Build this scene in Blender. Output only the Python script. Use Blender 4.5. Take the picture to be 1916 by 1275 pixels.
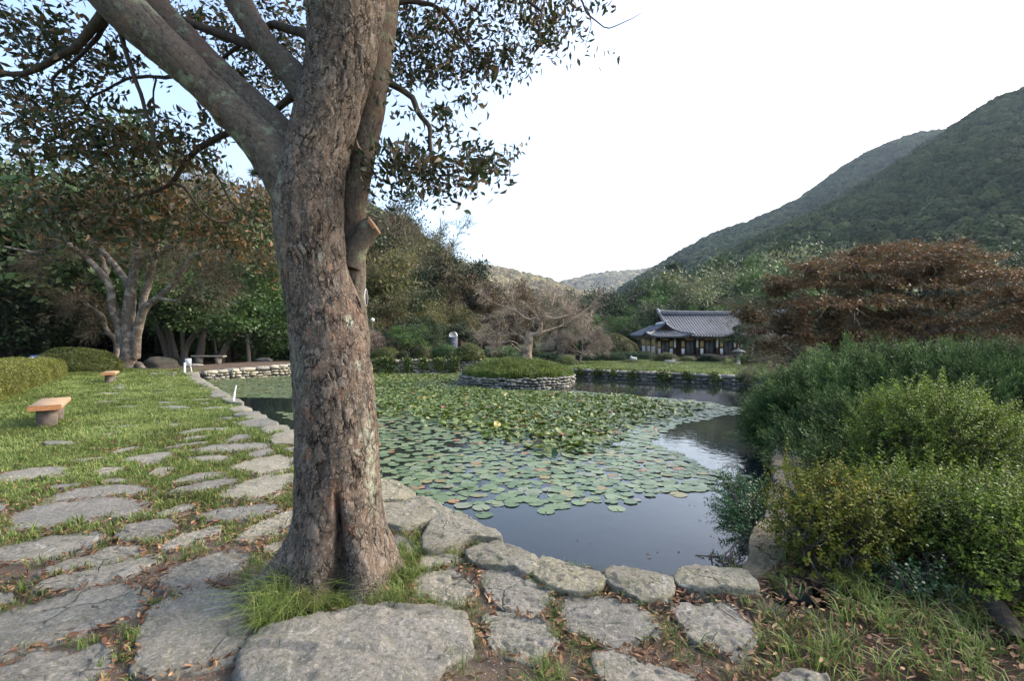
import bpy, math, random
import numpy as np
from mathutils import Vector
random.seed(7)
RG = np.random.default_rng(7)
for o in list(bpy.data.objects):
    bpy.data.objects.remove(o)
scene = bpy.context.scene
COL = scene.collection
rad = math.radians

# ---------------------------------------------------------------- camera, sky, sun, exposure
cam_d = bpy.data.cameras.new('camera')
cam_d.sensor_width = 36.0
cam_d.lens = 16.91            # focal length 900 px in the 1916 px wide photograph
cam_d.shift_y = 0.0013
cam_d.clip_start = 0.05
cam_d.clip_end = 9000
cam = bpy.data.objects.new('camera', cam_d)
cam.location = (0, 0, 1.5)
cam.rotation_euler = (rad(90), 0, 0)
COL.objects.link(cam)
scene.camera = cam

SUN_EL, SUN_AZ = 34.0, 74.0   # azimuth measured clockwise from +Y (the view direction)
world = bpy.data.worlds.new('World')
scene.world = world
world.use_nodes = True
wn = world.node_tree
wn.nodes.clear()
sky = wn.nodes.new('ShaderNodeTexSky')
sky.sky_type = 'NISHITA'
sky.sun_disc = False
sky.sun_elevation = rad(SUN_EL)
sky.sun_rotation = rad(SUN_AZ)
sky.altitude = 30
sky.air_density = 1.0
sky.dust_density = 4.0
sky.ozone_density = 0.7
bg = wn.nodes.new('ShaderNodeBackground')
bg.inputs['Strength'].default_value = 0.15
wo = wn.nodes.new('ShaderNodeOutputWorld')
wn.links.new(sky.outputs[0], bg.inputs['Color'])
wn.links.new(bg.outputs[0], wo.inputs['Surface'])

sd = bpy.data.lights.new('sun', 'SUN')
sd.energy = 0.85
sd.angle = rad(32)
sd.color = (1.0, 0.94, 0.86)
sun = bpy.data.objects.new('sun', sd)
el, az = rad(SUN_EL), rad(SUN_AZ)
to_sun = Vector((math.sin(az) * math.cos(el), math.cos(az) * math.cos(el), math.sin(el)))
sun.rotation_euler = to_sun.to_track_quat('Z', 'Y').to_euler()
COL.objects.link(sun)

scene.view_settings.view_transform = 'Standard'
scene.view_settings.look = 'None'
scene.view_settings.gamma = 1.0
scene.view_settings.use_curve_mapping = False
scene.view_settings.exposure = 1.85
scene.cycles.max_bounces = 6
scene.cycles.diffuse_bounces = 3
scene.cycles.glossy_bounces = 3
scene.cycles.transmission_bounces = 3
scene.cycles.transparent_max_bounces = 6
scene.cycles.caustics_reflective = False
scene.cycles.caustics_refractive = False

# ---------------------------------------------------------------- measuring helpers
F, CX, CY, EYE = 900.0, 958.0, 640.0, 1.5
WATER = -0.40
def W(px, py, d):
    """world point seen at photo pixel px,py at distance d"""
    return np.array([(px - CX) / F * d, d, EYE - (py - CY) / F * d])
def G(px, py, z=0.0):
    d = F * (EYE - z) / (py - CY)
    return np.array([(px - CX) / F * d, d, z])

# ---------------------------------------------------------------- noise
_T = np.random.default_rng(11).random(4096).astype(np.float32)
def vnoise(p):
    p = np.asarray(p, dtype=np.float64)
    i = np.floor(p).astype(np.int64)
    f = p - i
    f = f * f * (3 - 2 * f)
    def h(a, b, c):
        n = (i[:, 0] + a) * 73856093 ^ (i[:, 1] + b) * 19349663 ^ (i[:, 2] + c) * 83492791
        n = (n ^ (n >> 13)) * 1274126177
        return _T[(n ^ (n >> 16)) & 4095]
    x, y, z = f[:, 0], f[:, 1], f[:, 2]
    def L(a, b, t): return a + (b - a) * t
    return L(L(L(h(0,0,0), h(1,0,0), x), L(h(0,1,0), h(1,1,0), x), y),
             L(L(h(0,0,1), h(1,0,1), x), L(h(0,1,1), h(1,1,1), x), y), z)
def fbm(p, o=4, lac=2.1, g=0.5):
    p = np.asarray(p, dtype=np.float64); s = 0; a = 1.0; t = 0
    for k in range(o):
        s = s + a * (vnoise(p * lac ** k + 17.3 * k) - 0.5); t += a; a *= g
    return s / t * 2          # about -1..1
def n2(x, y, sc, o=3, seed=0):
    x = np.asarray(x, float).ravel(); y = np.asarray(y, float).ravel()
    return fbm(np.stack([x * sc, y * sc, np.full_like(x, seed * 3.7)], 1), o)
def sstep(a, b, x):
    t = np.clip((x - a) / (b - a), 0, 1); return t * t * (3 - 2 * t)
def inside(poly, x, y):
    x = np.asarray(x, float); y = np.asarray(y, float); c = np.zeros(x.shape, bool)
    n = len(poly)
    for k in range(n):
        x1, y1 = poly[k][:2]; x2, y2 = poly[(k + 1) % n][:2]
        if y1 == y2: continue
        m = ((y1 > y) != (y2 > y)) & (x < (x2 - x1) * (y - y1) / (y2 - y1) + x1)
        c ^= m
    return c
def edge_dist(poly, x, y, closed=True):
    x = np.asarray(x, float); y = np.asarray(y, float); d = np.full(x.shape, 1e9)
    n = len(poly)
    for k in range(n if closed else n - 1):
        ax, ay = poly[k][:2]; bx, by = poly[(k + 1) % n][:2]
        ux, uy = bx - ax, by - ay; L2 = ux * ux + uy * uy + 1e-12
        t = np.clip(((x - ax) * ux + (y - ay) * uy) / L2, 0, 1)
        d = np.minimum(d, np.hypot(x - ax - t * ux, y - ay - t * uy))
    return d

# ---------------------------------------------------------------- mesh helpers
def tag(o, label=None, cat=None, group=None, kind=None):
    if label: o['label'] = label
    if cat: o['category'] = cat
    if group: o['group'] = group
    if kind: o['kind'] = kind
    return o
def mesh_data(name, V, Fs, mats=(), smooth=False, attrs=None, midx=None):
    V = np.asarray(V, dtype=np.float32).reshape(-1, 3)
    if not isinstance(Fs, (list, tuple)): Fs = [Fs]
    Fs = [np.asarray(f, dtype=np.int32) for f in Fs if len(f)]
    me = bpy.data.meshes.new(name)
    me.vertices.add(len(V)); me.vertices.foreach_set('co', V.ravel())
    if Fs:
        li = np.concatenate([f.ravel() for f in Fs])
        tot = np.concatenate([np.full(len(f), f.shape[1], np.int32) for f in Fs])
        st = np.concatenate([[0], np.cumsum(tot)[:-1]]).astype(np.int32)
        me.loops.add(len(li)); me.loops.foreach_set('vertex_index', li)
        me.polygons.add(len(tot)); me.polygons.foreach_set('loop_start', st)
        try: me.polygons.foreach_set('loop_total', tot)
        except Exception: pass
        if smooth: me.polygons.foreach_set('use_smooth', np.ones(len(tot), bool))
        if midx is not None: me.polygons.foreach_set('material_index', np.asarray(midx, np.int32))
    for k, a in (attrs or {}).items():
        a = np.asarray(a)
        if a.ndim == 2:
            at = me.attributes.new(k, 'FLOAT_VECTOR', 'POINT'); at.data.foreach_set('vector', a.astype(np.float32).ravel())
        elif a.dtype == bool:
            at = me.attributes.new(k, 'BOOLEAN', 'POINT'); at.data.foreach_set('value', a)
        elif a.dtype.kind == 'i':
            at = me.attributes.new(k, 'INT', 'POINT'); at.data.foreach_set('value', a.astype(np.int32))
        else:
            at = me.attributes.new(k, 'FLOAT', 'POINT'); at.data.foreach_set('value', a.astype(np.float32))
    for m in mats: me.materials.append(m)
    me.update(calc_edges=True)
    return me
def obj(name, me, parent=None, loc=None, rz=None, scale=None):
    o = bpy.data.objects.new(name, me)
    COL.objects.link(o)
    if parent is not None: o.parent = parent
    if loc is not None: o.location = [float(v) for v in loc]
    if rz is not None: o.rotation_euler = (0, 0, rz) if np.isscalar(rz) else rz
    if scale is not None: o.scale = (scale,) * 3 if np.isscalar(scale) else scale
    return o
def mk(name, V, Fs, mat, parent=None, smooth=False, attrs=None, loc=None, midx=None):
    mats = mat if isinstance(mat, (list, tuple)) else [mat]
    return obj(name, mesh_data(name, V, Fs, mats, smooth, attrs, midx), parent, loc)
def empty(name, loc=(0, 0, 0), rz=0.0):
    o = bpy.data.objects.new(name, None); COL.objects.link(o)
    o.location = [float(v) for v in loc]; o.rotation_euler = (0, 0, rz); o.empty_display_size = 0.1
    return o
def copy_tree(o, parent=None):
    c = o.copy(); COL.objects.link(c); c.parent = parent
    for ch in list(o.children): copy_tree(ch, c)
    return c
class MB:
    """collects pieces of one mesh"""
    def __init__(s): s.V = []; s.Q = []; s.T = []; s.n = 0; s.A = []
    def add(s, V, Q=None, T=None, a=None):
        V = np.asarray(V, float).reshape(-1, 3)
        if Q is not None and len(Q): s.Q.append(np.asarray(Q, int) + s.n)
        if T is not None and len(T): s.T.append(np.asarray(T, int) + s.n)
        s.V.append(V); s.n += len(V)
        s.A.append(np.full(len(V), 0.5) if a is None else np.broadcast_to(np.asarray(a, float), (len(V),)))
        return s
    def box(s, c, h, rz=0.0, a=None, top=1.0, rx=0.0):
        x, y, z = h
        V = np.array([[sx * x * (top if sz > 0 else 1), sy * y * (top if sz > 0 else 1), sz * z] for sz in (-1, 1) for sy in (-1, 1) for sx in (-1, 1)])
        if rx:
            c2, s2 = math.cos(rx), math.sin(rx); V = V @ np.array([[1, 0, 0], [0, c2, s2], [0, -s2, c2]])
        ca, sa = math.cos(rz), math.sin(rz)
        V = V @ np.array([[ca, sa, 0], [-sa, ca, 0], [0, 0, 1]]) + np.asarray(c, float)
        return s.add(V, [[0,2,3,1],[4,5,7,6],[0,1,5,4],[2,6,7,3],[0,4,6,2],[1,3,7,5]], a=a)
    def tube(s, P, R, k=6, a=None, cap=True):
        V, Q = tube(P, R, k)
        s.add(V, Q, a=a)
        return s
    def data(s, name, mats, smooth=False):
        V = np.concatenate(s.V); Fs = []
        if s.Q: Fs.append(np.concatenate(s.Q))
        if s.T: Fs.append(np.concatenate(s.T))
        return mesh_data(name, V, Fs, mats if isinstance(mats, (list, tuple)) else [mats], smooth, {'v': np.concatenate(s.A)})
    def build(s, name, mat, parent=None, smooth=False, loc=None, rz=None):
        return obj(name, s.data(name, mat, smooth), parent, loc, rz)
def frames(P):
    P = np.asarray(P, float)
    T = np.gradient(P, axis=0); T /= np.linalg.norm(T, axis=1)[:, None] + 1e-12
    U = np.zeros_like(P); a = np.array([1.0, 0, 0]) if abs(T[0][0]) < 0.9 else np.array([0, 1.0, 0])
    u = a - T[0] * a.dot(T[0]); u /= np.linalg.norm(u)
    for i in range(len(P)):
        u = u - T[i] * u.dot(T[i]); u /= np.linalg.norm(u) + 1e-12; U[i] = u
    return T, U, np.cross(T, U)
def tube(P, R, k=6, close=True):
    P = np.asarray(P, float); R = np.broadcast_to(np.asarray(R, float), (len(P),))
    T, U, B = frames(P)
    th = np.arange(k) * 2 * math.pi / k
    V = P[:, None, :] + R[:, None, None] * (np.cos(th)[None, :, None] * U[:, None, :] + np.sin(th)[None, :, None] * B[:, None, :])
    n = len(P); i = np.arange(n - 1)[:, None] * k; j = np.arange(k)[None, :]; j2 = (j + 1) % k
    Q = np.stack([i + j, i + j2, i + k + j2, i + k + j], -1).reshape(-1, 4)
    V = V.reshape(-1, 3)
    if close:
        V = np.concatenate([V, P[-1:] + T[-1:] * R[-1] * 0.5, P[:1]])
        e = (n - 1) * k; a = np.arange(k)
        Q = np.concatenate([Q, np.stack([e + a, e + (a + 1) % k, np.full(k, n * k), np.full(k, n * k)], 1)[:, [0, 1, 2, 3]]]) if False else Q
    return V[:n * k] if close else V, Q
def spline(P, step=None, n=None):
    """Catmull-Rom through the rows of P (any number of columns), about STEP apart in xyz"""
    P = np.asarray(P, float)
    Q = np.concatenate([2 * P[:1] - P[1:2], P, 2 * P[-1:] - P[-2:-1]])
    out = []
    for i in range(1, len(Q) - 2):
        L = np.linalg.norm(Q[i + 1, :3] - Q[i, :3]); m = n or max(1, int(round(L / step)))
        t = (np.arange(m) / m)[:, None]
        p0, p1, p2, p3 = Q[i - 1], Q[i], Q[i + 1], Q[i + 2]
        out.append(0.5 * ((2 * p1) + (-p0 + p2) * t + (2 * p0 - 5 * p1 + 4 * p2 - p3) * t * t + (-p0 + 3 * p1 - 3 * p2 + p3) * t ** 3))
    out.append(P[-1:])
    return np.concatenate(out)
def unit(v): return v / (np.linalg.norm(v, axis=-1, keepdims=True) + 1e-12)
def rdir(n, rg): return unit(rg.normal(size=(n, 3)))

def cards(P, D, N, L, Wd, fold=0.0, v=0.5):
    """leaf blades: base P, direction D, face normal N, length L, width Wd; one quad each"""
    n = len(P); D = unit(D); N = unit(N - D * np.sum(N * D, 1, keepdims=True)); S = np.cross(D, N)
    L = np.broadcast_to(L, (n,))[:, None]; Wd = np.broadcast_to(Wd, (n,))[:, None]
    m = P + D * L * 0.45
    V = np.stack([P, m + S * Wd * 0.5 + N * Wd * fold, P + D * L, m - S * Wd * 0.5 + N * Wd * fold], 1).reshape(-1, 3)
    Q = np.arange(4 * n).reshape(-1, 4)
    return V, Q, np.repeat(np.broadcast_to(v, (n,)), 4)

# euler angles (XYZ) that bring local z to D and roll at random about it
def eulers(D, roll=None, ref=None):
    D = unit(np.asarray(D, float)); n = len(D)
    a = np.tile(np.array([0.0, 0, 1.0]) if ref is None else ref, (n, 1)); bad = np.abs(np.sum(a * D, 1)) > 0.97
    a[bad] = np.array([1.0, 0, 0])
    Xa = unit(np.cross(a, D)); Ya = np.cross(D, Xa)
    if roll is not None:
        c, s = np.cos(roll)[:, None], np.sin(roll)[:, None]
        Xa, Ya = Xa * c + Ya * s, Ya * c - Xa * s
    m = np.stack([Xa, Ya, D], 2)       # columns
    ry = np.arcsin(np.clip(-m[:, 2, 0], -1, 1)); rx = np.arctan2(m[:, 2, 1], m[:, 2, 2]); rz = np.arctan2(m[:, 1, 0], m[:, 0, 0])
    return np.stack([rx, ry, rz], 1)

# scatter: one object, geometry nodes, prototypes held in the same mesh (only for things nobody could count)
_gn = None
def gn_tree():
    global _gn
    if _gn: return _gn
    t = bpy.data.node_groups.new('scatter', 'GeometryNodeTree')
    t.interface.new_socket('Geometry', in_out='INPUT', socket_type='NodeSocketGeometry')
    t.interface.new_socket('Geometry', in_out='OUTPUT', socket_type='NodeSocketGeometry')
    N = t.nodes; L = t.links
    gi = N.new('NodeGroupInput'); go = N.new('NodeGroupOutput')
    def named(nm, ty):
        n = N.new('GeometryNodeInputNamedAttribute'); n.data_type = ty; n.inputs['Name'].default_value = nm
        return next(s for s in n.outputs if s.enabled and s.name == 'Attribute')
    sp = N.new('GeometryNodeSeparateGeometry'); sp.domain = 'POINT'
    L.new(gi.outputs[0], sp.inputs[0]); L.new(named('ispt', 'BOOLEAN'), sp.inputs['Selection'])
    st = N.new('GeometryNodeSplitToInstances'); st.domain = 'POINT'
    L.new(sp.outputs['Inverted'], st.inputs[0]); L.new(named('pid', 'INT'), st.inputs['Group ID'])
    ip = N.new('GeometryNodeInstanceOnPoints')
    L.new(sp.outputs['Selection'], ip.inputs['Points']); L.new(st.outputs['Instances'], ip.inputs['Instance'])
    ip.inputs['Pick Instance'].default_value = True
    L.new(named('pid', 'INT'), ip.inputs['Instance Index'])
    L.new(named('rot', 'FLOAT_VECTOR'), ip.inputs['Rotation']); L.new(named('scl', 'FLOAT_VECTOR'), ip.inputs['Scale'])
    L.new(ip.outputs[0], go.inputs[0])
    _gn = t
    return t
def scatter(name, protos, mat, P, R, S, idx=None, tint=None, parent=None, smooth=False, rg=RG):
    """protos: list of (V, list of face arrays, v)"""
    n = len(P); k = len(protos)
    idx = rg.integers(0, k, n) if idx is None else idx
    S = np.asarray(S, float)
    if S.ndim == 0: S = np.full(n, float(S))
    if S.ndim == 1: S = np.repeat(S[:, None], 3, 1)
    tint = rg.random(n) if tint is None else tint
    Vs, Fs, vv, pid, off = [], [], [], [], 0
    for i, (V, fl, v) in enumerate(protos):
        Vs.append(V); vv.append(np.broadcast_to(v, (len(V),))); pid.append(np.full(len(V), i))
        for f in fl: Fs.append(np.asarray(f) + off)
        off += len(V)
    z = off
    A = {'v': np.concatenate(vv + [np.zeros(n)]),
         'pid': np.concatenate(pid + [idx]).astype(np.int32),
         'ispt': np.concatenate([np.zeros(z, bool), np.ones(n, bool)]),
         'rot': np.concatenate([np.zeros((z, 3)), R]), 'scl': np.concatenate([np.ones((z, 3)), S]),
         'tint': np.concatenate([np.zeros(z), tint])}
    o = mk(name, np.concatenate(Vs + [P]), Fs, mat, parent, smooth, A)
    m = o.modifiers.new('scatter', 'NODES'); m.node_group = gn_tree()
    return o
def realize(protos, P, R, S, idx, rg):
    """same as scatter but into plain arrays (for meshes that several trees share)"""
    mb = MB()
    for i in range(len(P)):
        V, fl, v = protos[idx[i]]
        cx, sx, cy, sy, cz, sz = math.cos(R[i][0]), math.sin(R[i][0]), math.cos(R[i][1]), math.sin(R[i][1]), math.cos(R[i][2]), math.sin(R[i][2])
        M = np.array([[cy*cz, sx*sy*cz - cx*sz, cx*sy*cz + sx*sz], [cy*sz, sx*sy*sz + cx*cz, cx*sy*sz - sx*cz], [-sy, sx*cy, cx*cy]])
        X = (V * S[i]) @ M.T + P[i]
        mb.add(X, fl[0], a=v)
    return mb

# ---------------------------------------------------------------- materials
class NT:
    def __init__(s, name):
        s.m = bpy.data.materials.new(name); s.m.use_nodes = True; s.t = s.m.node_tree; s.t.nodes.clear()
        s.out = s.t.nodes.new('ShaderNodeOutputMaterial')
    def n(s, ty, ins=None, **kw):
        n = s.t.nodes.new(ty)
        for k, v in kw.items(): setattr(n, k, v)
        for k, v in (ins or {}).items():
            i = n.inputs[k]
            if isinstance(v, bpy.types.NodeSocket): s.t.links.new(v, i)
            else: i.default_value = v
        return n
    def noise(s, sc, det=4, rough=0.55, vec=None, dist=0.0):
        n = s.n('ShaderNodeTexNoise', {'Scale': sc, 'Detail': det, 'Roughness': rough, 'Distortion': dist})
        if vec is not None: s.t.links.new(vec, n.inputs['Vector'])
        return n.outputs['Fac']
    def ramp(s, fac, stops):
        n = s.n('ShaderNodeValToRGB', {'Fac': fac}); e = n.color_ramp.elements
        while len(e) < len(stops): e.new(0.5)
        for i, (p, c) in enumerate(stops):
            e[i].position = p; e[i].color = (*c, 1) if len(c) == 3 else c
        return n.outputs['Color']
    def mix(s, f, a, b, ty='MIX'):
        n = s.n('ShaderNodeMix', data_type='RGBA', blend_type=ty)
        for k, v in ((0, f), (6, a), (7, b)):
            if isinstance(v, bpy.types.NodeSocket): s.t.links.new(v, n.inputs[k])
            else: n.inputs[k].default_value = (*v, 1) if isinstance(v, tuple) and len(v) == 3 else v
        return n.outputs[2]
    def math(s, op, a, b=0.0, c=False):
        n = s.n('ShaderNodeMath', operation=op, use_clamp=c)
        for k, v in ((0, a), (1, b)):
            if isinstance(v, bpy.types.NodeSocket): s.t.links.new(v, n.inputs[k])
            else: n.inputs[k].default_value = v
        return n.outputs[0]
    def attr(s, name, ty='GEOMETRY'):
        return s.n('ShaderNodeAttribute', attribute_name=name, attribute_type=ty).outputs['Fac']
    def pos(s, scale=(1, 1, 1), space='Object'):
        tc = s.n('ShaderNodeTexCoord').outputs[space] if space != 'World' else s.n('ShaderNodeNewGeometry').outputs['Position']
        return s.n('ShaderNodeMapping', {'Vector': tc, 'Scale': scale}).outputs[0]
    def bump(s, h, st=0.3, d=0.01):
        return s.n('ShaderNodeBump', {'Height': h, 'Strength': st, 'Distance': d}).outputs[0]
    def pbr(s, col, rough=0.8, normal=None, spec=0.3, trans=None, tcol=None):
        p = s.n('ShaderNodeBsdfPrincipled', {'Base Color': col if isinstance(col, bpy.types.NodeSocket) else (*col, 1), 'Roughness': rough, 'Specular IOR Level': spec})
        if normal is not None: s.t.links.new(normal, p.inputs['Normal'])
        sh = p.outputs[0]
        if trans:
            tr = s.n('ShaderNodeBsdfTranslucent', {'Color': tcol if tcol is not None else (col if isinstance(col, bpy.types.NodeSocket) else (*col, 1))})
            sh = s.n('ShaderNodeMixShader', {0: trans, 1: sh, 2: tr.outputs[0]}).outputs[0]
        s.t.links.new(sh, s.out.inputs['Surface'])
        return s.m
def m_plain(name, col, rough=0.7, var=0.25, sc=8.0, bump=0.2, spec=0.3, dist=0.004):
    t = NT(name); v = t.pos()
    f = t.noise(sc, 6, 0.65, v)
    c = t.ramp(f, [(0.3, tuple(x * (1 - var) for x in col)), (0.7, tuple(min(1, x * (1 + var)) for x in col))])
    return t.pbr(c, rough, t.bump(t.noise(sc * 6, 5, 0.7, v), bump, dist), spec)
def m_leaf(name, stops, rough=0.5, trans=0.3, spec=0.35, rnd=True, wpatch=0.0, pal=None):
    """stops: colours over the leaf's own variation; every copy also shifts a little"""
    t = NT(name)
    v = t.attr('v')
    r = t.attr('tint', 'INSTANCER') if rnd == 'inst' else t.n('ShaderNodeObjectInfo').outputs['Random']
    f = t.math('ADD', t.math('MULTIPLY', v, 0.65), t.math('MULTIPLY', r, 0.35))
    if wpatch:
        w = t.noise(wpatch, 2, 0.5, t.pos(space='World'))
        f = t.math('ADD', t.math('MULTIPLY', f, 0.6), t.math('MULTIPLY', t.math('SUBTRACT', w, 0.3), 1.0), True)
    c = t.ramp(f, stops)
    hs = t.n('ShaderNodeHueSaturation', {'Hue': t.math('ADD', 0.485, t.math('MULTIPLY', r, 0.03)), 'Value': t.math('ADD', 0.75, t.math('MULTIPLY', r, 0.5)), 'Color': c})
    return t.pbr(hs.outputs[0], rough, None, spec, trans, hs.outputs[0])
def build_mats():
    M = {}
    # granite flagstones: grey with greenish algae, pale grains, dark flecks
    def stone(name, base, green, sc=1.0, gr=0.5, vr=0.2):
        t = NT(name); g = t.pos(space='World'); r = t.n('ShaderNodeObjectInfo').outputs['Random']
        a = t.noise(2.6 * sc, 6, 0.6, g); b = t.noise(46 * sc, 4, 0.75, g); c3 = t.noise(11 * sc, 5, 0.7, g)
        c = t.ramp(a, [(0.28, tuple(x * 0.70 for x in base)), (0.5, base), (0.75, tuple(x * 1.28 for x in base))])
        c = t.mix(t.ramp(c3, [(0.42, (0, 0, 0)), (0.60, (gr, gr, gr))]), c, green)
        c = t.mix(t.ramp(t.noise(19 * sc, 6, 0.85, g, 1.2), [(0.30, (0.75,) * 3), (0.42, (0,) * 3)]), c, tuple(x * 0.35 for x in base))
        c = t.mix(t.ramp(b, [(0.34, (0.95,) * 3), (0.47, (0,) * 3)]), c, tuple(x * 0.42 for x in base))
        c = t.mix(t.ramp(b, [(0.55, (0,) * 3), (0.66, (0.85,) * 3)]), c, tuple(min(0.75, x * 1.7) for x in base))
        wq = t.n('ShaderNodeMix', {0: 0.16, 4: g, 5: t.n('ShaderNodeTexNoise', {'Vector': g, 'Scale': 5, 'Detail': 4}).outputs['Color']}, data_type='VECTOR').outputs[1]
        ck = t.n('ShaderNodeTexVoronoi', {'Vector': wq, 'Scale': 3.1 * sc}, feature='DISTANCE_TO_EDGE').outputs['Distance']
        ck = t.math('MULTIPLY', t.ramp(ck, [(0.0, (1,) * 3), (0.022, (0,) * 3)]), t.ramp(t.noise(2.3 * sc, 3, 0.6, g), [(.50, (0,) * 3), (.60, (.85,) * 3)]))
        c = t.mix(ck, c, tuple(x * 0.22 for x in base))
        li = t.noise(5.5 * sc, 3, 0.85, g, 0.6)
        c = t.mix(t.ramp(li, [(0.63, (0,) * 3), (0.68, (0.45,) * 3)]), c, (0.46, 0.47, 0.42))
        hs = t.n('ShaderNodeHueSaturation', {'Value': t.math('ADD', 1.0 - vr, t.math('MULTIPLY', r, 2 * vr)), 'Saturation': t.math('ADD', 0.6, t.math('MULTIPLY', r, 0.7)), 'Color': c})
        h = t.math('ADD', t.math('MULTIPLY', ck, -0.6), t.math('ADD', t.math('MULTIPLY', t.noise(70 * sc, 6, 0.8, g), 0.35), t.noise(14 * sc, 8, 0.72, g, 0.4)))
        return t.pbr(hs.outputs[0], 0.85, t.bump(h, 1.0, 0.030 / sc), 0.25)
    M['flag'] = stone('flagstone_granite', (0.225, 0.210, 0.178), (0.125, 0.135, 0.09))
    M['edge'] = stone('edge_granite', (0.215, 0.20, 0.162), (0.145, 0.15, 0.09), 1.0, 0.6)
    M['shade'] = stone('shade_painted_granite', (0.135, 0.115, 0.088), (0.08, 0.085, 0.05), 1.0, 0.6)  # darker copy of the edge granite: shade painted into the colour
    M['wall'] = stone('wall_stone', (0.26, 0.25, 0.225), (0.12, 0.13, 0.085), 0.6, 0.6, 0.4)
    M['wallw'] = stone('pale_wall_stone', (0.36, 0.33, 0.27), (0.19, 0.19, 0.12), 0.6, 0.4, 0.35)
    # soil with grit, turning to green with distance from the path
    t = NT('garden_soil'); g = t.pos(space='World')
    a = t.noise(1.3, 6, 0.6, g); b = t.noise(60, 4, 0.8, g)
    c = t.ramp(a, [(0.3, (0.075, 0.055, 0.040)), (0.7, (0.13, 0.10, 0.078))])
    c = t.mix(t.ramp(b, [(0.60, (0,) * 3), (0.66, (0.8,) * 3)]), c, (0.30, 0.26, 0.21))
    gr = t.attr('green')
    cg = t.ramp(t.noise(6, 6, 0.7, g), [(0.3, (0.035, 0.055, 0.015)), (0.55, (0.075, 0.12, 0.028)), (0.75, (0.13, 0.17, 0.045))])
    c = t.mix(gr, c, cg)
    c = t.mix(t.attr('leafy'), c, t.ramp(t.noise(9, 6, 0.8, g), [(0.35, (0.02, 0.014, 0.010)), (0.6, (0.05, 0.036, 0.024)), (0.8, (0.11, 0.08, 0.05))]))
    M['ground'] = t.pbr(c, 0.95, t.bump(t.noise(40, 8, 0.8, g), 0.8, 0.02), 0.15)
    # path soil
    t = NT('path_grit'); g = t.pos(space='World')
    a = t.noise(2.0, 5, 0.6, g); b = t.noise(95, 3, 0.7, g)
    c = t.ramp(a, [(0.3, (0.085, 0.064, 0.048)), (0.7, (0.155, 0.122, 0.094))])
    c = t.mix(t.ramp(b, [(0.61, (0,) * 3), (0.66, (0.9,) * 3)]), c, (0.42, 0.37, 0.30))
    c = t.mix(t.ramp(b, [(0.30, (0.8,) * 3), (0.38, (0,) * 3)]), c, (0.035, 0.026, 0.02))
    M['grit'] = t.pbr(c, 0.95, t.bump(t.noise(70, 6, 0.8, g), 0.9, 0.012), 0.15)
    # water
    t = NT('pond_water'); g = t.pos((1, 1.0, 1), 'World')
    h = t.math('ADD', t.noise(5.0, 3, 0.5, g, 0.3), t.math('MULTIPLY', t.noise(0.9, 2, 0.5, g), 1.2))
    p = t.n('ShaderNodeBsdfPrincipled', {'Base Color': (0.013, 0.017, 0.018, 1), 'Roughness': 0.035, 'IOR': 1.33, 'Specular IOR Level': 0.5})
    t.t.links.new(t.bump(h, 0.10, 0.02), p.inputs['Normal'])
    t.t.links.new(p.outputs[0], t.out.inputs['Surface']); M['water'] = t.m
    # bark of the big tree
    t = NT('flaking_bark'); g = t.pos(space='World'); gs = t.n('ShaderNodeMapping', {'Vector': t.n('ShaderNodeNewGeometry').outputs['Position'], 'Scale': (1, 1, 0.45)}).outputs[0]
    a = t.noise(3.2, 5, 0.65, g); f = t.noise(38, 6, 0.8, gs)
    c = t.ramp(f, [(0.30, (0.035, 0.026, 0.020)), (0.44, (0.085, 0.066, 0.051)), (0.58, (0.135, 0.108, 0.086)), (0.74, (0.27, 0.225, 0.18))])
    pl = t.attr('plate')
    c = t.mix(t.ramp(pl, [(0.0, (0.45,) * 3), (0.35, (0.0,) * 3)]), c, (0.075, 0.065, 0.055))
    c = t.mix(t.ramp(pl, [(0.66, (0,) * 3), (0.95, (0.55,) * 3)]), c, (0.22, 0.185, 0.155))
    c = t.mix(t.math('MULTIPLY', t.attr('fresh'), 0.38), c, t.ramp(f, [(0.3, (0.13, 0.055, 0.03)), (0.7, (0.36, 0.18, 0.11))]))
    c = t.mix(t.ramp(t.noise(1.8, 3, 0.6, g), [(0.52, (0,) * 3), (0.70, (0.40,) * 3)]), c, t.ramp(f, [(0.32, (0.075, 0.040, 0.028)), (0.68, (0.22, 0.125, 0.088))]))
    wv = t.n('ShaderNodeMix', {0: 0.055, 4: gs, 5: t.n('ShaderNodeTexNoise', {'Vector': gs, 'Scale': 14, 'Detail': 4, 'Roughness': .7}).outputs['Color']}, data_type='VECTOR').outputs[1]
    ve = t.n('ShaderNodeTexVoronoi', {'Vector': wv, 'Scale': 27}, feature='DISTANCE_TO_EDGE').outputs['Distance']
    vc = t.n('ShaderNodeTexVoronoi', {'Vector': wv, 'Scale': 27}).outputs['Color']
    vb = t.n('ShaderNodeSeparateColor', {0: vc}).outputs[0]
    c = t.n('ShaderNodeHueSaturation', {'Color': c, 'Value': t.math('ADD', .68, t.math('MULTIPLY', vb, .58)), 'Saturation': t.math('ADD', .8, t.math('MULTIPLY', vb, .4))}).outputs[0]
    cm = t.math('MULTIPLY', t.ramp(ve, [(0.0, (1,) * 3), (0.07, (0,) * 3)]), t.ramp(t.noise(9, 4, .7, g), [(.47, (0,) * 3), (.58, (.95,) * 3)]))
    sp = t.noise(75, 3, 0.7, g)
    c = t.mix(t.ramp(sp, [(0.56, (0,) * 3), (0.64, (0.7,) * 3)]), c, (0.27, 0.26, 0.225))
    c = t.mix(t.math('MULTIPLY', t.attr('lichen'), t.ramp(t.noise(22, 5, 0.8, g), [(0.42, (0.0,) * 3), (0.56, (.8,) * 3)])), c, (0.33, 0.36, 0.28))
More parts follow.
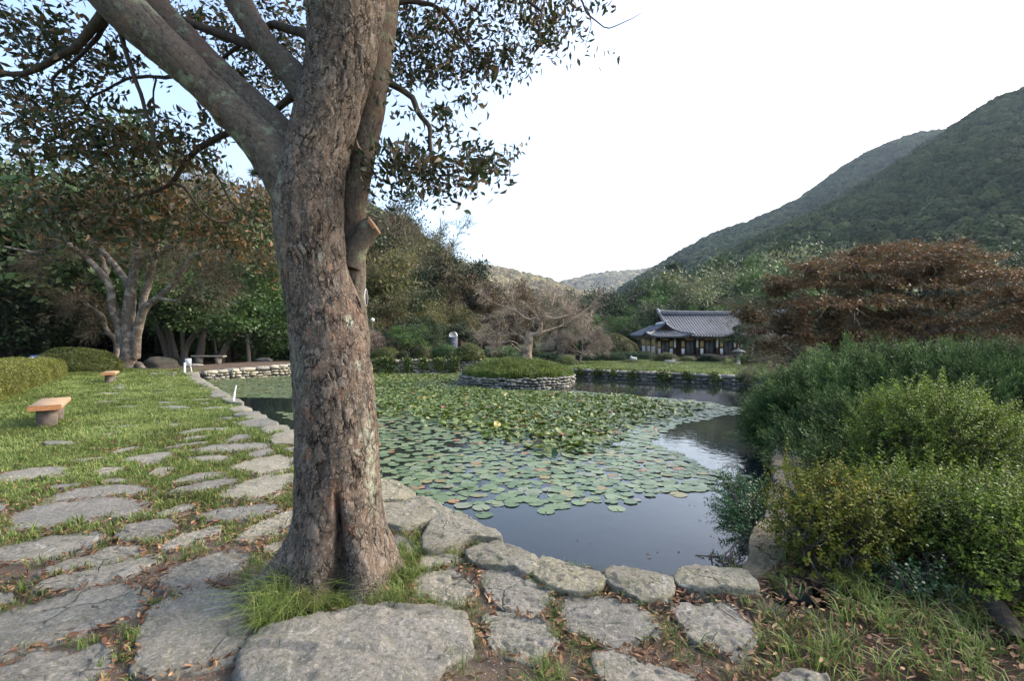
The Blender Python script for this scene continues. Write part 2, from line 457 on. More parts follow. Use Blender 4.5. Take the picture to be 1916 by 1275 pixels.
    c = t.mix(t.math('MULTIPLY', t.attr('crack'), .75), c, (0.028, 0.02, 0.016))
    c = t.mix(cm, c, (0.022, 0.016, 0.013))
    hh = t.math('ADD', t.math('MULTIPLY', vb, .5), t.math('MULTIPLY', cm, -1.2))
    M['bark'] = t.pbr(c, 0.92, t.bump(t.math('ADD', hh, t.math('ADD', t.math('MULTIPLY', sp, 0.3), f)), 0.9, 0.012), 0.15)
    # smoother limbs with lichen
    t = NT('limb_bark'); g = t.pos(space='World')
    f = t.noise(45, 6, 0.8, g)
    c = t.ramp(f, [(0.3, (0.05, 0.042, 0.034)), (0.5, (0.105, 0.088, 0.070)), (0.7, (0.16, 0.14, 0.115))])
    c = t.mix(t.ramp(t.noise(2.4, 3, 0.6, g), [(0.5, (0,) * 3), (0.64, (0.5,) * 3)]), c, (0.15, 0.095, 0.065))
    c = t.mix(t.ramp(t.noise(7, 5, 0.75, g), [(0.54, (0,) * 3), (0.62, (0.75,) * 3)]), c, (0.21, 0.25, 0.155))
    c = t.mix(t.math('MULTIPLY', t.attr('fresh'), 0.45), c, (0.22, 0.12, 0.07))
    c = t.mix(t.attr('crack'), c, (0.03, 0.022, 0.018))
    M['limb'] = t.pbr(c, 0.9, t.bump(f, 0.8, 0.012), 0.15)
    def bark(name, lo, hi, patch=None, sc=6):
        t = NT(name); g = t.pos((1, 1, 0.35))
        f = t.noise(sc * 4, 6, 0.75, g)
        c = t.ramp(f, [(0.3, lo), (0.7, hi)])
        if patch: c = t.mix(t.ramp(t.noise(sc * 0.6, 4, 0.7, t.pos()), [(0.48, (0,) * 3), (0.60, (0.85,) * 3)]), c, patch)
        return t.pbr(c, 0.9, t.bump(f, 0.7, 0.03), 0.15)
    M['bark_dark'] = bark('dark_bark', (0.035, 0.028, 0.022), (0.10, 0.082, 0.066))
    M['bark_pale'] = bark('pale_mottled_bark', (0.055, 0.043, 0.032), (0.135, 0.11, 0.088), (0.26, 0.23, 0.19), 5)
    M['bark_grey'] = bark('grey_bark', (0.06, 0.052, 0.043), (0.15, 0.13, 0.112))
    M['twig'] = m_plain('twig_bark', (0.115, 0.085, 0.065), 0.9, 0.35, 6)
    M['twig_pink'] = m_plain('pinkish_twig_bark', (0.235, 0.165, 0.135), 0.9, 0.3, 4)
    M['dead'] = bark('weathered_dead_wood', (0.20, 0.145, 0.10), (0.46, 0.37, 0.28), (0.10, 0.08, 0.065), 5)
    # leaves
    M['leaf_big'] = m_leaf('broad_tree_leaf', [(0.10, (0.022, 0.040, 0.012)), (0.42, (0.038, 0.052, 0.018)), (0.62, (0.085, 0.060, 0.026)), (0.95, (0.20, 0.100, 0.045))], 0.5, 0.30, 0.35, 'inst')
    M['leaf_one'] = m_leaf('single_tree_leaf', [(0.0, (0.022, 0.040, 0.012)), (0.45, (0.040, 0.052, 0.018)), (0.65, (0.085, 0.060, 0.026)), (0.95, (0.19, 0.095, 0.045))], 0.5, 0.30, 0.35)
    M['leaf_dark'] = m_leaf('dark_evergreen_leaf', [(0.1, (0.018, 0.032, 0.012)), (0.5, (0.035, 0.062, 0.020)), (0.9, (0.072, 0.105, 0.034))], 0.5, 0.2)
    M['leaf_mid'] = m_leaf('fresh_green_leaf', [(0.1, (0.030, 0.062, 0.018)), (0.5, (0.062, 0.125, 0.030)), (0.9, (0.125, 0.20, 0.05))], 0.45, 0.3)
    M['leaf_olive'] = m_leaf('olive_leaf', [(0.1, (0.046, 0.056, 0.020)), (0.5, (0.095, 0.100, 0.034)), (0.9, (0.165, 0.145, 0.052))], 0.6, 0.3)
    M['leaf_rust'] = m_leaf('rusty_leaf', [(0.1, (0.060, 0.040, 0.020)), (0.5, (0.115, 0.075, 0.036)), (0.9, (0.19, 0.115, 0.05))], 0.6, 0.3)
    M['leaf_maple'] = m_leaf('maple_leaf', [(0.05, (0.040, 0.034, 0.014)), (0.35, (0.105, 0.064, 0.028)), (0.55, (0.165, 0.088, 0.040)), (0.72, (0.105, 0.100, 0.032)), (0.97, (0.20, 0.165, 0.048))], 0.6, 0.3)
    M['leaf_silver'] = m_leaf('silvery_green_leaf', [(0.1, (0.08, 0.10, 0.045)), (0.5, (0.155, 0.18, 0.085)), (0.9, (0.25, 0.27, 0.14))], 0.5, 0.3)
    M['leaf_pine'] = m_leaf('pine_needles', [(0.1, (0.018, 0.034, 0.018)), (0.5, (0.036, 0.068, 0.030)), (0.9, (0.065, 0.105, 0.042))], 0.6, 0.15)
    M['twiggy'] = m_leaf('bare_twigs', [(0.1, (0.062, 0.055, 0.032)), (0.5, (0.12, 0.104, 0.062)), (0.9, (0.205, 0.175, 0.108))], 0.8, 0.0)
    M['twiggy_pink'] = m_leaf('pinkish_bare_twigs', [(0.1, (0.13, 0.100, 0.075)), (0.5, (0.22, 0.172, 0.130)), (0.9, (0.34, 0.275, 0.215))], 0.8, 0.0)
    M['azalea'] = m_leaf('clipped_azalea_leaf', [(0.1, (0.026, 0.036, 0.010)), (0.5, (0.068, 0.080, 0.020)), (0.95, (0.155, 0.165, 0.038))], 0.45, 0.2)
    M['hedge_y'] = m_leaf('yellow_green_hedge_leaf', [(0.05, (0.050, 0.050, 0.012)), (0.5, (0.125, 0.140, 0.028)), (0.95, (0.24, 0.245, 0.048))], 0.5, 0.3)
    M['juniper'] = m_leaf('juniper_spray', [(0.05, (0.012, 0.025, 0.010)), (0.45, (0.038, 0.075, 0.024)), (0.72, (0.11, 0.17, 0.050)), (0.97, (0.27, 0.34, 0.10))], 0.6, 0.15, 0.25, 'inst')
    M['jun_core'] = m_plain('juniper_shade_wood', (0.018, 0.024, 0.014), 0.95, 0.3, 4)  # near-black colour stands for the shade inside the mound
    M['privet'] = m_leaf('glossy_privet_leaf', [(0.05, (0.030, 0.058, 0.010)), (0.45, (0.085, 0.138, 0.020)), (0.95, (0.23, 0.29, 0.05))], 0.52, 0.4, 0.22, 'inst')
    M['privet_y'] = m_leaf('yellowing_shrub_leaf', [(0.05, (0.038, 0.056, 0.010)), (0.4, (0.088, 0.118, 0.018)), (0.75, (0.185, 0.175, 0.025)), (0.97, (0.23, 0.09, 0.022))], 0.58, 0.35, 0.2, 'inst')
    M['privet_d'] = m_leaf('dark_round_leaf', [(0.05, (0.014, 0.040, 0.014)), (0.5, (0.030, 0.080, 0.026)), (0.95, (0.065, 0.14, 0.045))], 0.4, 0.25, 0.4, 'inst')
    M['grass'] = m_leaf('grass_blade', [(0.0, (0.065, 0.095, 0.022)), (0.45, (0.13, 0.190, 0.042)), (0.72, (0.23, 0.275, 0.085)), (1.0, (0.38, 0.32, 0.16))], 0.55, 0.35, 0.25, 'inst')
    M['litter'] = m_leaf('fallen_leaf', [(0.0, (0.075, 0.042, 0.026)), (0.5, (0.17, 0.092, 0.052)), (0.9, (0.30, 0.185, 0.11))], 0.7, 0.1, 0.2, 'inst')
    M['forest'] = m_leaf('hill_forest', [(0.05, (0.014, 0.025, 0.010)), (0.40, (0.038, 0.058, 0.020)), (0.75, (0.072, 0.084, 0.030)), (0.97, (0.115, 0.095, 0.048))], 0.9, 0.0, 0.05, 'inst')
    M['forest_warm'] = m_leaf('sun_painted_autumn_forest', [(0.05, (0.10, 0.10, 0.05)), (0.45, (0.25, 0.21, 0.10)), (0.75, (0.38, 0.30, 0.15)), (0.97, (0.46, 0.38, 0.21))], 0.9, 0.0, 0.05, 'inst')  # autumn tones brightened: sunlight on the far hills painted into the colour
    # lily pads: waxy
    def pad(name, stops, rnd):
        t = NT(name)
        r = t.attr('tint', 'INSTANCER') if rnd else t.n('ShaderNodeObjectInfo').outputs['Random']
        vein = t.attr('v')
        c = t.ramp(r, stops)
        c = t.mix(t.math('MULTIPLY', vein, 0.35), c, (0.16, 0.19, 0.075))
        c = t.mix(t.ramp(t.noise(22, 4, 0.7, t.pos(space='World')), [(0.64, (0,) * 3), (0.72, (0.8,) * 3)]), c, (0.085, 0.055, 0.025))
        return t.pbr(c, 0.38 if 'raised' not in name else 0.36, t.bump(t.noise(25, 3, 0.6, t.pos(space='World')), 0.25, 0.01), 0.5, 0.25 if 'raised' in name else 0.12, c)
    st = [(0.0, (0.065, 0.110, 0.042)), (0.45, (0.115, 0.170, 0.072)), (0.80, (0.18, 0.225, 0.110)), (0.90, (0.16, 0.17, 0.14)), (0.96, (0.22, 0.19, 0.05)), (1.0, (0.27, 0.11, 0.05))]  # greens made paler and greyer: sky reflection put into the pad colour
    M['pad'] = pad('lily_pad', st, True); M['pad1'] = pad('lily_pad_single', st, False)
    st2 = [(0.0, (0.030, 0.058, 0.007)), (0.35, (0.082, 0.130, 0.014)), (0.65, (0.15, 0.205, 0.034)), (0.88, (0.24, 0.27, 0.09)), (0.96, (0.32, 0.25, 0.04)), (1.0, (0.25, 0.10, 0.06))]
    M['pad_up'] = pad('raised_lily_leaf', st2, True)
    # buildings and fittings
    M['tile'] = m_plain('grey_roof_tile', (0.062, 0.070, 0.082), 0.55, 0.35, 3, 0.3, 0.4)
    M['tile_pale'] = m_plain('lime_ridge_mortar', (0.42, 0.42, 0.41), 0.8, 0.25, 5)
    M['timber'] = m_plain('dark_timber', (0.055, 0.032, 0.024), 0.7, 0.3, 6)
    M['ochre'] = m_plain('ochre_plaster', (0.62, 0.47, 0.20), 0.9, 0.15, 3)
    M['white'] = m_plain('white_plaster', (0.80, 0.80, 0.80), 0.85, 0.12, 3)
    M['paint_white'] = m_plain('white_paint', (0.75, 0.75, 0.73), 0.55, 0.08, 5)
    M['screen'] = m_plain('grey_door_screen', (0.115, 0.13, 0.145), 0.5, 0.25, 30)
    M['ink'] = m_plain('black_ink', (0.02, 0.02, 0.022), 0.6, 0.1, 5)
    M['wood'] = m_plain('weathered_bench_wood', (0.33, 0.225, 0.135), 0.65, 0.3, 5, 0.4)
    t = NT('orange_end_grain'); c = t.ramp(t.noise(18, 5, 0.7, t.pos((1, 1, 4))), [(0.3, (0.22, 0.095, 0.04)), (0.7, (0.40, 0.20, 0.09))]); M['endgrain'] = t.pbr(c, 0.6, None, 0.35)
    M['dark_rock'] = m_plain('dark_mossy_rock', (0.085, 0.078, 0.062), 0.9, 0.5, 4, 0.8, dist=0.03)
    M['bench_leg'] = m_plain('grey_log_leg', (0.12, 0.10, 0.085), 0.9, 0.35, 12, 0.6, dist=0.01)
    M['greywood'] = m_plain('grey_timber', (0.25, 0.225, 0.19), 0.85, 0.3, 8, 0.4)
    M['slate'] = m_plain('dark_slate_pillar', (0.085, 0.095, 0.11), 0.5, 0.2, 6)
    M['carved'] = m_plain('carved_white_stone', (0.62, 0.60, 0.56), 0.8, 0.15, 14, 0.5)
    M['blue'] = m_plain('blue_board', (0.10, 0.17, 0.42), 0.3, 0.3, 8, 0.0, 0.5)
    M['pale_print'] = m_plain('pale_print', (0.45, 0.52, 0.68), 0.4, 0.2, 12, 0.0)
    M['metal'] = m_plain('dull_metal', (0.16, 0.16, 0.15), 0.45, 0.2, 10)
    M['lamp'] = m_plain('milk_glass', (0.70, 0.69, 0.63), 0.3, 0.05, 5)
    M['paper'] = m_plain('white_scrap', (0.8, 0.8, 0.8), 0.6, 0.05, 5)
    M['vine'] = m_leaf('wall_creeper_leaf', [(0.1, (0.030, 0.058, 0.015)), (0.5, (0.075, 0.115, 0.025)), (0.9, (0.14, 0.17, 0.04))], 0.5, 0.25, 0.35, 'inst')
    M['scree'] = m_plain('pale_rock', (0.24, 0.24, 0.245), 0.9, 0.25, 3)
    return M
M = build_mats()
# ---------------------------------------------------------------- pond outline and terrain
POND = [(-0.11, 3.62), (0.165, 3.32), (0.60, 3.12), (1.0, 3.05), (1.55, 3.12), (1.9, 3.75), (2.8, 5.2), (5.2, 9.0), (8.7, 14.4), (12.3, 20.0),
        (3.1, 27.2), (0.6, 30.2), (-3.2, 29.6), (-12.5, 27.6), (-15.0, 24.7), (-15.5, 23.6), (-12.9, 19.8), (-8.6, 14.2),
        (-5.7, 10.5), (-3.5, 7.85), (-1.35, 5.1), (-0.52, 4.15)]
ISL = (0.24, 22.0); ISL_R = 2.62
LEFTB = [(-3.5, 7.85), (-5.7, 10.5), (-8.6, 14.2), (-12.9, 19.8), (-15.5, 23.6)]
def height(x, y):
    x = np.asarray(x, float); y = np.asarray(y, float); sh = x.shape
    x = x.ravel(); y = y.ravel()
    z = 0.03 * n2(x, y, 0.45, 3, 1) * sstep(4, 10, np.hypot(x, y)) + 0.012 * n2(x, y, 2.5, 2, 2)
    # bank behind the far left wall is higher, and so is the wood to the left
    z += 0.42 * sstep(27.0, 29.5, y) * sstep(-13.0, -9.5, x) * (1 - sstep(-1.5, 2.5, x))
    z += 0.26 * sstep(24.5, 28.0, y) * sstep(-22, -15, x) * (1 - sstep(-13.0, -9.5, x))
    # wooded slope on the left, rising away from the valley
    u = -(x + 2 + (y - 40) * 0.04)
    z += 19 * sstep(2, 26, u) * sstep(42, 105, y)
    z += 7.5 * sstep(24, 60, u) * sstep(26, 52, y)
    # right bank rises towards the hill
    z += 13 * sstep(20, 130, x) * sstep(40, 140, y)
    z += 7 * sstep(70, 190, y) * sstep(-6, 14, x)
    z -= 0.06 * sstep(34, 42, y) * (x > 4)
    z += 0.5 * n2(x, y, 0.06, 2, 5) * sstep(45, 90, y)
    return z.reshape(sh)
def ground_z(x, y):
    return float(height(np.array([x]), np.array([y]))[0])

def axis(stops):
    out = [stops[0][0]]
    for (a, s), (b, _) in zip(stops[:-1], stops[1:]):
        n = max(1, int(round((b - a) / s))); out += list(a + (b - a) * (np.arange(n) + 1) / n)
    return np.array(out)
gx = axis([(-4000, 700), (-600, 60), (-120, 8), (-36, 1.0), (-18, 0.32), (-6, 0.10), (4.5, 0.25), (14, 0.8), (40, 8), (120, 60), (600, 700), (4000, 1)])
gy = axis([(-600, 200), (-30, 5), (-4, 0.4), (0.6, 0.10), (7, 0.22), (12, 0.32), (32, 1.0), (60, 4), (130, 15), (400, 200), (5000, 1)])
XX, YY = np.meshgrid(gx, gy)
ZZ = height(XX, YY)
inp = inside(POND, XX, YY); ed = edge_dist(POND, XX, YY)
ZZ = np.where(inp, np.where(ed > 0.02, -1.25, ZZ - 0.15), ZZ)
ZZ = np.where(~inp & (ed < 0.42), ZZ - 0.12, ZZ)
isl_d = np.hypot(XX - ISL[0], YY - ISL[1])
ZZ = np.where(isl_d < ISL_R - 0.3, -0.9, ZZ)
nx, ny = len(gx), len(gy)
i = (np.arange(ny - 1)[:, None] * nx + np.arange(nx - 1)[None, :]).ravel()
V = np.stack([XX, YY, ZZ], -1).reshape(-1, 3)
near = np.hypot(V[:, 0], V[:, 1])
# lawn left of the pond and banks are green; the woodland floor is brown litter
path_poly = [(-16.5, 24.5), (-15.3, 23.4), (-8.6, 14.2), (-5.7, 10.5), (-3.5, 7.85), (-1.35, 5.1), (-0.3, 3.4), (2.2, 2.9), (2.6, 1.2), (-7, -1), (-9, 6), (-10, 9), (-14, 13), (-19, 22)]
ong = n2(V[:, 0], V[:, 1], 0.8, 3, 4)
green = sstep(3.4, 7.0, V[:, 1] - 0.25 * V[:, 0] + 0.8 * ong) * (1 - sstep(21, 24, V[:, 1]) * (V[:, 0] < -2))
rb = (V[:, 0] > 2.0)
green = np.where(rb, 0.30 + 0.5 * sstep(6, 14, V[:, 1]) + 0.25 * ong, green)
green = np.where(V[:, 1] < 0.5, 0.6, green)
leafy = np.where((V[:, 0] < -5) & (V[:, 1] > 30), 0.9, 0) * (1 - sstep(300, 900, near)) + np.where((V[:, 0] > 1.9) & (V[:, 1] < 8), 0.4 + 0.5 * ong, 0)
mid = (V[:, 0] > -4) & (V[:, 1] > 46); leafy = np.where(mid, 0.6, leafy); leafy = np.where((V[:, 0] > .9) & (V[:, 1] < 6) & (V[:, 1] > 0), .92, leafy)
inp_v = inp.ravel()
green[inp_v] = 0; leafy[inp_v] = 0.8
ground = mk('ground', V, np.stack([i, i + 1, i + nx + 1, i + nx], 1), M['ground'], smooth=True,
            attrs={'green': np.clip(green, 0, 1), 'leafy': np.clip(leafy, 0, 1)})
tag(ground, 'grassy garden ground with bare brown soil round the pond', kind='structure')

wxs = np.linspace(-17, 14, 125); wys = np.linspace(2.8, 31, 114)
WX, WY = np.meshgrid(wxs, wys); k = len(wxs)
i = (np.arange(len(wys) - 1)[:, None] * k + np.arange(k - 1)[None, :]).ravel()
cen = (WX.ravel()[i] + 0.12, WY.ravel()[i] + 0.12)
keep = inside(POND, *cen) | (edge_dist(POND, *cen) < 0.36)
i = i[keep]
water = mk('pond_water', np.stack([WX, WY, np.full_like(WX, WATER)], -1).reshape(-1, 3), np.stack([i, i + 1, i + k + 1, i + k], 1), M['water'])
tag(water, 'still dark pond water reflecting the sky', kind='structure')

# ---------------------------------------------------------------- path: a sheet of gritty soil, flagstones set into it
PATH = [(-16.2, 24.2), (-15.4, 23.3), (-8.9, 14.3), (-6.0, 10.5), (-3.8, 7.8), (-1.65, 5.05), (-0.8, 4.1), (-0.35, 3.5), (0.0, 3.1), (1.2, 2.9), (1.1, 2.0), (0.7, 0.6), (-5.5, 0.6), (-6.0, 4.5), (-8.2, 8.5), (-13, 14.5), (-18.5, 22.8)]
px_, py_ = np.meshgrid(np.arange(-19, 2.2, 0.1), np.arange(0.5, 25, 0.1)); kx = px_.shape[1]
i = (np.arange(px_.shape[0] - 1)[:, None] * kx + np.arange(kx - 1)[None, :]).ravel()
c_ = (px_.ravel()[i] + 0.05, py_.ravel()[i] + 0.05)
i = i[inside(PATH, *c_) & ~inside(POND, *c_) & (edge_dist(POND, *c_) > 0.45) & (c_[1] < 3.6 + 0.9 * n2(c_[0], c_[1], 1.0, 2, 9))]
pz = height(px_, py_) + 0.016
path = mk('path', np.stack([px_, py_, pz], -1).reshape(-1, 3), np.stack([i, i + 1, i + kx + 1, i + kx], 1), M['grit'], smooth=True)
tag(path, 'path of irregular flat granite flagstones set in gritty soil and turf', kind='structure')

def slab(poly, top, skirt, seed, rings=7, per=0.06, rough=1.0, tilt=(0, 0), side=0.93, crown=0.02, big=1.0, nz=None):
    """irregular stone with a real thickness from a ground-plan outline; returns V, Q, T"""
    poly = np.asarray(poly, float)[:, :2]
    c = poly.mean(0)
    P = np.concatenate([poly, poly[:1]])
    out = []
    Lp = np.linalg.norm(np.diff(P, axis=0), axis=1).sum()
    m = int(np.clip(Lp / per, 14, 130))
    Q = np.concatenate([poly[-1:], poly, poly[:2]])
    # gently rounded corners: chaikin twice, then even spacing
    R = poly
    for q_ in (0.12, 0.22):
        N = np.roll(R, -1, 0); R = np.stack([R * (1 - q_) + N * q_, R * q_ + N * (1 - q_)], 1).reshape(-1, 2)
    R = R.mean(0) + (R - R.mean(0)) * 1.11
    Rc = np.concatenate([R, R[:1]]); s = np.concatenate([[0], np.cumsum(np.linalg.norm(np.diff(Rc, axis=0), axis=1))])
    t = np.arange(m) / m * s[-1]
    O = np.stack([np.interp(t, s, Rc[:, 0]), np.interp(t, s, Rc[:, 1])], 1)
    size = math.sqrt(abs(0.5 * np.sum(O[:, 0] * np.roll(O[:, 1], -1) - O[:, 1] * np.roll(O[:, 0], -1))))
    d = O - c
    jit = 1 + 0.05 * rough * fbm(np.stack([O[:, 0] * 6 / max(size, .3), O[:, 1] * 6 / max(size, .3), np.full(m, seed)], 1), 4, 2.3, 0.65)
    O = c + d * jit[:, None]
    rows = []
    for j in range(-2, rings):           # -2,-1: skirt
        if j == -2: xy = c + (O - c) * 0.97; z = np.full(m, top - skirt)
        elif j == -1: xy = c + (O - c) * (1 + 0.012 * rough); z = np.full(m, top - min(0.045, skirt * 0.4))
        else:
            f = [1.0, 0.984, 0.95][j] if j < 3 else 0.95 * (1 - (j - 2) / (rings - 2))
            rad0 = np.linalg.norm(O - c, axis=1); sm = np.minimum(rad0.mean(), 9)
            xy = c + (O - c) * f
            q = np.stack([xy[:, 0], xy[:, 1], np.full(m, seed * 1.3)], 1)
            z = top - [0.010, 0.002, 0.0][j] * big if j < 3 else np.full(m, top)
            sz_ = max(size, 0.35)
            z = z + crown * (1 - f * f) + 0.011 * rough * big * fbm(q * 2.0 / sz_, 2) + 0.010 * rough * fbm(q * 9, 5, 2.3, 0.68)
            # cleaved layers: small ledges running roughly one way
            lay = 3.2 * fbm(q * np.array([1.5, 3.2, 1]) / sz_ + 5, 3) + 2; st_ = lay - np.floor(lay)
            z = z + 0.014 * rough * big * (np.floor(lay) + sstep(0.86, 1.0, st_) - lay * 0.85) * min(1, f * 1.5 + .3)
        if j < 0: z = z + (xy[:, 0] - c[0]) * tilt[0] + (xy[:, 1] - c[1]) * tilt[1]
        if j < 0 and nz is not None:
            xy = xy + 0.05 * fbm(np.stack([xy[:, 0] * 6, xy[:, 1] * 6, z * 6], 1), 2)[:, None] * (xy - c) / (size + .1)
        rows.append(np.column_stack([xy, z]))
    V = np.concatenate(rows + [np.array([[c[0], c[1], rows[-1][:, 2].mean()]])])
    nr = len(rows); a = np.arange(m); b = (a + 1) % m
    # make sure of counter-clockwise order
    area = np.sum(O[:, 0] * np.roll(O[:, 1], -1) - O[:, 1] * np.roll(O[:, 0], -1))
    Qs = [np.stack([j * m + a, j * m + b, (j + 1) * m + b, (j + 1) * m + a], 1) for j in range(nr - 1)]
    T = np.stack([(nr - 1) * m + a, (nr - 1) * m + b, np.full(m, nr * m)], 1)
    Qs = np.concatenate(Qs)
    if area < 0: Qs = Qs[:, ::-1]; T = T[:, ::-1]
    return V, Qs, T
def crop(sc, ox, oy, pts, z=0.03):
    return [G(ox + x / sc, oy + y / sc, z) for x, y in pts]
B_ = (2.994, 0, 900); A_ = (3.355, 0, 600); C_ = (2.994, 460, 880); D_ = (3.228, 1000, 880); F_ = (3.072, 1360, 860)
FLAGS = [
 (B_, [(20,245),(60,200),(200,150),(380,120),(560,95),(700,105),(830,125),(810,170),(760,205),(620,205),(450,235),(200,280),(60,270)]),
 (B_, [(0,375),(100,340),(300,305),(560,285),(580,330),(440,390),(270,455),(150,455),(30,460),(-90,470),(-100,390)]),
 (B_, [(655,285),(700,245),(980,215),(975,280),(850,325),(700,340),(650,325)]),
 (B_, [(215,520),(300,480),(520,410),(630,365),(780,370),(810,395),(760,425),(640,465),(460,495),(240,525)]),
 (B_, [(180,600),(330,535),(600,475),(770,430),(870,425),(900,445),(780,500),(720,540),(500,590),(330,612),(200,610)]),
 (B_, [(0,740),(300,650),(560,590),(700,578),(810,620),(810,690),(740,760),(560,840),(330,900),(60,975),(-130,1020),(-150,780)]),
 (B_, [(-60,1080),(200,980),(400,930),(580,895),(640,960),(600,1040),(520,1125),(460,1200),(-100,1270)]),
 (B_, [(885,580),(960,480),(1100,440),(1330,390),(1395,405),(1380,450),(1300,520),(1120,580),(1000,610),(900,605)]),
 (B_, [(830,745),(1000,650),(1080,605),(1190,600),(1380,620),(1395,700),(1420,850),(1400,930),(1280,1000),(1150,1035),(900,1085),(780,1080),(755,1040),(790,950),(780,880),(830,800)]),
 (B_, [(880,180),(1000,140),(1080,130),(1110,150),(1020,180),(900,205)]),
 (B_, [(1110,195),(1200,165),(1400,140),(1500,125),(1580,155),(1480,190),(1300,225),(1160,225)]),
 (B_, [(900,370),(1000,310),(1140,270),(1220,252),(1255,275),(1150,330),(1050,365),(920,390)]),
 (B_, [(1320,330),(1420,245),(1640,165),(1690,200),(1640,260),(1560,290),(1390,350)]),
 (B_, [(1470,375),(1540,340),(1600,345),(1570,400),(1490,405)]),
 (B_, [(-60,635),(60,630),(90,680),(60,700),(-40,710),(-90,680)]),
 (B_, [(-60,120),(40,130),(30,170),(-30,180),(-80,160)]),
 (A_, [(-60,975),(60,950),(200,925),(360,915),(440,925),(440,950),(300,980),(100,1000),(-40,1005)]),
 (A_, [(290,1135),(420,1075),(600,1045),(850,1030),(970,1050),(980,1070),(860,1090),(560,1110),(320,1145)]),
 (A_, [(750,880),(850,845),(1060,822),(1110,830),(1060,875),(900,900),(780,890)]),
 (A_, [(570,960),(640,930),(760,925),(800,940),(700,970),(600,978)]),
 (A_, [(930,965),(1000,925),(1090,925),(1070,955),(960,980)]),
 (A_, [(1050,1080),(1120,1050),(1300,1010),(1440,990),(1520,1000),(1380,1050),(1220,1080),(1080,1098)]),
 (A_, [(1070,1020),(1180,980),(1320,950),(1420,965),(1400,985),(1240,1010),(1100,1030)]),
 (A_, [(1360,1110),(1450,1040),(1640,985),(1840,958),(1855,1000),(1760,1070),(1640,1120),(1420,1125)]),
 (A_, [(1450,915),(1560,880),(1760,840),(1830,870),(1850,915),(1760,950),(1620,975),(1480,935)]),
 (A_, [(1530,850),(1600,825),(1700,812),(1740,825),(1700,850),(1570,865)]),
 (A_, [(1180,865),(1260,850),(1420,850),(1460,865),(1400,885),(1220,885)]),
 (A_, [(1170,815),(1300,785),(1500,768),(1680,768),(1700,790),(1640,812),(1480,828),(1300,825)]),
 (A_, [(1395,755),(1470,720),(1560,710),(1610,725),(1560,750),(1440,768)]),
 (A_, [(1035,800),(1130,775),(1280,762),(1320,770),(1200,790),(1080,805)]),
 (A_, [(1110,745),(1200,725),(1330,720),(1280,742),(1160,755)]),
 (A_, [(1100,710),(1200,680),(1400,668),(1500,675),(1430,690),(1250,700),(1120,718)]),
 (A_, [(1030,655),(1080,642),(1150,645),(1130,662),(1050,668)]),
 (A_, [(870,720),(940,700),(1000,705),(980,722),(900,730)]),
 (A_, [(705,830),(800,795),(900,788),(840,810),(740,838)]),
 (A_, [(400,885),(520,870),(700,855),(680,870),(500,890)]),
 (A_, [(270,765),(340,757),(470,765),(430,778),(300,778)]),
 (A_, [(610,715),(700,700),(740,705),(680,725)]),
 (A_, [(660,640),(720,628),(780,635),(740,648),(680,650)]),
 (A_, [(815,570),(880,565),(960,572),(900,580)]),
 (A_, [(870,635),(960,627),(1060,630),(1000,642),(890,642)]),
 (A_, [(290,1040),(400,1025),(540,1025),(450,1045),(310,1055)]),
 (A_, [(640,1005),(720,990),(850,1000),(780,1012),(660,1015)]),
 (A_, [(1140,600),(1230,596),(1290,605),(1180,612)]),
 (A_, [(1330,625),(1400,605),(1480,603),(1440,622)]),
 (A_, [(1280,585),(1340,578),(1410,585),(1330,592)]),
 (A_, [(1240,520),(1300,513),(1335,520),(1280,528)]),
 (A_, [(1000,475),(1050,472),(1080,478),(1030,482)]),
 (A_, [(430,635),(480,628),(530,632),(470,642)]),
 (A_, [(1440,640),(1500,628),(1530,632),(1470,648)]),
 (A_, [(1540,690),(1600,685),(1650,690),(1570,702)]),
 (A_, [(880,600),(950,590),(1020,595),(920,607)]),
 (A_, [(150,740),(180,732),(200,738),(170,745)]),
 (C_, [(800,365),(900,375),(960,430),(1000,470),(940,480),(850,440),(790,420)]),
 (C_, [(985,490),(1080,475),(1180,480),(1220,515),(1120,535),(1010,565),(970,545)]),
 (C_, [(920,610),(1000,575),(1160,540),(1240,590),(1290,660),(1270,710),(1200,770),(1090,770),(1020,730),(960,690)]),
 (C_, [(1310,570),(1400,555),(1540,595),(1680,670),(1715,720),(1680,800),(1620,830),(1490,800),(1410,760),(1340,670)]),
 (C_, [(20,1060),(120,960),(300,880),(500,850),(640,820),(860,795),(1000,810),(1180,835),(1225,950),(1190,1040),(1080,1130),(960,1230),(700,1310),(300,1320),(60,1260),(10,1150)]),
 (C_, [(1330,830),(1400,805),(1560,830),(1700,845),(1745,960),(1700,1030),(1660,1095),(1560,1070),(1440,1040),(1360,960)]),
 (D_, [(145,800),(200,765),(440,770),(620,820),(740,940),(740,1010),(650,1040),(560,1060),(520,1110),(430,1080),(330,1010),(200,960),(150,880)]),
 (D_, [(835,840),(900,810),(1040,820),(1150,805),(1230,850),(1330,960),(1330,1020),(1290,1080),(1200,1145),(1100,1080),(960,1030),(900,950)]),
 (D_, [(350,1110),(450,1110),(600,1150),(800,1200),(1010,1275),(1000,1350),(500,1380),(400,1260)]),
 (D_, [(1440,1275),(1500,1240),(1600,1215),(1760,1235),(1800,1420),(1440,1420)]),
]
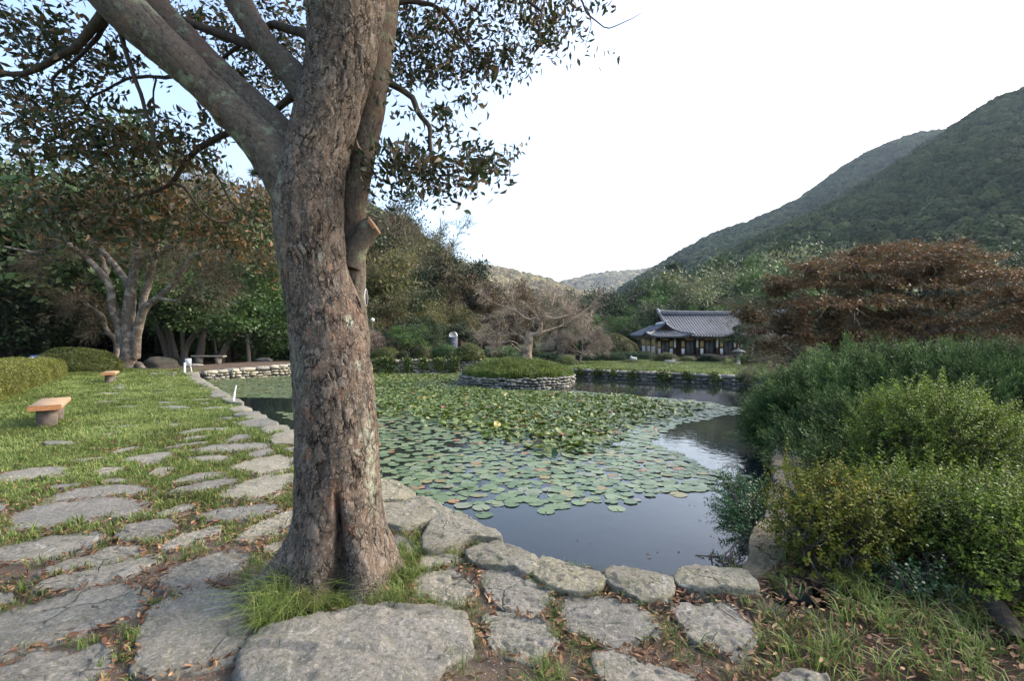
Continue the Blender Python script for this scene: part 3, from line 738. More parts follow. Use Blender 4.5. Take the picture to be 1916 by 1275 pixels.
EDGES = [
 (A_, [(1490,655),(1560,630),(1660,620),(1740,650),(1720,672),(1560,676)]),
 (A_, [(1640,684),(1700,668),(1800,668),(1812,690),(1700,718),(1650,704)]),
 (A_, [(1695,742),(1760,702),(1860,692),(1905,740),(1880,778),(1720,775)]),
 (A_, [(1780,812),(1860,788),(1925,785),(1930,820),(1830,830)]),
 (A_, [(1530,614),(1600,585),(1660,600),(1680,620),(1580,624)]),
 (A_, [(1440,558),(1520,540),(1580,560),(1560,572),(1460,577)]),
 (A_, [(1470,592),(1540,572),(1620,575),(1630,590),(1490,602)]),
 (A_, [(1320,472),(1380,448),(1440,470),(1430,482),(1330,487)]),
 (A_, [(1390,495),(1440,485),(1500,500),(1530,522),(1440,519)]),
 (C_, [(770,70),(860,95),(940,150),(900,185),(760,195),(650,190),(660,90)]),
 (C_, [(765,205),(880,190),(960,165),(1080,210),(1160,262),(1040,300),(870,340),(790,320),(690,300),(690,215)]),
 (C_, [(1000,400),(1060,300),(1150,265),(1240,290),(1320,345),(1400,370),(1415,405),(1250,400),(1180,440),(1060,470),(1010,460)]),
 (C_, [(1245,480),(1290,450),(1420,425),(1520,460),(1620,510),(1610,570),(1540,590),(1480,560),(1310,545),(1265,520)]),
 (D_, [(0,620),(50,555),(200,590),(400,650),(420,690),(350,740),(220,750),(100,720),(10,660)]),
 (D_, [(430,630),(490,612),(640,640),(820,680),(830,740),(790,790),(640,800),(520,740),(450,700)]),
 (D_, [(860,660),(900,620),(1100,615),(1250,635),(1330,700),(1340,750),(1200,745),(1000,740),(880,710)]),
 (F_, [(80,660),(140,560),(135,460),(170,400),(240,350),(340,370),(380,440),(330,560),(220,650)]),
 (F_, [(220,350),(240,290),(370,300),(400,360),(290,350)]),
 (F_, [(235,280),(250,190),(290,140),(400,150),(390,230),(360,290)]),
 (F_, [(268,132),(290,70),(390,90),(390,140)]),
]
FLAG_XY = []
flag_zs = {}
rg = np.random.default_rng(31)
for n, (cr, pts) in enumerate(FLAGS):
    poly = crop(*cr, pts, 0.03)
    big = n == 57
    d = np.mean([p[1] for p in poly])
    FLAG_XY.append([(p[0], p[1]) for p in poly])
    top = (0.075 if big else 0.028 + 0.010 * rg.random()) - (0.012 if d > 7 else 0)
    V, Q, T = slab(poly, top, 0.16, n + 1, rings=22 if d < 4.0 else (13 if d < 5.5 else 6), per=0.024 if d < 4.0 else (0.035 if d < 5.5 else 0.07), rough=1.2 if big else 1.0, big=1.6 if big else (1.2 if d < 4 else 0.8), crown=0.035 if big else 0.004)
    mk('flagstone', V, [Q, T], M['flag'], path, smooth=True)
edgeset = []
edge_wall = empty('pond_edge_wall', (0, 3.2, -0.3))
tag(edge_wall, 'rough boulder edging round the near corner and left side of the pond', 'stone edging', kind='thing')
inv = Vector(edge_wall.location)
def edge_stone(poly, top, skirt, seed, mat='edge', **kw):
    V, Q, T = slab(poly, top, skirt, seed, nz=1, **kw)
    V = V - np.array(inv)
    FLAG_XY.append([(p[0], p[1]) for p in poly])
    return mk('stone', V, [Q, T], M[mat], edge_wall, smooth=True)
for n, (cr, pts) in enumerate(EDGES):
    poly = crop(*cr, pts, 0.04)
    d = np.mean([p[1] for p in poly])
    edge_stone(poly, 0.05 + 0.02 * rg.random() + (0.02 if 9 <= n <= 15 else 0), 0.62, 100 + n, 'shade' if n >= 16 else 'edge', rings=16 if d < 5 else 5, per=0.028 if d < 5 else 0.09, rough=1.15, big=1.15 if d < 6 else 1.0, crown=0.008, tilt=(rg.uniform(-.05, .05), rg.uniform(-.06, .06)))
# the rest of the left edge, running away to the far corner, and of the right edge behind the juniper
def run_edge(A, B, wid, ln, seed, inward):
    r = np.random.default_rng(seed); A = np.array(A); B = np.array(B); L = np.linalg.norm(B - A); u = (B - A) / L; nrm = np.array([-u[1], u[0]]) * inward
    s = 0.0
    while s < L - 0.1:
        l = min(ln * r.uniform(0.7, 1.4), L - s); w = wid * r.uniform(0.8, 1.3)
        a = A + u * (s + 0.015); b = A + u * (s + l - 0.015)
        j = lambda: r.uniform(-0.05, 0.05, 2)
        poly = [a + j() * .5 - nrm * 0.03, (a + b) / 2 - nrm * 0.05 + j() * .6, b + j() * .5 - nrm * 0.03, b + nrm * w * 0.8 + j(), (a + b) / 2 + nrm * w + j(), a + nrm * w * 0.85 + j()]
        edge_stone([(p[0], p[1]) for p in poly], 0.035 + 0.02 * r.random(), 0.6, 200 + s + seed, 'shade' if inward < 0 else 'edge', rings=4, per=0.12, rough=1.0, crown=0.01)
        s += l
run_edge((-7.5, 12.75), (-8.6, 14.2), 0.42, 0.55, 1, 1)
run_edge((-8.6, 14.2), (-12.9, 19.8), 0.42, 0.6, 2, 1)
run_edge((-12.9, 19.8), (-15.4, 23.5), 0.45, 0.65, 3, 1)
run_edge((3.05, 5.6), (5.2, 9.0), 0.30, 0.55, 4, -1)
run_edge((5.2, 9.0), (12.0, 19.6), 0.5, 1.0, 5, -1)
# backing of rubble under the near edges, seen only from other places
mb = MB()
for k in range(len(POND)):
    a = np.array(POND[k]); b = np.array(POND[(k + 1) % len(POND)])
    L = np.linalg.norm(b - a); u = (b - a) / L; nn = np.array([-u[1], u[0]])   # outline is counter-clockwise? push outward
    mid_ = (a + b) / 2
    if inside(POND, np.array([mid_[0] + nn[0] * .1]), np.array([mid_[1] + nn[1] * .1]))[0]: nn = -nn
    zt = -0.05
    if b[1] > 24.4 and a[1] > 24.4 and (a[0] < 1): zt = 0.0
    s = int(L / 0.4) + 1
    for q in range(s):
        c = a + u * L * (q + .5) / s + nn * 0.24
        mb.box((c[0] - inv[0], c[1] - inv[1], (zt - 1.2) / 2 - inv[2]), (L / s / 2 - 0.012, 0.10, (zt + 1.2) / 2), math.atan2(u[1], u[0]))
bk = mb.build('rubble', M['wall'], edge_wall); bk['kind'] = 'stuff'

# further scattered flagstones under the turf towards the far end
r = np.random.default_rng(77); placed = [np.mean(p, 0) for p in FLAG_XY]
tries = 0; cnt = 0
while cnt < 150 and tries < 14000:
    tries += 1
    y = r.uniform(7.5, 24.0); xe = np.interp(y, [7.85, 10.5, 14.2, 19.8, 23.6], [-3.5, -5.7, -8.6, -12.9, -15.5])
    x = xe - r.uniform(0.7, 3.0 + (y - 7) * 0.05)
    if y > 21 and r.random() < 0.3: pass
    q = np.array([x, y])
    if min(np.linalg.norm((q - p) * np.array([0.72, 1.0])) for p in placed) < 0.60: continue
    placed.append(q); cnt += 1
    w, h = r.uniform(0.22, 0.50), r.uniform(0.12, 0.27)
    a = np.arange(8) / 8 * 2 * math.pi
    ang = r.uniform(-0.4, 0.4)
    ex = np.cos(a) * w * r.uniform(0.8, 1.15, 8); ey = np.sin(a) * h * r.uniform(0.8, 1.15, 8)
    poly = [(x + ex[k] * math.cos(ang) - ey[k] * math.sin(ang), y + ex[k] * math.sin(ang) + ey[k] * math.cos(ang)) for k in range(8)]
    FLAG_XY.append(poly)
    V, Q, T = slab(poly, 0.040 + ground_z(x, y), 0.12, 300 + cnt, rings=3, per=0.12, rough=0.8)
    mk('flagstone', V, [Q, T], M['flag'], path, smooth=True)

# ---------------------------------------------------------------- stone walls: courses of separate stones
def wall_stone_mesh(r):
    """one rough block about 1 x 1 x 1, 26 points"""
    g = np.array([[x, y, z] for z in (-1, 0, 1) for y in (-1, 0, 1) for x in (-1, 0, 1)], float)
    n = np.linalg.norm(g, axis=1, keepdims=True)
    V = g * np.where(n > 1.5, 0.80, np.where(n > 1.2, 0.92, 1.0)) * 0.5
    V = V + r.uniform(-0.07, 0.07, V.shape)
    idx = lambda x, y, z: z * 9 + y * 3 + x
    Q = []
    for a in range(2):
        for b in range(2):
            Q += [[idx(a, b, 0), idx(a, b + 1, 0), idx(a + 1, b + 1, 0), idx(a + 1, b, 0)], [idx(a, b, 2), idx(a + 1, b, 2), idx(a + 1, b + 1, 2), idx(a, b + 1, 2)],
                  [idx(a, 0, b), idx(a + 1, 0, b), idx(a + 1, 0, b + 1), idx(a, 0, b + 1)], [idx(a, 2, b), idx(a, 2, b + 1), idx(a + 1, 2, b + 1), idx(a + 1, 2, b)],
                  [idx(0, a, b), idx(0, a, b + 1), idx(0, a + 1, b + 1), idx(0, a + 1, b)], [idx(2, a, b), idx(2, a + 1, b), idx(2, a + 1, b + 1), idx(2, a, b + 1)]]
    return V, np.array(Q)
SM = {}
for mname in ('wall', 'wallw', 'edge'):
    SM[mname] = []
    for k in range(7):
        V, Q = wall_stone_mesh(np.random.default_rng(500 + k)); SM[mname].append(mesh_data('stone', V, Q, [M[mname]], True))
def stone_wall(name, label, path2, ztop, zbot, sw, sh, seed, cap=None, closed=False, mat='wall', thick=0.34, maxn=300):
    """path2: plan line of the face, stones stand outward (left of travel); cap = (height, length, material) of the top course"""
    r = np.random.default_rng(seed)
    root = empty(name, (path2[0][0], path2[0][1], zbot)); tag(root, label, 'stone wall', kind='thing')
    org = np.array(root.location)
    P = np.array(path2, float)
    seg = np.linalg.norm(np.diff(P, axis=0), axis=1); cum = np.concatenate([[0], np.cumsum(seg)]); L = cum[-1]
    zt = np.interp(np.arange(len(P)), np.arange(len(P)), ztop) if np.ndim(ztop) else np.full(len(P), ztop)
    stones = []
    def at(s): return np.array([np.interp(s, cum, P[:, 0]), np.interp(s, cum, P[:, 1])]), np.interp(s, cum, zt)
    z = zbot; rows = []
    H = max(zt) - zbot - (cap[0] if cap else 0)
    nrow = max(1, int(round(H / sh))); hs = H / nrow
    for k in range(nrow):
        s = -r.uniform(0, sw * 0.6)
        while s < L:
            l = sw * r.uniform(0.4, 1.35); stones.append((max(s, 0), min(s + l, L), zbot + k * hs, hs, mat)); s += l
    if cap:
        s = 0
        while s < L - 0.02:
            l = min(cap[1] * r.uniform(0.6, 1.5), L - s)
            stones.append((s, s + l, None, cap[0], cap[2])); s += l
    mb = MB(); out = 0
    order = sorted(stones, key=lambda q: -(2 if q[2] is None else 1) - q[2] if q[2] is not None else -9)
    for (s0, s1, zb, h, mt) in order:
        if s1 - s0 < 0.05: continue
        (c, ztp) = at((s0 + s1) / 2); a, _ = at(s0); b, _ = at(s1)
        u = (b - a); l = np.linalg.norm(u); u /= l; nn = np.array([-u[1], u[0]])
        if zb is None: zc = ztp - h / 2
        else:
            zc = zb + h / 2
            if zc > ztp - (cap[0] if cap else 0) : continue
        hh = h * r.uniform(0.74, 1.16) if zb is not None else h * r.uniform(0.92, 1.06)
        c = c + nn * (thick / 2 - r.uniform(0, 0.06))
        loc = (c[0] - org[0], c[1] - org[1], zc + (r.uniform(-0.035, 0.035) if zb is not None else 0) - org[2])
        sc = (l * 0.96, thick, hh)
        rot = (r.uniform(-.05, .05), r.uniform(-.07, .07) if zb is not None else 0, math.atan2(u[1], u[0]) + r.uniform(-.04, .04))
        me = SM[mt][r.integers(0, 7)]
        if out < maxn - 1:
            obj('stone', me, root, loc, rot, sc); out += 1
        else:
            mb.box(loc, (sc[0] * .48, sc[1] * .47, sc[2] * .47), rot[2])
    if mb.n:
        o = mb.build('stones', M[mat], root); o['kind'] = 'stuff'
    return root
stone_wall('stone_wall', 'long retaining wall of grey blocks along the far right bank below the tiled house', [(12.3, 20.0), (3.1, 27.2)], 0.02, -0.62, 0.36, 0.16, 3, cap=(0.20, 0.42, 'wall'), mat='wall', thick=0.36, maxn=200)
stone_wall('stone_wall', 'short stretch of stone wall turning the corner behind the round island', [(3.1, 27.2), (0.6, 30.2), (-3.2, 29.6)], [0.02, 0.25, 0.45], -0.62, 0.32, 0.15, 4, mat='wall', thick=0.36, maxn=120)
stone_wall('stone_wall', 'creeper hung stone wall on the far bank below the round clipped bushes', [(-3.2, 29.6), (-9.0, 28.35)], [0.45, 0.43], -0.62, 0.34, 0.16, 5, mat='wallw', thick=0.4, maxn=200)
stone_wall('stone_wall', 'pale capped stone wall on the far left bank in front of the dark wood', [(-9.0, 28.35), (-12.5, 27.6), (-14.7, 25.0)], [0.43, 0.28, 0.10], -0.62, 0.33, 0.15, 6, cap=(0.22, 0.62, 'wallw'), mat='wallw', thick=0.42, maxn=180)
stone_wall('stone_wall', 'small low corner of the pond wall beside the white sign', [(-14.8, 24.9), (-15.45, 23.9)], [0.10, 0.06], -0.62, 0.3, 0.14, 7, cap=(0.2, 0.5, 'wallw'), mat='wall', thick=0.4)
# dark squared block at the corner
mk_ = MB(); mk_.box((0, 0, 0), (0.34, 0.30, 0.22), 0.75)
cb = mk_.build('corner_block', m_plain('dark_block_stone', (0.13, 0.135, 0.13), 0.9, 0.2, 6), loc=(-14.75, 25.05, -0.10)); tag(cb, 'dark grey square stone block at the corner of the pond wall', 'stone block')
a = np.arange(49) / 48 * 2 * math.pi
ring = [(ISL[0] + ISL_R * math.cos(t), ISL[1] + ISL_R * math.sin(t)) for t in -a]
ring = ring[::-1]
isw = stone_wall('stone_wall', 'low round wall of small stacked stones ringing the island', ring, 0.02, -0.55, 0.25, 0.125, 8, mat='wall', thick=0.34, maxn=300)

# island mound
r0 = np.linspace(0, 1, 24) ** 0.8; th = np.arange(72) / 72 * 2 * math.pi
RR, TT = np.meshgrid(r0, th)
mz = lambda rr, x, y: -0.03 + 0.54 * (1 - rr ** 2.0) ** 1.1 + 0.05 * fbm(np.stack([x.ravel() * 1.6, y.ravel() * 1.6, np.zeros(x.size)], 1), 3).reshape(x.shape)
MX = ISL[0] + RR * (ISL_R - 0.16) * np.cos(TT); MY = ISL[1] + RR * (ISL_R - 0.16) * np.sin(TT)
MZ = mz(RR, MX, MY)
nr_ = len(r0); i = np.arange(72)[:, None] * nr_ + np.arange(nr_ - 1)[None, :]; i2 = ((np.arange(72)[:, None] + 1) % 72) * nr_ + np.arange(nr_ - 1)[None, :]
Vm = np.stack([MX, MY, MZ], -1).reshape(-1, 3)
isl = mk('island', Vm, np.stack([i, i + 1, i2 + 1, i2], -1).reshape(-1, 4), M['ground'], smooth=True, attrs={'green': np.full(len(Vm), 0.9), 'leafy': np.zeros(len(Vm))})
tag(isl, 'round grassy mound island in the pond', kind='structure')
# paving at the far end of the path under the pale tree
# ---------------------------------------------------------------- the big tree in front
tree = empty('broadleaf_tree', (-1.05, 3.0, 0.0))
tag(tree, 'thick flaking trunk with two limbs leaning left and brown leaves, growing between the flagstones', 'tree')
TO = np.array(tree.location)
def cols(pts, d):
    """px,py,radius px -> world centre + radius; d a number or one per row"""
    out = []
    for k, p in enumerate(pts):
        dd = d if np.isscalar(d) else np.interp(k / (len(pts) - 1), np.linspace(0, 1, len(d)), d)
        w = W(p[0], p[1], dd); out.append([*w, p[2] / F * dd])
    return np.array(out)
def bark_limb(name, C, k, step, mat, crack_w=0.006, crack_d=0.010, plate=0.045, flake=0.006, disp=None, seed=1, extra=None, wob=0.0):
    C = spline(C, step); P = C[:, :3]; R = C[:, 3]
    T, U, Bn = frames(P); n = len(P)
    # turn the frame so that angle -90 deg looks at the camera
    s = np.concatenate([[0], np.cumsum(np.linalg.norm(np.diff(P, axis=0), axis=1))])
    th = np.arange(k) * 2 * math.pi / k
    TH, SS = np.meshgrid(th, s)
    N = np.cos(TH)[..., None] * U[:, None, :] + np.sin(TH)[..., None] * Bn[:, None, :]
    PO = P[:, None, :] + R[:, None, None] * N
    flat = PO.reshape(-1, 3); Nf = N.reshape(-1, 3)
    Rm = R.mean(); A = TH * Rm; A = A.ravel(); S = SS.ravel()
    # voronoi bark plates on the unrolled surface, stretched along the trunk
    wq = plate * np.stack([fbm(flat * 9, 4, 2.2, .65), fbm(flat * 9 + 40, 4, 2.2, .65)], 1)
    a = A + wq[:, 0] * 1.4; b = (S + wq[:, 1] * 1.2) * 0.55
    Lc, Ls = 2 * math.pi * Rm, s[-1] * 0.55
    rg = np.random.default_rng(seed)
    ns = int(Lc * Ls / (plate * plate)) + 4
    sa, sb = rg.uniform(0, Lc, ns), rg.uniform(-.05, Ls + .05, ns); h = rg.random(ns)
    sa = np.concatenate([sa, sa - Lc, sa + Lc]); sb = np.tile(sb, 3); h = np.tile(h, 3)
    keep = (sa > -0.2) & (sa < Lc + 0.2); sa, sb, h = sa[keep], sb[keep], h[keep]
    o = np.argsort(sb); sa, sb, h = sa[o], sb[o], h[o]
    F1 = np.empty(len(a)); F2 = np.empty(len(a)); HH = np.empty(len(a)); OR = np.empty(len(a))
    for c0 in range(0, n, 12):
        sl = slice(c0 * k, min(n, c0 + 12) * k); bl = b[sl]
        lo, hi = np.searchsorted(sb, [bl.min() - plate * 2.4, bl.max() + plate * 2.4])
        D = (a[sl, None] - sa[None, lo:hi]) ** 2 + (bl[:, None] - sb[None, lo:hi]) ** 2
        ix = np.argpartition(D, 1, axis=1)[:, :2]; d2 = np.sqrt(np.take_along_axis(D, ix, 1)); oo = np.argsort(d2, 1)
        d2 = np.take_along_axis(d2, oo, 1); ix = np.take_along_axis(ix, oo, 1)
        F1[sl], F2[sl], HH[sl] = d2[:, 0], d2[:, 1], h[lo:hi][ix[:, 0]]
        da = np.abs(sa[lo:hi][ix[:, 0]] - sa[lo:hi][ix[:, 1]]); db = np.abs(sb[lo:hi][ix[:, 0]] - sb[lo:hi][ix[:, 1]]); OR[sl] = da / (da + db + 1e-6)
    e = F2 - F1
    # only some seams open into cracks; vertical fissures run long
    open_ = sstep(-0.3, 0.25, fbm(flat * 9 + 9, 3)) * (.22 + .78 * sstep(.4, .8, OR))
    crack = (1 - sstep(crack_w * 0.4, crack_w * 1.6, e)) * open_
    fis = vnoise(np.stack([flat[:, 0] * 16, flat[:, 1] * 16, flat[:, 2] * 2.2], 1)) ; fis = (1 - sstep(0.0, 0.020, np.abs(fis - 0.5))) * sstep(0.0, 0.35, fbm(flat * 2.3 + 30, 2))
    dz = flake * (HH - 0.5) * 2.4 * sstep(0, crack_w * 2, e) + flake * 1.2 * sstep(0, plate * 0.25, e) * .4 - crack_d * crack - crack_d * 0.7 * fis
    dz += 0.005 * fbm(flat * 26, 4, 2.2, .65) + wob * fbm(flat * 2.2, 2)
    fresh = .8 * sstep(0.34, 0.46, fbm(flat * 5.1 + 70, 3)) * (HH > 0.7) * (e > crack_w)
    lich = np.zeros(len(a))
    if extra is not None:
        ed_, fr_, li_ = extra(flat, TH.ravel(), Nf)
        dz = dz + ed_; fresh = np.maximum(fresh, fr_); lich = np.maximum(lich, li_)
    V = flat + Nf * dz[:, None]
    i = np.arange(n - 1)[:, None] * k; j = np.arange(k)[None, :]; j2 = (j + 1) % k
    Q = np.stack([i + j, i + j2, i + k + j2, i + k + j], -1).reshape(-1, 4)
    return mk(name, V - TO, Q, mat, tree, smooth=True, attrs={'plate': HH, 'crack': np.clip(np.maximum(crack, fis * .8), 0, 1), 'fresh': fresh.astype(float), 'lichen': lich})
MAIN = cols([(628, 1165, 104), (629, 1130, 101), (631, 1085, 96), (633, 1040, 90), (634, 1000, 84), (633, 940, 79), (632, 880, 76.5), (630, 800, 74), (622, 700, 71.5), (610, 600, 67),
             (595, 540, 61), (587, 500, 59), (580, 440, 61), (578, 380, 63), (582, 330, 62), (592, 290, 59), (602, 255, 57.5), (616, 200, 58), (630, 145, 59.5),
             (641, 80, 64), (648, 0, 70), (660, -120, 72), (680, -300, 66), (720, -560, 50), (770, -900, 34)], 3.0)
def base_shape(P, th, N):
    # camera side is -Y; angle measured in plan round the vertical
    x0 = np.interp(P[:, 2], MAIN[:, 2], MAIN[:, 0]); ang = np.degrees(np.arctan2(P[:, 1] - 3.0, P[:, 0] - x0))   # -90 towards the camera
    z = P[:, 2]; low = 1 - sstep(-0.05, 0.55, z)
    d = np.zeros(len(z))
    def lobe(c, w): q = (ang - c + 180) % 360 - 180; return np.exp(-(q / w) ** 2)
    # cleft on the camera side, two swollen lips beside it
    cz = 1 - sstep(0.50, 0.70, z); c_ang = -72 + 4 * np.sin(z * 5)
    wd = 3.5 + 6.0 * (1 - sstep(0.0, 0.6, z))
    d -= 0.105 * cz * np.exp(-(np.abs((ang - c_ang)) / wd) ** 2.4)
    d += 0.045 * cz * (lobe(-96, 14) + lobe(-46, 15) * 1.1) * (0.4 + low)
    # buttresses and root flare
    d += low ** 1.5 * (0.13 * lobe(-178, 20) + 0.17 * lobe(-150, 15) + 0.06 * lobe(-112, 13) + 0.05 * lobe(-30, 20) + 0.10 * lobe(20, 22) + 0.12 * lobe(90, 26))
    low2 = 1 - sstep(-0.08, 0.16, z)
    d += low2 * (0.16 * lobe(-163, 14) + 0.05 * lobe(-60, 18) + 0.05 * lobe(-100, 12))
    d += 0.012 * fbm(np.stack([P[:, 0] * 3, P[:, 1] * 3, P[:, 2] * 1.2], 1), 2)
    red = np.exp(-((ang + 74) / 9) ** 2) * np.exp(-((z - 0.62) / 0.10) ** 2) * 1.3
    red += sstep(0.34, 0.55, fbm(P * 9 + 11, 3)) * np.exp(-((ang + 80) / 25) ** 2) * (z < 1.5) * .5
    for (ax, az, ra, rz) in ((-90, 1.36, 4, 0.05), (-96, 1.55, 5, 0.04), (-100, 1.05, 5, 0.035), (-60, 1.2, 4, 0.05), (-108, 0.85, 5, 0.04), (-125, 0.42, 5, 0.03), (-98, 0.1, 7, 0.06), (-96, 2.0, 6, .05)):
        red = np.maximum(red, 1.2 * sstep(0.25, 0.75, np.exp(-((ang - ax) / ra) ** 2 - ((z - az) / rz) ** 2) + 0.3 * fbm(P * 25, 2)))
    lic = np.exp(-((ang + 22) / 10) ** 2) * sstep(0.35, 0.6, z) * (1 - sstep(.95, 1.1, z)) * 1.1
    for (ax, az, s) in ((-38, 0.93, .035), (-44, 0.85, .03), (-30, 1.36, .04), (-34, 1.62, .05), (-52, 0.92, .02), (-56, 2.0, .03), (-28, 1.1, .03)):
        lic = np.maximum(lic, 1.4 * sstep(0.35, 0.7, np.exp(-((ang - ax) / (s * 140)) ** 2 - ((z - az) / s) ** 2)))
    lic = np.maximum(lic, 0.55 * sstep(0.0, 0.5, fbm(P * 2.2 + 5, 2)) * (np.abs(ang) > 110))
    return d, np.clip(red, 0, 1), np.clip(lic, 0, 1)
bark_limb('trunk', MAIN, 260, 0.0095, M['bark'], plate=0.038, crack_w=0.0042, crack_d=0.010, flake=0.0036, extra=base_shape, seed=4)
STEM = cols([(648, 700, 40), (655, 640, 36), (659, 590, 26), (661, 540, 22.5), (661, 480, 22), (660, 430, 23), (661, 380, 24), (668, 340, 24), (678, 290, 24), (690, 220, 26), (699, 150, 28), (708, 60, 31), (714, -10, 32), (726, -160, 31), (745, -380, 26), (770, -640, 18)], 3.22)
bark_limb('stem', STEM, 110, 0.014, M['limb'], plate=0.06, crack_w=0.003, crack_d=0.003, flake=0.002, seed=6)
LA = cols([(585, 430, 40), (560, 372, 46), (535, 325, 44), (505, 285, 38), (470, 247, 33), (430, 206, 31), (385, 160, 31), (335, 112, 33), (285, 66, 35), (225, 10, 37), (150, -70, 36), (60, -180, 34), (-60, -330, 30)], (3.0, 2.8))
bark_limb('limb', LA, 130, 0.014, M['limb'], plate=0.055, crack_w=0.004, crack_d=0.005, flake=0.003, seed=7, wob=0.010)
LB = cols([(590, 400, 36), (572, 330, 42), (545, 290, 34), (515, 245, 32), (472, 200, 30), (425, 155, 28), (380, 110, 27), (330, 58, 27), (280, 2, 27), (215, -80, 27), (120, -200, 26), (20, -330, 24)], (3.08, 3.1))
bark_limb('limb', LB, 110, 0.014, M['limb'], plate=0.055, crack_w=0.004, crack_d=0.005, flake=0.003, seed=8, wob=0.008)
LC = cols([(600, 215, 34), (570, 168, 27), (540, 130, 25), (505, 95, 23), (478, 55, 23), (450, 8, 24), (420, -60, 23), (370, -180, 20), (300, -320, 15)], (3.05, 3.2))
bark_limb('limb', LC, 80, 0.016, M['limb'], plate=0.05, crack_w=0.003, crack_d=0.003, flake=0.002, seed=9, wob=0.006)
STUB = cols([(655, 500, 20), (664, 470, 20), (676, 448, 19), (688, 430, 19), (700, 421, 18)], 3.16)
bark_limb('pruned_stub', STUB, 60, 0.012, M['limb'], plate=0.05, crack_w=0.004, crack_d=0.004, flake=0.003, seed=10)
# the sawn face of the stub
Ts, Us, Bs = frames(spline(STUB, 0.012)[:, :3]); c = STUB[-1, :3] + Ts[-1] * 0.003; rr = STUB[-1, 3] * 1.04
a = np.arange(20) * 2 * math.pi / 20; jr = 1 + 0.06 * np.sin(a * 3)
V = np.concatenate([[c], c + rr * jr[:, None] * (np.cos(a)[:, None] * Us[-1] + np.sin(a)[:, None] * Bs[-1]), c - Ts[-1] * 0.02 + rr * jr[:, None] * (np.cos(a)[:, None] * Us[-1] + np.sin(a)[:, None] * Bs[-1])])
k20 = np.arange(20)
mk('sawn_face', V - TO, [np.stack([np.zeros(20, int), 1 + k20, 1 + (k20 + 1) % 20], 1), np.stack([1 + k20, 21 + k20, 21 + (k20 + 1) % 20, 1 + (k20 + 1) % 20], 1)],
   m_plain('fresh_sawn_wood', (0.30, 0.17, 0.09), 0.8, 0.3, 30, 0.5), tree)
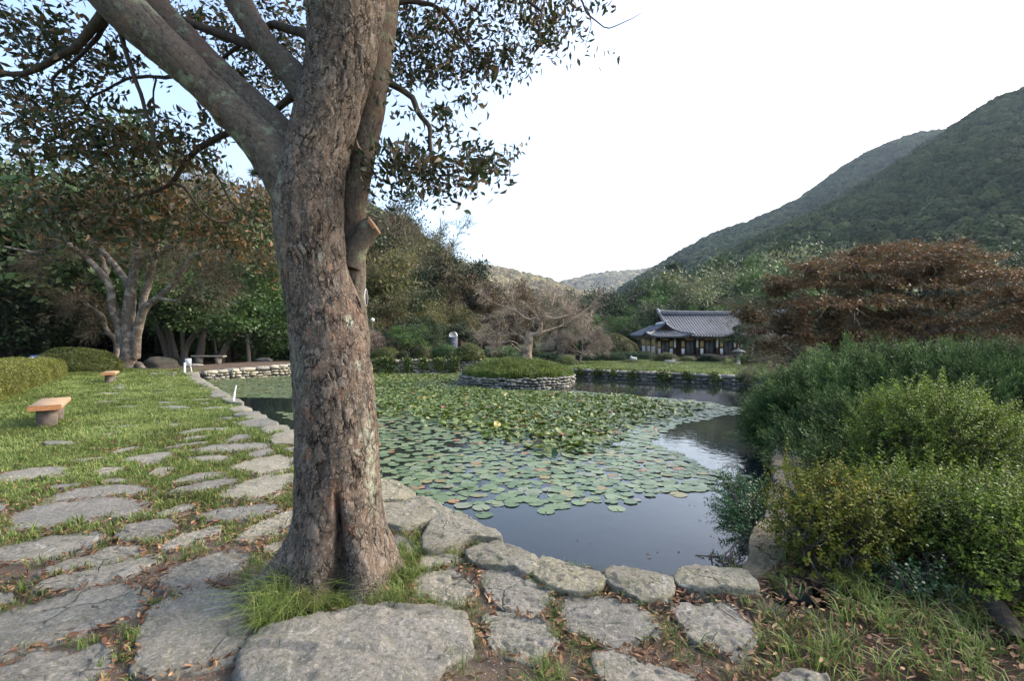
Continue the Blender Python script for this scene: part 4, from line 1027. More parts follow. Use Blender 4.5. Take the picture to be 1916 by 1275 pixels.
# thinner branches
def thin(pts, d, seed=0, kmax=8, name='branch', mat='bark_dark', parent=None, org=None, jit=0.006):
    C = spline(cols(pts, d), 0.05); r = np.random.default_rng(seed)
    C[1:-1, :3] += jit * np.stack([fbm(C[1:-1, :3] * 9 + 30 * q + seed, 2) for q in range(3)], 1) * 2
    V, Q = tube(C[:, :3], C[:, 3], kmax)
    mk(name, V - (TO if org is None else org), Q, M[mat], tree if parent is None else parent, smooth=True)
    return C
BR = []
for n, (pts, d) in enumerate([
    ([(205, 20, 14), (178, 45, 9), (160, 66, 8), (140, 90, 7), (110, 108, 6.5), (80, 126, 6), (45, 138, 5), (-5, 141, 4.5), (-70, 160, 3)], (2.85, 3.1)),
    ([(198, 42, 5), (178, 75, 4), (158, 96, 3.5), (130, 122, 3), (98, 148, 2.5), (110, 220, 1.6), (118, 262, 1.2)], (2.9, 3.3)),
    ([(226, 60, 5), (232, 85, 4.2), (245, 125, 4), (262, 175, 3.6), (276, 215, 3.3), (288, 243, 3), (290, 280, 2.2), (300, 315, 1.8), (303, 350, 1.2)], (2.85, 3.0)),
    ([(288, 243, 2.2), (320, 262, 2), (345, 290, 1.6), (352, 300, 1.2)], (3.0, 3.2)),
    ([(330, 140, 4), (298, 144, 3.4), (262, 143, 3), (235, 148, 2.6), (205, 163, 2.3), (170, 183, 2), (158, 208, 1.6), (120, 222, 1.2), (85, 235, .8)], (3.0, 3.6)),
    ([(292, 148, 1.8), (286, 180, 1.6), (292, 212, 1.4), (310, 232, 1.1)], (3.1, 3.4)),
    ([(570, 165, 11), (548, 182, 8), (528, 196, 7), (508, 212, 6.5), (470, 232, 6), (438, 246, 6), (415, 254, 6.5), (392, 268, 6), (360, 286, 5.5), (350, 296, 5.5), (338, 318, 5), (325, 336, 4.5), (312, 348, 4), (280, 360, 3.4), (240, 374, 2.6), (200, 392, 1.6)], (3.1, 3.5)),
    ([(322, 342, 2.6), (345, 352, 2.4), (362, 374, 2.2), (385, 402, 1.8), (410, 416, 1.4), (450, 412, 1)], (3.3, 3.4)),
    ([(368, 292, 2.2), (398, 318, 2), (418, 350, 1.8), (432, 378, 1.6), (460, 400, 1.3), (500, 422, 1)], (3.1, 3.3)),
    ([(480, 88, 10), (440, 72, 9), (400, 58, 8), (365, 45, 7.5), (330, 32, 7), (300, 22, 6), (260, 0, 5), (200, -40, 4)], (3.15, 3.3)),
    ([(590, 75, 12), (560, 58, 9), (530, 50, 7.5), (508, 45, 7), (480, 62, 5), (440, 90, 4), (415, 110, 3)], (3.1, 3.4)),
    ([(722, 150, 9), (738, 160, 6.5), (758, 172, 5.8), (772, 182, 5.6), (780, 205, 5.4), (792, 222, 5), (804, 238, 4.6), (802, 262, 4), (806, 290, 3.6), (812, 314, 3.2), (820, 328, 2.4), (850, 325, 1.6), (875, 312, 1.1), (915, 300, .7)], (3.3, 3.15)),
    ([(817, 322, 1.6), (800, 330, 1.2), (780, 318, 1), (750, 312, .8), (720, 322, .6)], (3.15, 3.0)),
    ([(716, 10, 10), (740, 2, 6), (775, 4, 4.6), (808, 8, 4.2), (835, 30, 3.8), (852, 55, 3.4), (872, 82, 2.8), (895, 104, 1.8), (930, 120, 1)], (3.3, 3.5)),
    ([(725, -120, 10), (800, -110, 7), (880, -80, 5.5), (960, -40, 4.2), (990, 0, 3.2), (1012, 22, 2.6), (1010, 50, 1.8), (1015, 90, 1.0)], (3.3, 3.0)),
    ([(960, -40, 3), (1040, -30, 2.4), (1085, -5, 2), (1098, 25, 1.6), (1118, 45, 1.3), (1140, 54, 1.1), (1165, 42, .9), (1200, 24, .6)], (3.05, 2.8)),
    ([(1092, 10, 1.2), (1106, 30, 1), (1104, 55, .8), (1095, 85, .6)], (2.9, 2.8)),
    ([(756, 5, 2), (760, 22, 1.6), (765, 38, 1.2), (764, 60, .8)], (3.4, 3.3)),
    ([(870, 80, 1.6), (880, 100, 1.2), (872, 130, .8), (860, 150, .5)], (3.4, 3.3)),
]):
    BR.append(thin(pts, d, n))
# leaves: twigs with drooping pointed leaves
def twig_proto(r, nl, ll, lw, droop, tw=0.0016, L=0.20):
    t = np.linspace(0, 1, 6); side = r.uniform(-.03, .03)
    C = np.stack([side * np.sin(t * 3), r.uniform(-.02, .02) * t, L * t], 1)
    V0, Q0 = tube(C, tw * (1.2 - t * .8), 3)
    s = np.linspace(0.12, 1.0, nl); P = np.stack([np.interp(s, t, C[:, 0]), np.interp(s, t, C[:, 1]), np.interp(s, t, C[:, 2])], 1)
    az = np.arange(nl) * math.pi + r.normal(0, .5, nl)
    D = np.stack([np.cos(az), np.sin(az), r.uniform(.2, .9, nl)], 1)
    N = np.stack([-np.cos(az) * .4 + r.normal(0, .5, nl), r.normal(0, .6, nl), np.full(nl, .9)], 1)
    V1, Q1, v1 = leaf_blades(P, D, N, ll * r.uniform(.6, 1.25, nl), lw * r.uniform(.7, 1.2, nl), r.random(nl), droop)
    return np.concatenate([V0, V1]), [np.concatenate([Q0, Q1 + len(V0)])], np.concatenate([np.full(len(V0), .3), v1])
def leaf_blades(P, D, N, L, Wd, v, droop=0.3):
    """pointed leaf of 2 x 2 quads folded along the midrib and drooping to the tip"""
    n = len(P); D = unit(D); N = unit(N - D * np.sum(N * D, 1, keepdims=True)); S = np.cross(D, N)
    L = np.broadcast_to(L, (n,))[:, None]; Wd = np.broadcast_to(Wd, (n,))[:, None]
    g = lambda a, b, h: P + D * L * a + S * Wd * b + N * (Wd * 0.30 * abs(b) * 2 - L * droop * h)
    V = np.stack([g(0, 0, 0), g(.38, -.5, .08), g(.38, 0, .08), g(.38, .5, .08), g(.74, -.34, .25), g(.74, 0, .25), g(.74, .34, .25), g(1, 0, .5)], 1)
    f = np.array([[0, 2, 1, 1], [0, 3, 2, 2], [1, 2, 5, 4], [2, 3, 6, 5], [4, 5, 7, 7], [5, 6, 7, 7]])
    f4 = np.array([[1, 2, 5, 4], [2, 3, 6, 5]]); 
    Q = (np.arange(n)[:, None, None] * 8 + f4[None]).reshape(-1, 4)
    # tips as quads with the spare corner on the midrib
    q2 = np.array([[0, 3, 2, 1], [4, 5, 6, 7]]); Q = np.concatenate([Q, (np.arange(n)[:, None, None] * 8 + q2[None]).reshape(-1, 4)])
    return V.reshape(-1, 3), Q, np.repeat(v, 8)
rl = np.random.default_rng(5)
TWIGS = [twig_proto(rl, 7, 0.060, 0.025, 0.5) for _ in range(6)]
CL = [  # px, py, rx, ry, distance, number of twigs, share brown
 (25, 30, 55, 45, 3.3, 30, .25), (75, 60, 45, 35, 3.3, 22, .25), (130, 45, 28, 38, 3.4, 8, .3), (100, 95, 75, 30, 3.2, 34, .3), (160, 105, 45, 28, 3.3, 22, .3), (45, 165, 60, 30, 3.2, 22, .35),
 (110, 170, 60, 30, 3.4, 26, .35), (40, 215, 55, 35, 3.1, 34, .4), (110, 225, 45, 38, 3.4, 24, .4), (190, 175, 40, 30, 3.6, 12, .4), (25, 290, 40, 25, 3.2, 10, .4), (80, 275, 45, 28, 3.4, 18, .45),
 (170, 235, 42, 28, 3.3, 22, .4), (215, 265, 55, 30, 3.2, 34, .45), (180, 300, 45, 18, 3.4, 16, .5), (270, 280, 55, 30, 3.4, 28, .5), (330, 265, 40, 28, 3.4, 16, .5), (255, 220, 38, 22, 3.2, 12, .35), (350, 290, 40, 22, 3.5, 14, .5),
 (400, 255, 35, 20, 3.5, 9, .5), (375, 235, 30, 14, 3.3, 8, .4), (230, 120, 45, 25, 3.5, 9, .4), (205, 95, 25, 20, 3.4, 7, .4),
 (345, 35, 50, 35, 3.7, 26, .35), (400, 80, 50, 38, 3.7, 32, .35), (440, 120, 50, 35, 3.7, 30, .35), (390, 30, 50, 30, 3.9, 22, .35), (510, 60, 45, 45, 3.8, 34, .4), (550, 25, 40, 30, 3.7, 22, .4), (520, 130, 40, 35, 3.7, 24, .35), (480, 165, 42, 30, 3.8, 20, .35),
 (530, 235, 28, 30, 3.8, 12, .35), (470, 30, 30, 25, 3.8, 12, .4), (440, 200, 38, 28, 3.8, 12, .4), (330, 80, 30, 30, 3.9, 10, .4), (545, 90, 25, 25, 3.6, 14, .4),
 (90, 395, 55, 30, 3.6, 26, .25), (150, 380, 60, 32, 3.7, 34, .45), (130, 420, 60, 22, 3.4, 26, .25), (210, 360, 70, 28, 3.7, 34, .7), (225, 400, 70, 30, 3.6, 38, .75), (215, 435, 60, 16, 3.5, 16, .6), (300, 375, 60, 30, 3.6, 30, .8),
 (300, 415, 70, 24, 3.6, 34, .85), (375, 400, 65, 32, 3.7, 32, .85), (400, 440, 65, 24, 3.6, 28, .85), (455, 420, 50, 35, 3.8, 26, .8), (480, 455, 40, 24, 3.7, 22, .85), (440, 470, 45, 18, 3.7, 16, .9), (495, 490, 24, 12, 3.8, 6, .8), (30, 370, 40, 25, 3.8, 10, .6), (345, 345, 60, 20, 3.9, 16, .7),
 (250, 330, 60, 18, 3.9, 14, .6), (60, 335, 50, 20, 3.8, 10, .6), (470, 375, 40, 25, 4.0, 12, .8),
 (765, 45, 36, 35, 3.7, 30, .3), (760, 100, 34, 35, 3.6, 30, .3), (810, 60, 40, 30, 3.8, 26, .3), (830, 110, 48, 32, 3.7, 38, .3), (790, 130, 42, 22, 3.6, 26, .3), (880, 70, 45, 35, 3.9, 30, .3), (900, 125, 45, 24, 3.7, 28, .35), (950, 90, 40, 28, 3.8, 22, .3),
 (890, 20, 45, 22, 3.9, 22, .3), (960, 20, 45, 25, 3.8, 22, .3), (1020, 25, 40, 30, 3.6, 24, .35), (1045, 60, 36, 24, 3.4, 22, .35), (1075, 8, 40, 14, 3.4, 14, .3), (1000, 70, 28, 22, 3.6, 12, .3), (935, 142, 30, 14, 3.7, 12, .4), (740, 150, 20, 18, 3.5, 8, .4),
 (830, 200, 34, 18, 3.3, 10, .2), (845, 222, 30, 14, 3.3, 9, .2), (720, 185, 12, 14, 3.2, 3, .3),
 (745, 305, 42, 26, 3.1, 34, .3), (725, 285, 24, 16, 3.1, 9, .2), (790, 300, 34, 24, 3.2, 26, .4), (835, 308, 34, 20, 3.2, 22, .5), (880, 298, 34, 20, 3.1, 22, .4), (920, 288, 20, 18, 3.0, 11, .25), (915, 312, 24, 12, 3.0, 8, .3), (780, 345, 28, 14, 3.1, 9, .3), (830, 340, 34, 12, 3.1, 9, .3), (770, 362, 14, 8, 3.0, 4, .3), (868, 352, 18, 6, 3.0, 3, .3),
 (560, -60, 200, 50, 3.6, 60, .4), (820, -50, 180, 40, 3.5, 70, .3), (200, -60, 200, 40, 3.4, 60, .4), (-60, 150, 50, 160, 3.3, 60, .4), (-80, 400, 60, 80, 3.6, 30, .6)]
P, D, TI = [], [], []
for (px, py, rx, ry, d, n, br) in CL:
    n = int(n * 1.05)
    q = rl.normal(size=(n, 2)) * 0.52; dd = d + rl.normal(0, 0.16, n)
    for k in range(n):
        P.append(W(px + q[k, 0] * rx, py + q[k, 1] * ry - 6, dd[k])); ou = q[k, 0]
        D.append([rl.normal(ou * .5, .7), rl.normal(0, .6), rl.normal(-.35, .45)])
        TI.append(np.clip(br + rl.normal(0, .22), 0, 1))
P = np.array(P); D = np.array(D); TI = np.array(TI)
fo = scatter('foliage', TWIGS, M['leaf_big'], P - TO, eulers(D, rl.uniform(0, 6.28, len(P))), rl.uniform(.75, 1.2, len(P)), tint=TI, parent=tree, rg=rl)
fo['kind'] = 'stuff'
# the leaves that show one by one: nearest ends of the hanging twigs
LM = []
for k in range(6):
    V, Q, v = leaf_blades(np.zeros((1, 3)), np.array([[0, 0, -1.0]]), np.array([[rl.normal(0, .3), 1.0, .3]]), 0.062, 0.026, np.array([k / 6]), rl.uniform(.1, .9))
    LM.append(mesh_data('leaf', V, [Q], [M['leaf_one']], True, {'v': v}))
spots = [(1040, 92), (1048, 110), (1068, 96), (1062, 75), (1080, 108), (1092, 105), (1108, 55), (1085, 34), (1103, 60), (1112, 98), (1130, 92), (1138, 90), (1145, 108), (1150, 95), (1160, 102), (1117, 82), (1070, 118), (1058, 120), (1146, 84), (1100, 92),
         (1120, 120), (1030, 108), (1045, 80), (770, 240), (745, 205), (728, 215), (722, 232), (790, 226), (800, 205), (812, 190), (822, 205), (838, 232), (850, 205), (862, 228), (838, 196), (815, 182), (800, 196), (870, 210)]
spots += [(rl.normal(c[0], c[2] * .6), rl.normal(c[1], c[3] * .6)) for c in CL for _ in range(3) if -20 < c[0] and c[1] > -20][:250]
for (px, py) in spots:
    c = min(CL, key=lambda c: (c[0] - px) ** 2 + (c[1] - py) ** 2)
    d = c[4] - rl.uniform(.15, .5)
    obj('leaf', LM[rl.integers(0, 6)], tree, W(px, py, d) - TO, (rl.normal(0, .5), rl.normal(0, .6), rl.uniform(0, 6.28)), rl.uniform(.55, .95))
# name disc tied to the stem with wire
disc = empty('name_disc', W(684, 557, 3.02)); tag(disc, 'small dark disc with a pale rim wired against the side of the big trunk', 'name plate')
mb = MB(); a = np.arange(24) * 2 * math.pi / 24
for (r1, x0, x1) in ((0.038, 0, 0.006),):
    V = [[x0, r1 * .8 * math.cos(t), r1 * 1.35 * math.sin(t)] for t in a] + [[x1, r1 * .8 * math.cos(t), r1 * 1.35 * math.sin(t)] for t in a] + [[x0, 0, 0], [x1, 0, 0]]
    kk = np.arange(24)
    mb.add(V, np.stack([kk, (kk + 1) % 24, 24 + (kk + 1) % 24, 24 + kk], 1), np.concatenate([np.stack([np.full(24, 48), (kk + 1) % 24, kk], 1), np.stack([np.full(24, 49), 24 + kk, 24 + (kk + 1) % 24], 1)]))
mb.build('plate', M['ink'], disc)
mb = MB(); mb.tube([[0.003, 0.038 * .8 * math.cos(t), 0.038 * 1.35 * math.sin(t)] for t in np.linspace(0, 2 * math.pi, 25)], 0.0035, 5); mb.build('rim', M['carved'], disc)
mb = MB(); o_ = np.array(disc.location); mb.tube([W(683, 548, 3.03) - o_, W(665, 544, 3.0) - o_ + np.array([0, -.045, 0]), W(648, 545, 3.0) - o_ + np.array([0, -.09, 0]), W(632, 550, 2.8) - o_], 0.0014, 4); mb.build('wire', M['metal'], disc)
# ---------------------------------------------------------------- hills with their woods
def blob_proto(seed, n=75, flat=0.75):
    """one distant crown: a lumpy dome made of many small leaf-clump faces"""
    r = np.random.default_rng(seed)
    d = rdir(n * 3, r); d[:, 2] = np.abs(d[:, 2]) * 1.0 - 0.15; d = unit(d)
    rad_ = 0.40 + 0.12 * fbm(d * 2.6 + seed, 2); P = d * rad_[:, None] * r.uniform(.85, 1.08, len(d))[:, None] * np.array([1, 1, flat]) + r.normal(0, .03, d.shape)
    t1 = unit(np.cross(d, rdir(len(d), r))); s = r.uniform(.06, .11, len(d))[:, None]
    t2 = np.cross(d, t1); nn = unit(d + 0.38 * rdir(len(d), r)); t1 = unit(np.cross(nn, t2)); t2 = np.cross(nn, t1)
    V = np.stack([P - t1 * s, P - t2 * s * .8, P + t1 * s, P + t2 * s * .8], 1).reshape(-1, 3)
    core, cf = ico(1); cv = core * np.array([.36, .36, .36 * flat]) * (1 + .15 * fbm(core * 3 + seed, 1))[:, None]
    Q = np.arange(len(V)).reshape(-1, 4)
    v = np.concatenate([np.repeat(.35 + .35 * r.random(len(d)), 4), np.full(len(cv), .15)])
    return np.concatenate([V, cv]), [Q, cf + len(V)], v
def ico(sub):
    import bmesh
    bm = bmesh.new(); bmesh.ops.create_icosphere(bm, subdivisions=sub, radius=1.0)
    V = np.array([v.co[:] for v in bm.verts]); Fc = np.array([[v.index for v in f.verts] for f in bm.faces]); bm.free()
    return V, Fc
BLOBS = [blob_proto(k) for k in range(5)]
def conifer_proto(seed):
    r = np.random.default_rng(seed); P = []; D = []
    for k in range(60):
        t = r.random() ** .8; z = -.3 + t; rr = (1 - t) * .36 + .05; a = r.uniform(0, 6.28)
        P.append([math.cos(a) * rr * .3, math.sin(a) * rr * .3, z]); D.append([math.cos(a), math.sin(a), -.1])
    P = np.array(P); D = np.array(D); L = (1 - (P[:, 2] + .3)) * .42 + .08
    return cards(P, D, np.tile([0, 0, 1.0], (60, 1)) + r.normal(0, .3, (60, 3)), L, L * .45, 0, r.random(60))
def ridge_hill(name, label, sil, R, foot, zfoot, mat, mf, crown, n, seed, pxlo, pxhi, curve=1.2, behind=0.25, warm=None, kind_='broad', lum=1.0):
    """a hill whose skyline passes through real heights at distance R; sil: (photo px, photo py) read at that distance"""
    sx = np.array([p[0] for p in sil], float); sy = np.array([p[1] for p in sil], float)
    az = np.arctan((np.linspace(pxlo, pxhi, 130) - CX) / F)
    px = CX + F * np.tan(az)
    Rk = R(px) if callable(R) else np.full(len(px), float(R))
    Hr = EYE - (np.interp(px, sx, sy) - CY) / F * Rk
    fk = foot(px) if callable(foot) else np.full(len(px), float(foot))
    ts = np.concatenate([np.linspace(0, 1, 60), 1 + np.linspace(0, 1, 12)[1:] * behind * 2])
    A, Tt = np.meshgrid(np.arange(len(px)), ts, indexing='ij')
    D = fk[A] + (Rk[A] - fk[A]) * Tt
    X = (px[A] - CX) / F * D; Y = D
    g = np.sin(np.clip(Tt, 0, 1) * math.pi / 2) ** curve
    Hc = Hr - crown * .35
    tr = (Hc - EYE) / Rk                 # the line of sight climbs steadily up to the crest
    Z = np.where(Tt <= 1, zfoot * (1 - g) + (EYE + D * tr[A]) * g, Hc[A] * (1 - ((Tt - 1) / max(behind * 2, .01)) ** 1.6 * 0.9))
    flat = np.stack([X.ravel(), Y.ravel(), np.zeros(X.size)], 1)
    sc = 1.0 / (R if not callable(R) else Rk.mean())
    Z = Z + (fbm(flat * sc * 9 + seed, 4).reshape(Z.shape) * 0.10 * (Hr[A] - zfoot)) * np.sin(np.clip(Tt, 0, 1) * math.pi) ** 1.3 
    nr = len(ts); i = (np.arange(len(px) - 1)[:, None] * nr + np.arange(nr - 1)[None, :]).ravel()
    V = np.stack([X, Y, Z], -1).reshape(-1, 3)
    o = mk(name, V, np.stack([i, i + nr, i + nr + 1, i + 1], 1), mat, smooth=True); tag(o, label, kind='structure')
    r = np.random.default_rng(seed)
    # crowns over the surface, evenly per ground area
    u = r.uniform(0, len(px) - 1.001, n); 
    t = r.uniform(0.0, 1.03, n)
    ui = u.astype(int); uf = u - ui; tk = np.clip(np.searchsorted(ts, t) - 1, 0, nr - 2); tf = (t - ts[tk]) / (ts[tk + 1] - ts[tk])
    G3 = V.reshape(len(px), nr, 3)
    P = (G3[ui, tk] * ((1 - uf) * (1 - tf))[:, None] + G3[ui + 1, tk] * (uf * (1 - tf))[:, None] + G3[ui, tk + 1] * ((1 - uf) * tf)[:, None] + G3[ui + 1, tk + 1] * (uf * tf)[:, None])
    keep = r.random(n) < np.clip(P[:, 1] / P[:, 1].max() * 1.3, .25, 1)
    P = P[keep]; n = len(P)
    S = crown * np.clip(r.lognormal(-.08, .32, n),   .45, 1.55) * (0.75 + .45 * vnoise(P * .02))
    S3 = np.stack([S, S, S * r.uniform(.8, 1.25, n)], 1)
    P[:, 2] += S * .12
    tint = np.clip(.5 + .75 * fbm(P * np.array([1, 1, .5]) * (1.4 / (crown * 6)), 3) + r.normal(0, .24, n), 0, 1)
    w = scatter(name + '_wood', BLOBS, mf, P, np.stack([np.zeros(n), np.zeros(n), r.uniform(0, 6.28, n)], 1), S3, tint=tint, rg=r)
    return o, w
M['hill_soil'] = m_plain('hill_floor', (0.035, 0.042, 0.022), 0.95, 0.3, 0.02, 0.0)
M['hill_soil_w'] = m_plain('sun_painted_hill_floor', (0.13, 0.11, 0.055), 0.95, 0.3, 0.01, 0.0)  # brighter than the other hill floor, sunlight painted in
def hill(name, label, wlabel, *a, **k):
    o, w = ridge_hill(name, label, *a, **k); tag(w, wlabel, 'woodland', kind='stuff'); return o
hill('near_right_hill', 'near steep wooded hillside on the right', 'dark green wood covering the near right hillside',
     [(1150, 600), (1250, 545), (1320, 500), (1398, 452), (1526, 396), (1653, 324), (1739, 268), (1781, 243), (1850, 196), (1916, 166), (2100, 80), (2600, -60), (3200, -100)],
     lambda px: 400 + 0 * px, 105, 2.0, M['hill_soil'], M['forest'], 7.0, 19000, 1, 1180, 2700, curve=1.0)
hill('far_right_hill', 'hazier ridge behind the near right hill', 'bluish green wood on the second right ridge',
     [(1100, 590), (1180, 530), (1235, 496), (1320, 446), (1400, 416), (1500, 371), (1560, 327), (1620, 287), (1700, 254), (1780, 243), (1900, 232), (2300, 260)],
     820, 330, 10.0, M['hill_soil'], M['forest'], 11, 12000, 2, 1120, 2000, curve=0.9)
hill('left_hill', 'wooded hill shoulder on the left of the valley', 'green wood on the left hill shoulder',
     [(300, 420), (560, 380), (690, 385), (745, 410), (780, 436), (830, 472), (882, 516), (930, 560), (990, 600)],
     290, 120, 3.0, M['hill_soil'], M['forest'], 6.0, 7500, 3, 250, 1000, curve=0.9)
hill('far_valley_hill', 'sunlit autumn coloured hill closing the valley', 'sun-toned autumn wood on the far valley hill',
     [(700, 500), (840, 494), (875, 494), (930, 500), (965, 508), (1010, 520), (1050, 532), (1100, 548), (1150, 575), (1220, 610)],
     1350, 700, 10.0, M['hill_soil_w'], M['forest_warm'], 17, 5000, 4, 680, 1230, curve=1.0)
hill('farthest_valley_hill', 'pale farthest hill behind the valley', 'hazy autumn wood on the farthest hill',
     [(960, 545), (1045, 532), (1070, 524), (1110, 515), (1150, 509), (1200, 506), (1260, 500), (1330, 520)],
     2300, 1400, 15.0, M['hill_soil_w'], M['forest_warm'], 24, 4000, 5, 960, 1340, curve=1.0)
# pale rock outcrops on the far right ridge
for n, (px, py, s) in enumerate([(1300, 474, 7), (1318, 466, 9), (1332, 462, 7), (1292, 480, 6), (1665, 281, 10), (1680, 272, 8), (1310, 487, 5)]):
    V, Fc = ico(2); V = V * np.array([1.0, .6, .45]) * s * (1 + .3 * fbm(V * 2 + n, 2))[:, None]
    o = mk('rock_outcrop', V, Fc, M['scree'], loc=W(px, py + 2, 740 if px < 1500 else 790)); tag(o, 'bare pale rocks breaking through the wood on the far right ridge', 'rock', 'rock outcrops on the far right ridge')
# ---------------------------------------------------------------- tree maker: limbs, twigs and leaf clumps (meshes shared by copies)
def grow(seed, H, th, spread, nmain, up=0.45, levels=3, r0=None, wig=0.10, trunks=1, crownshape=1.0, gnarl=1.0):
    """polylines (points+radius) and tips"""
    r = np.random.default_rng(seed); lines = []; tips = []
    r0 = r0 or H * 0.022
    def limb(p, d, L, ra, lev):
        n = 6; pts = [np.append(p, ra)]; d = np.array(d, float)
        for k in range(n):
            d = unit(d + r.normal(0, wig * gnarl, 3) + np.array([0, 0, 0.03 * up]))
            p = p + d * L / n; pts.append(np.append(p, ra * (1 - .72 * (k + 1) / n)))
        pts = np.array(pts); lines.append((pts, lev))
        if lev >= levels: tips.append((p, d, lev)); tips.append((pts[4, :3], d, lev)); return
        m = r.integers(3, 5)
        for q in range(m):
            k = r.integers(2, n + 1); o = unit(np.cross(d, rdir(1, r)[0]))
            nd = unit(d * r.uniform(.5, 1.0) + o * r.uniform(.5, 1.0) + np.array([0, 0, .12 * up]))
            limb(pts[k, :3], nd, L * r.uniform(.45, .7), pts[k, 3] * .7, lev + 1)
        tips.append((p, d, lev))
    for tnk in range(trunks):
        a0 = r.uniform(0, 6.28); lean = np.array([math.cos(a0), math.sin(a0), 0]) * (0.28 if trunks > 1 else 0.06)
        b = lean * r0 * 2 if trunks > 1 else np.zeros(3); d = unit(np.array([0, 0, 1.0]) + lean)
        n = 7; pts = [np.append(b + [0, 0, -0.2], r0 * 1.35)]; p = b.copy()
        for k in range(n):
            p = p + d * th / n; d = unit(d + r.normal(0, .07 * gnarl, 3)); pts.append(np.append(p, r0 * (1.1 - .45 * (k + 1) / n) / math.sqrt(trunks) * 1.1))
        pts = np.array(pts); lines.append((pts, 0))
        nm = max(2, nmain // trunks)
        for q in range(nm):
            a = a0 + q * 6.28 / nm + r.uniform(-.4, .4); k = n - (q % 3) 
            e = up + r.uniform(-.2, .3)
            d2 = unit(np.array([math.cos(a) * spread, math.sin(a) * spread, e]))
            L = math.hypot(spread * .5, (H - th)) * r.uniform(.42, .6) * (1.15 if q % 2 else .9)
            limb(pts[k, :3], d2, L, pts[k, 3] * .62, 1)
        limb(pts[-1, :3], unit(np.array([r.normal(0, .2), r.normal(0, .2), 1])), (H - th) * .45, pts[-1, 3] * .7, 1)
    return lines, tips
def wood_mesh(lines, mat, name='trunk', kmax=7, minr=0.0):
    mb = MB()
    for pts, lev in lines:
        if lev > 3: continue
        C = spline(pts, n=2 if lev else 3)
        V, Q = tube(C[:, :3], np.maximum(C[:, 3], 0.004), [9, 6, 4, 3][min(lev, 3)]); mb.add(V, Q)
    return mb.data(name, [mat], True)
def clump_leaves(tips, r, per, rc, size, asp=0.5, flat=0.7, shell=0.5, up=0.6, levmin=1):
    P = []; N = []
    T = [t for t in tips if t[2] >= levmin]
    C = np.array([t[0] for t in T]); m = len(C)
    k = np.repeat(np.arange(m), per); n = len(k)
    d = rdir(n, r); rr = (r.random(n) ** shell)[:, None]
    csz = (rc * r.uniform(.65, 1.35, m))[k][:, None]
    P = C[k] + d * rr * csz * np.array([1, 1, flat])
    N = unit(d * .5 + np.array([0, 0, up]) + r.normal(0, .55, (n, 3)))
    D = unit(d + r.normal(0, .8, (n, 3))); L = size * r.uniform(.6, 1.4, n)
    v = np.clip(r.random(m)[k] * .55 + r.random(n) * .45, 0, 1)
    return cards(P, D, N, L, L * asp, .1, v)
def twig_lines(tips, r, per, L, w, droop=0.0, spread=.9, levmin=1):
    T = [t for t in tips if t[2] >= levmin]; C = np.array([t[0] for t in T]); Dd = np.array([t[1] for t in T])
    k = np.repeat(np.arange(len(C)), per); n = len(k)
    D = unit(Dd[k] + rdir(n, r) * spread + np.array([0, 0, -droop])); P = C[k] + rdir(n, r) * L * .25
    N = rdir(n, r); LL = L * r.uniform(.5, 1.3, n)
    # each twig forks once
    V1, Q1, v1 = cards(P, D, N, LL, w, 0, r.random(n))
    V2, Q2, v2 = cards(P + D * LL[:, None] * .45, unit(D + rdir(n, r) * .7), N, LL * .6, w * .8, 0, r.random(n))
    return np.concatenate([V1, V2]), np.concatenate([Q1, Q2 + len(V1)]), np.concatenate([v1, v2])
def proto_tree(seed, H, th, spread, nmain, bark, leafmat, leaves=None, twigs=None, twigmat=None, **kw):
    """returns (trunk mesh, crown mesh, twig mesh or None)"""
    r = np.random.default_rng(seed + 900)
    lines, tips = grow(seed, H, th, spread, nmain, **kw)
    tm = wood_mesh(lines, M[bark])
    cm = tw = None
    if leaves:
        V, Q, v = clump_leaves(tips, r, **leaves); cm = mesh_data('crown', V, Q, [M[leafmat]], False, {'v': v})
    if twigs:
        V, Q, v = twig_lines(tips, r, **twigs); tw = mesh_data('twigs', V, Q, [M[twigmat or 'twiggy']], False, {'v': v})
    return tm, cm, tw
PT = {}
def def_tree(key, variants, *a, **k):
    PT[key] = [proto_tree(s, *a, **k) for s in variants]
def_tree('dark', (11, 12, 13), 10, 2.6, 1.15, 6, 'bark_dark', 'leaf_dark', dict(per=100, rc=1.05, size=.21, flat=.6, asp=.6), levels=3, up=.55)
def_tree('mid', (21, 22, 23), 9, 2.0, 1.3, 6, 'bark_dark', 'leaf_mid', dict(per=90, rc=.95, size=.20, flat=.5, asp=.6), levels=3, up=.45)
def_tree('olive', (31, 32, 33), 9, 2.4, .9, 6, 'bark_grey', 'leaf_olive', dict(per=40, rc=.9, size=.24, flat=.8), dict(per=10, L=.8, w=.035), levels=3, up=.8)
def_tree('rust', (41, 42), 8, 2.0, 1.0, 6, 'bark_grey', 'leaf_rust', dict(per=36, rc=.85, size=.22, flat=.8), dict(per=14, L=.8, w=.035), levels=3, up=.7)
def_tree('bare', (51, 52, 53), 9, 2.2, 1.1, 6, 'bark_grey', 'leaf_olive', dict(per=10, rc=.9, size=.16), dict(per=26, L=.85, w=.026), levels=3, up=.6)
def_tree('pink', (61, 62), 5.5, 1.2, 1.3, 6, 'twig_pink', 'leaf_rust', None, dict(per=36, L=.55, w=.022), 'twiggy_pink', levels=3, up=.45)
def_tree('silver', (71, 72), 9, 2.4, 1.1, 6, 'bark_grey', 'leaf_silver', dict(per=46, rc=.95, size=.26, flat=.7), dict(per=6, L=.8, w=.03), levels=3, up=.5)
def_tree('sparse', (91, 92), 5.5, .5, .8, 5, 'bark_pale', 'leaf_rust', None, dict(per=5, L=.5, w=.014), 'twiggy', levels=3, up=1.0, trunks=2)
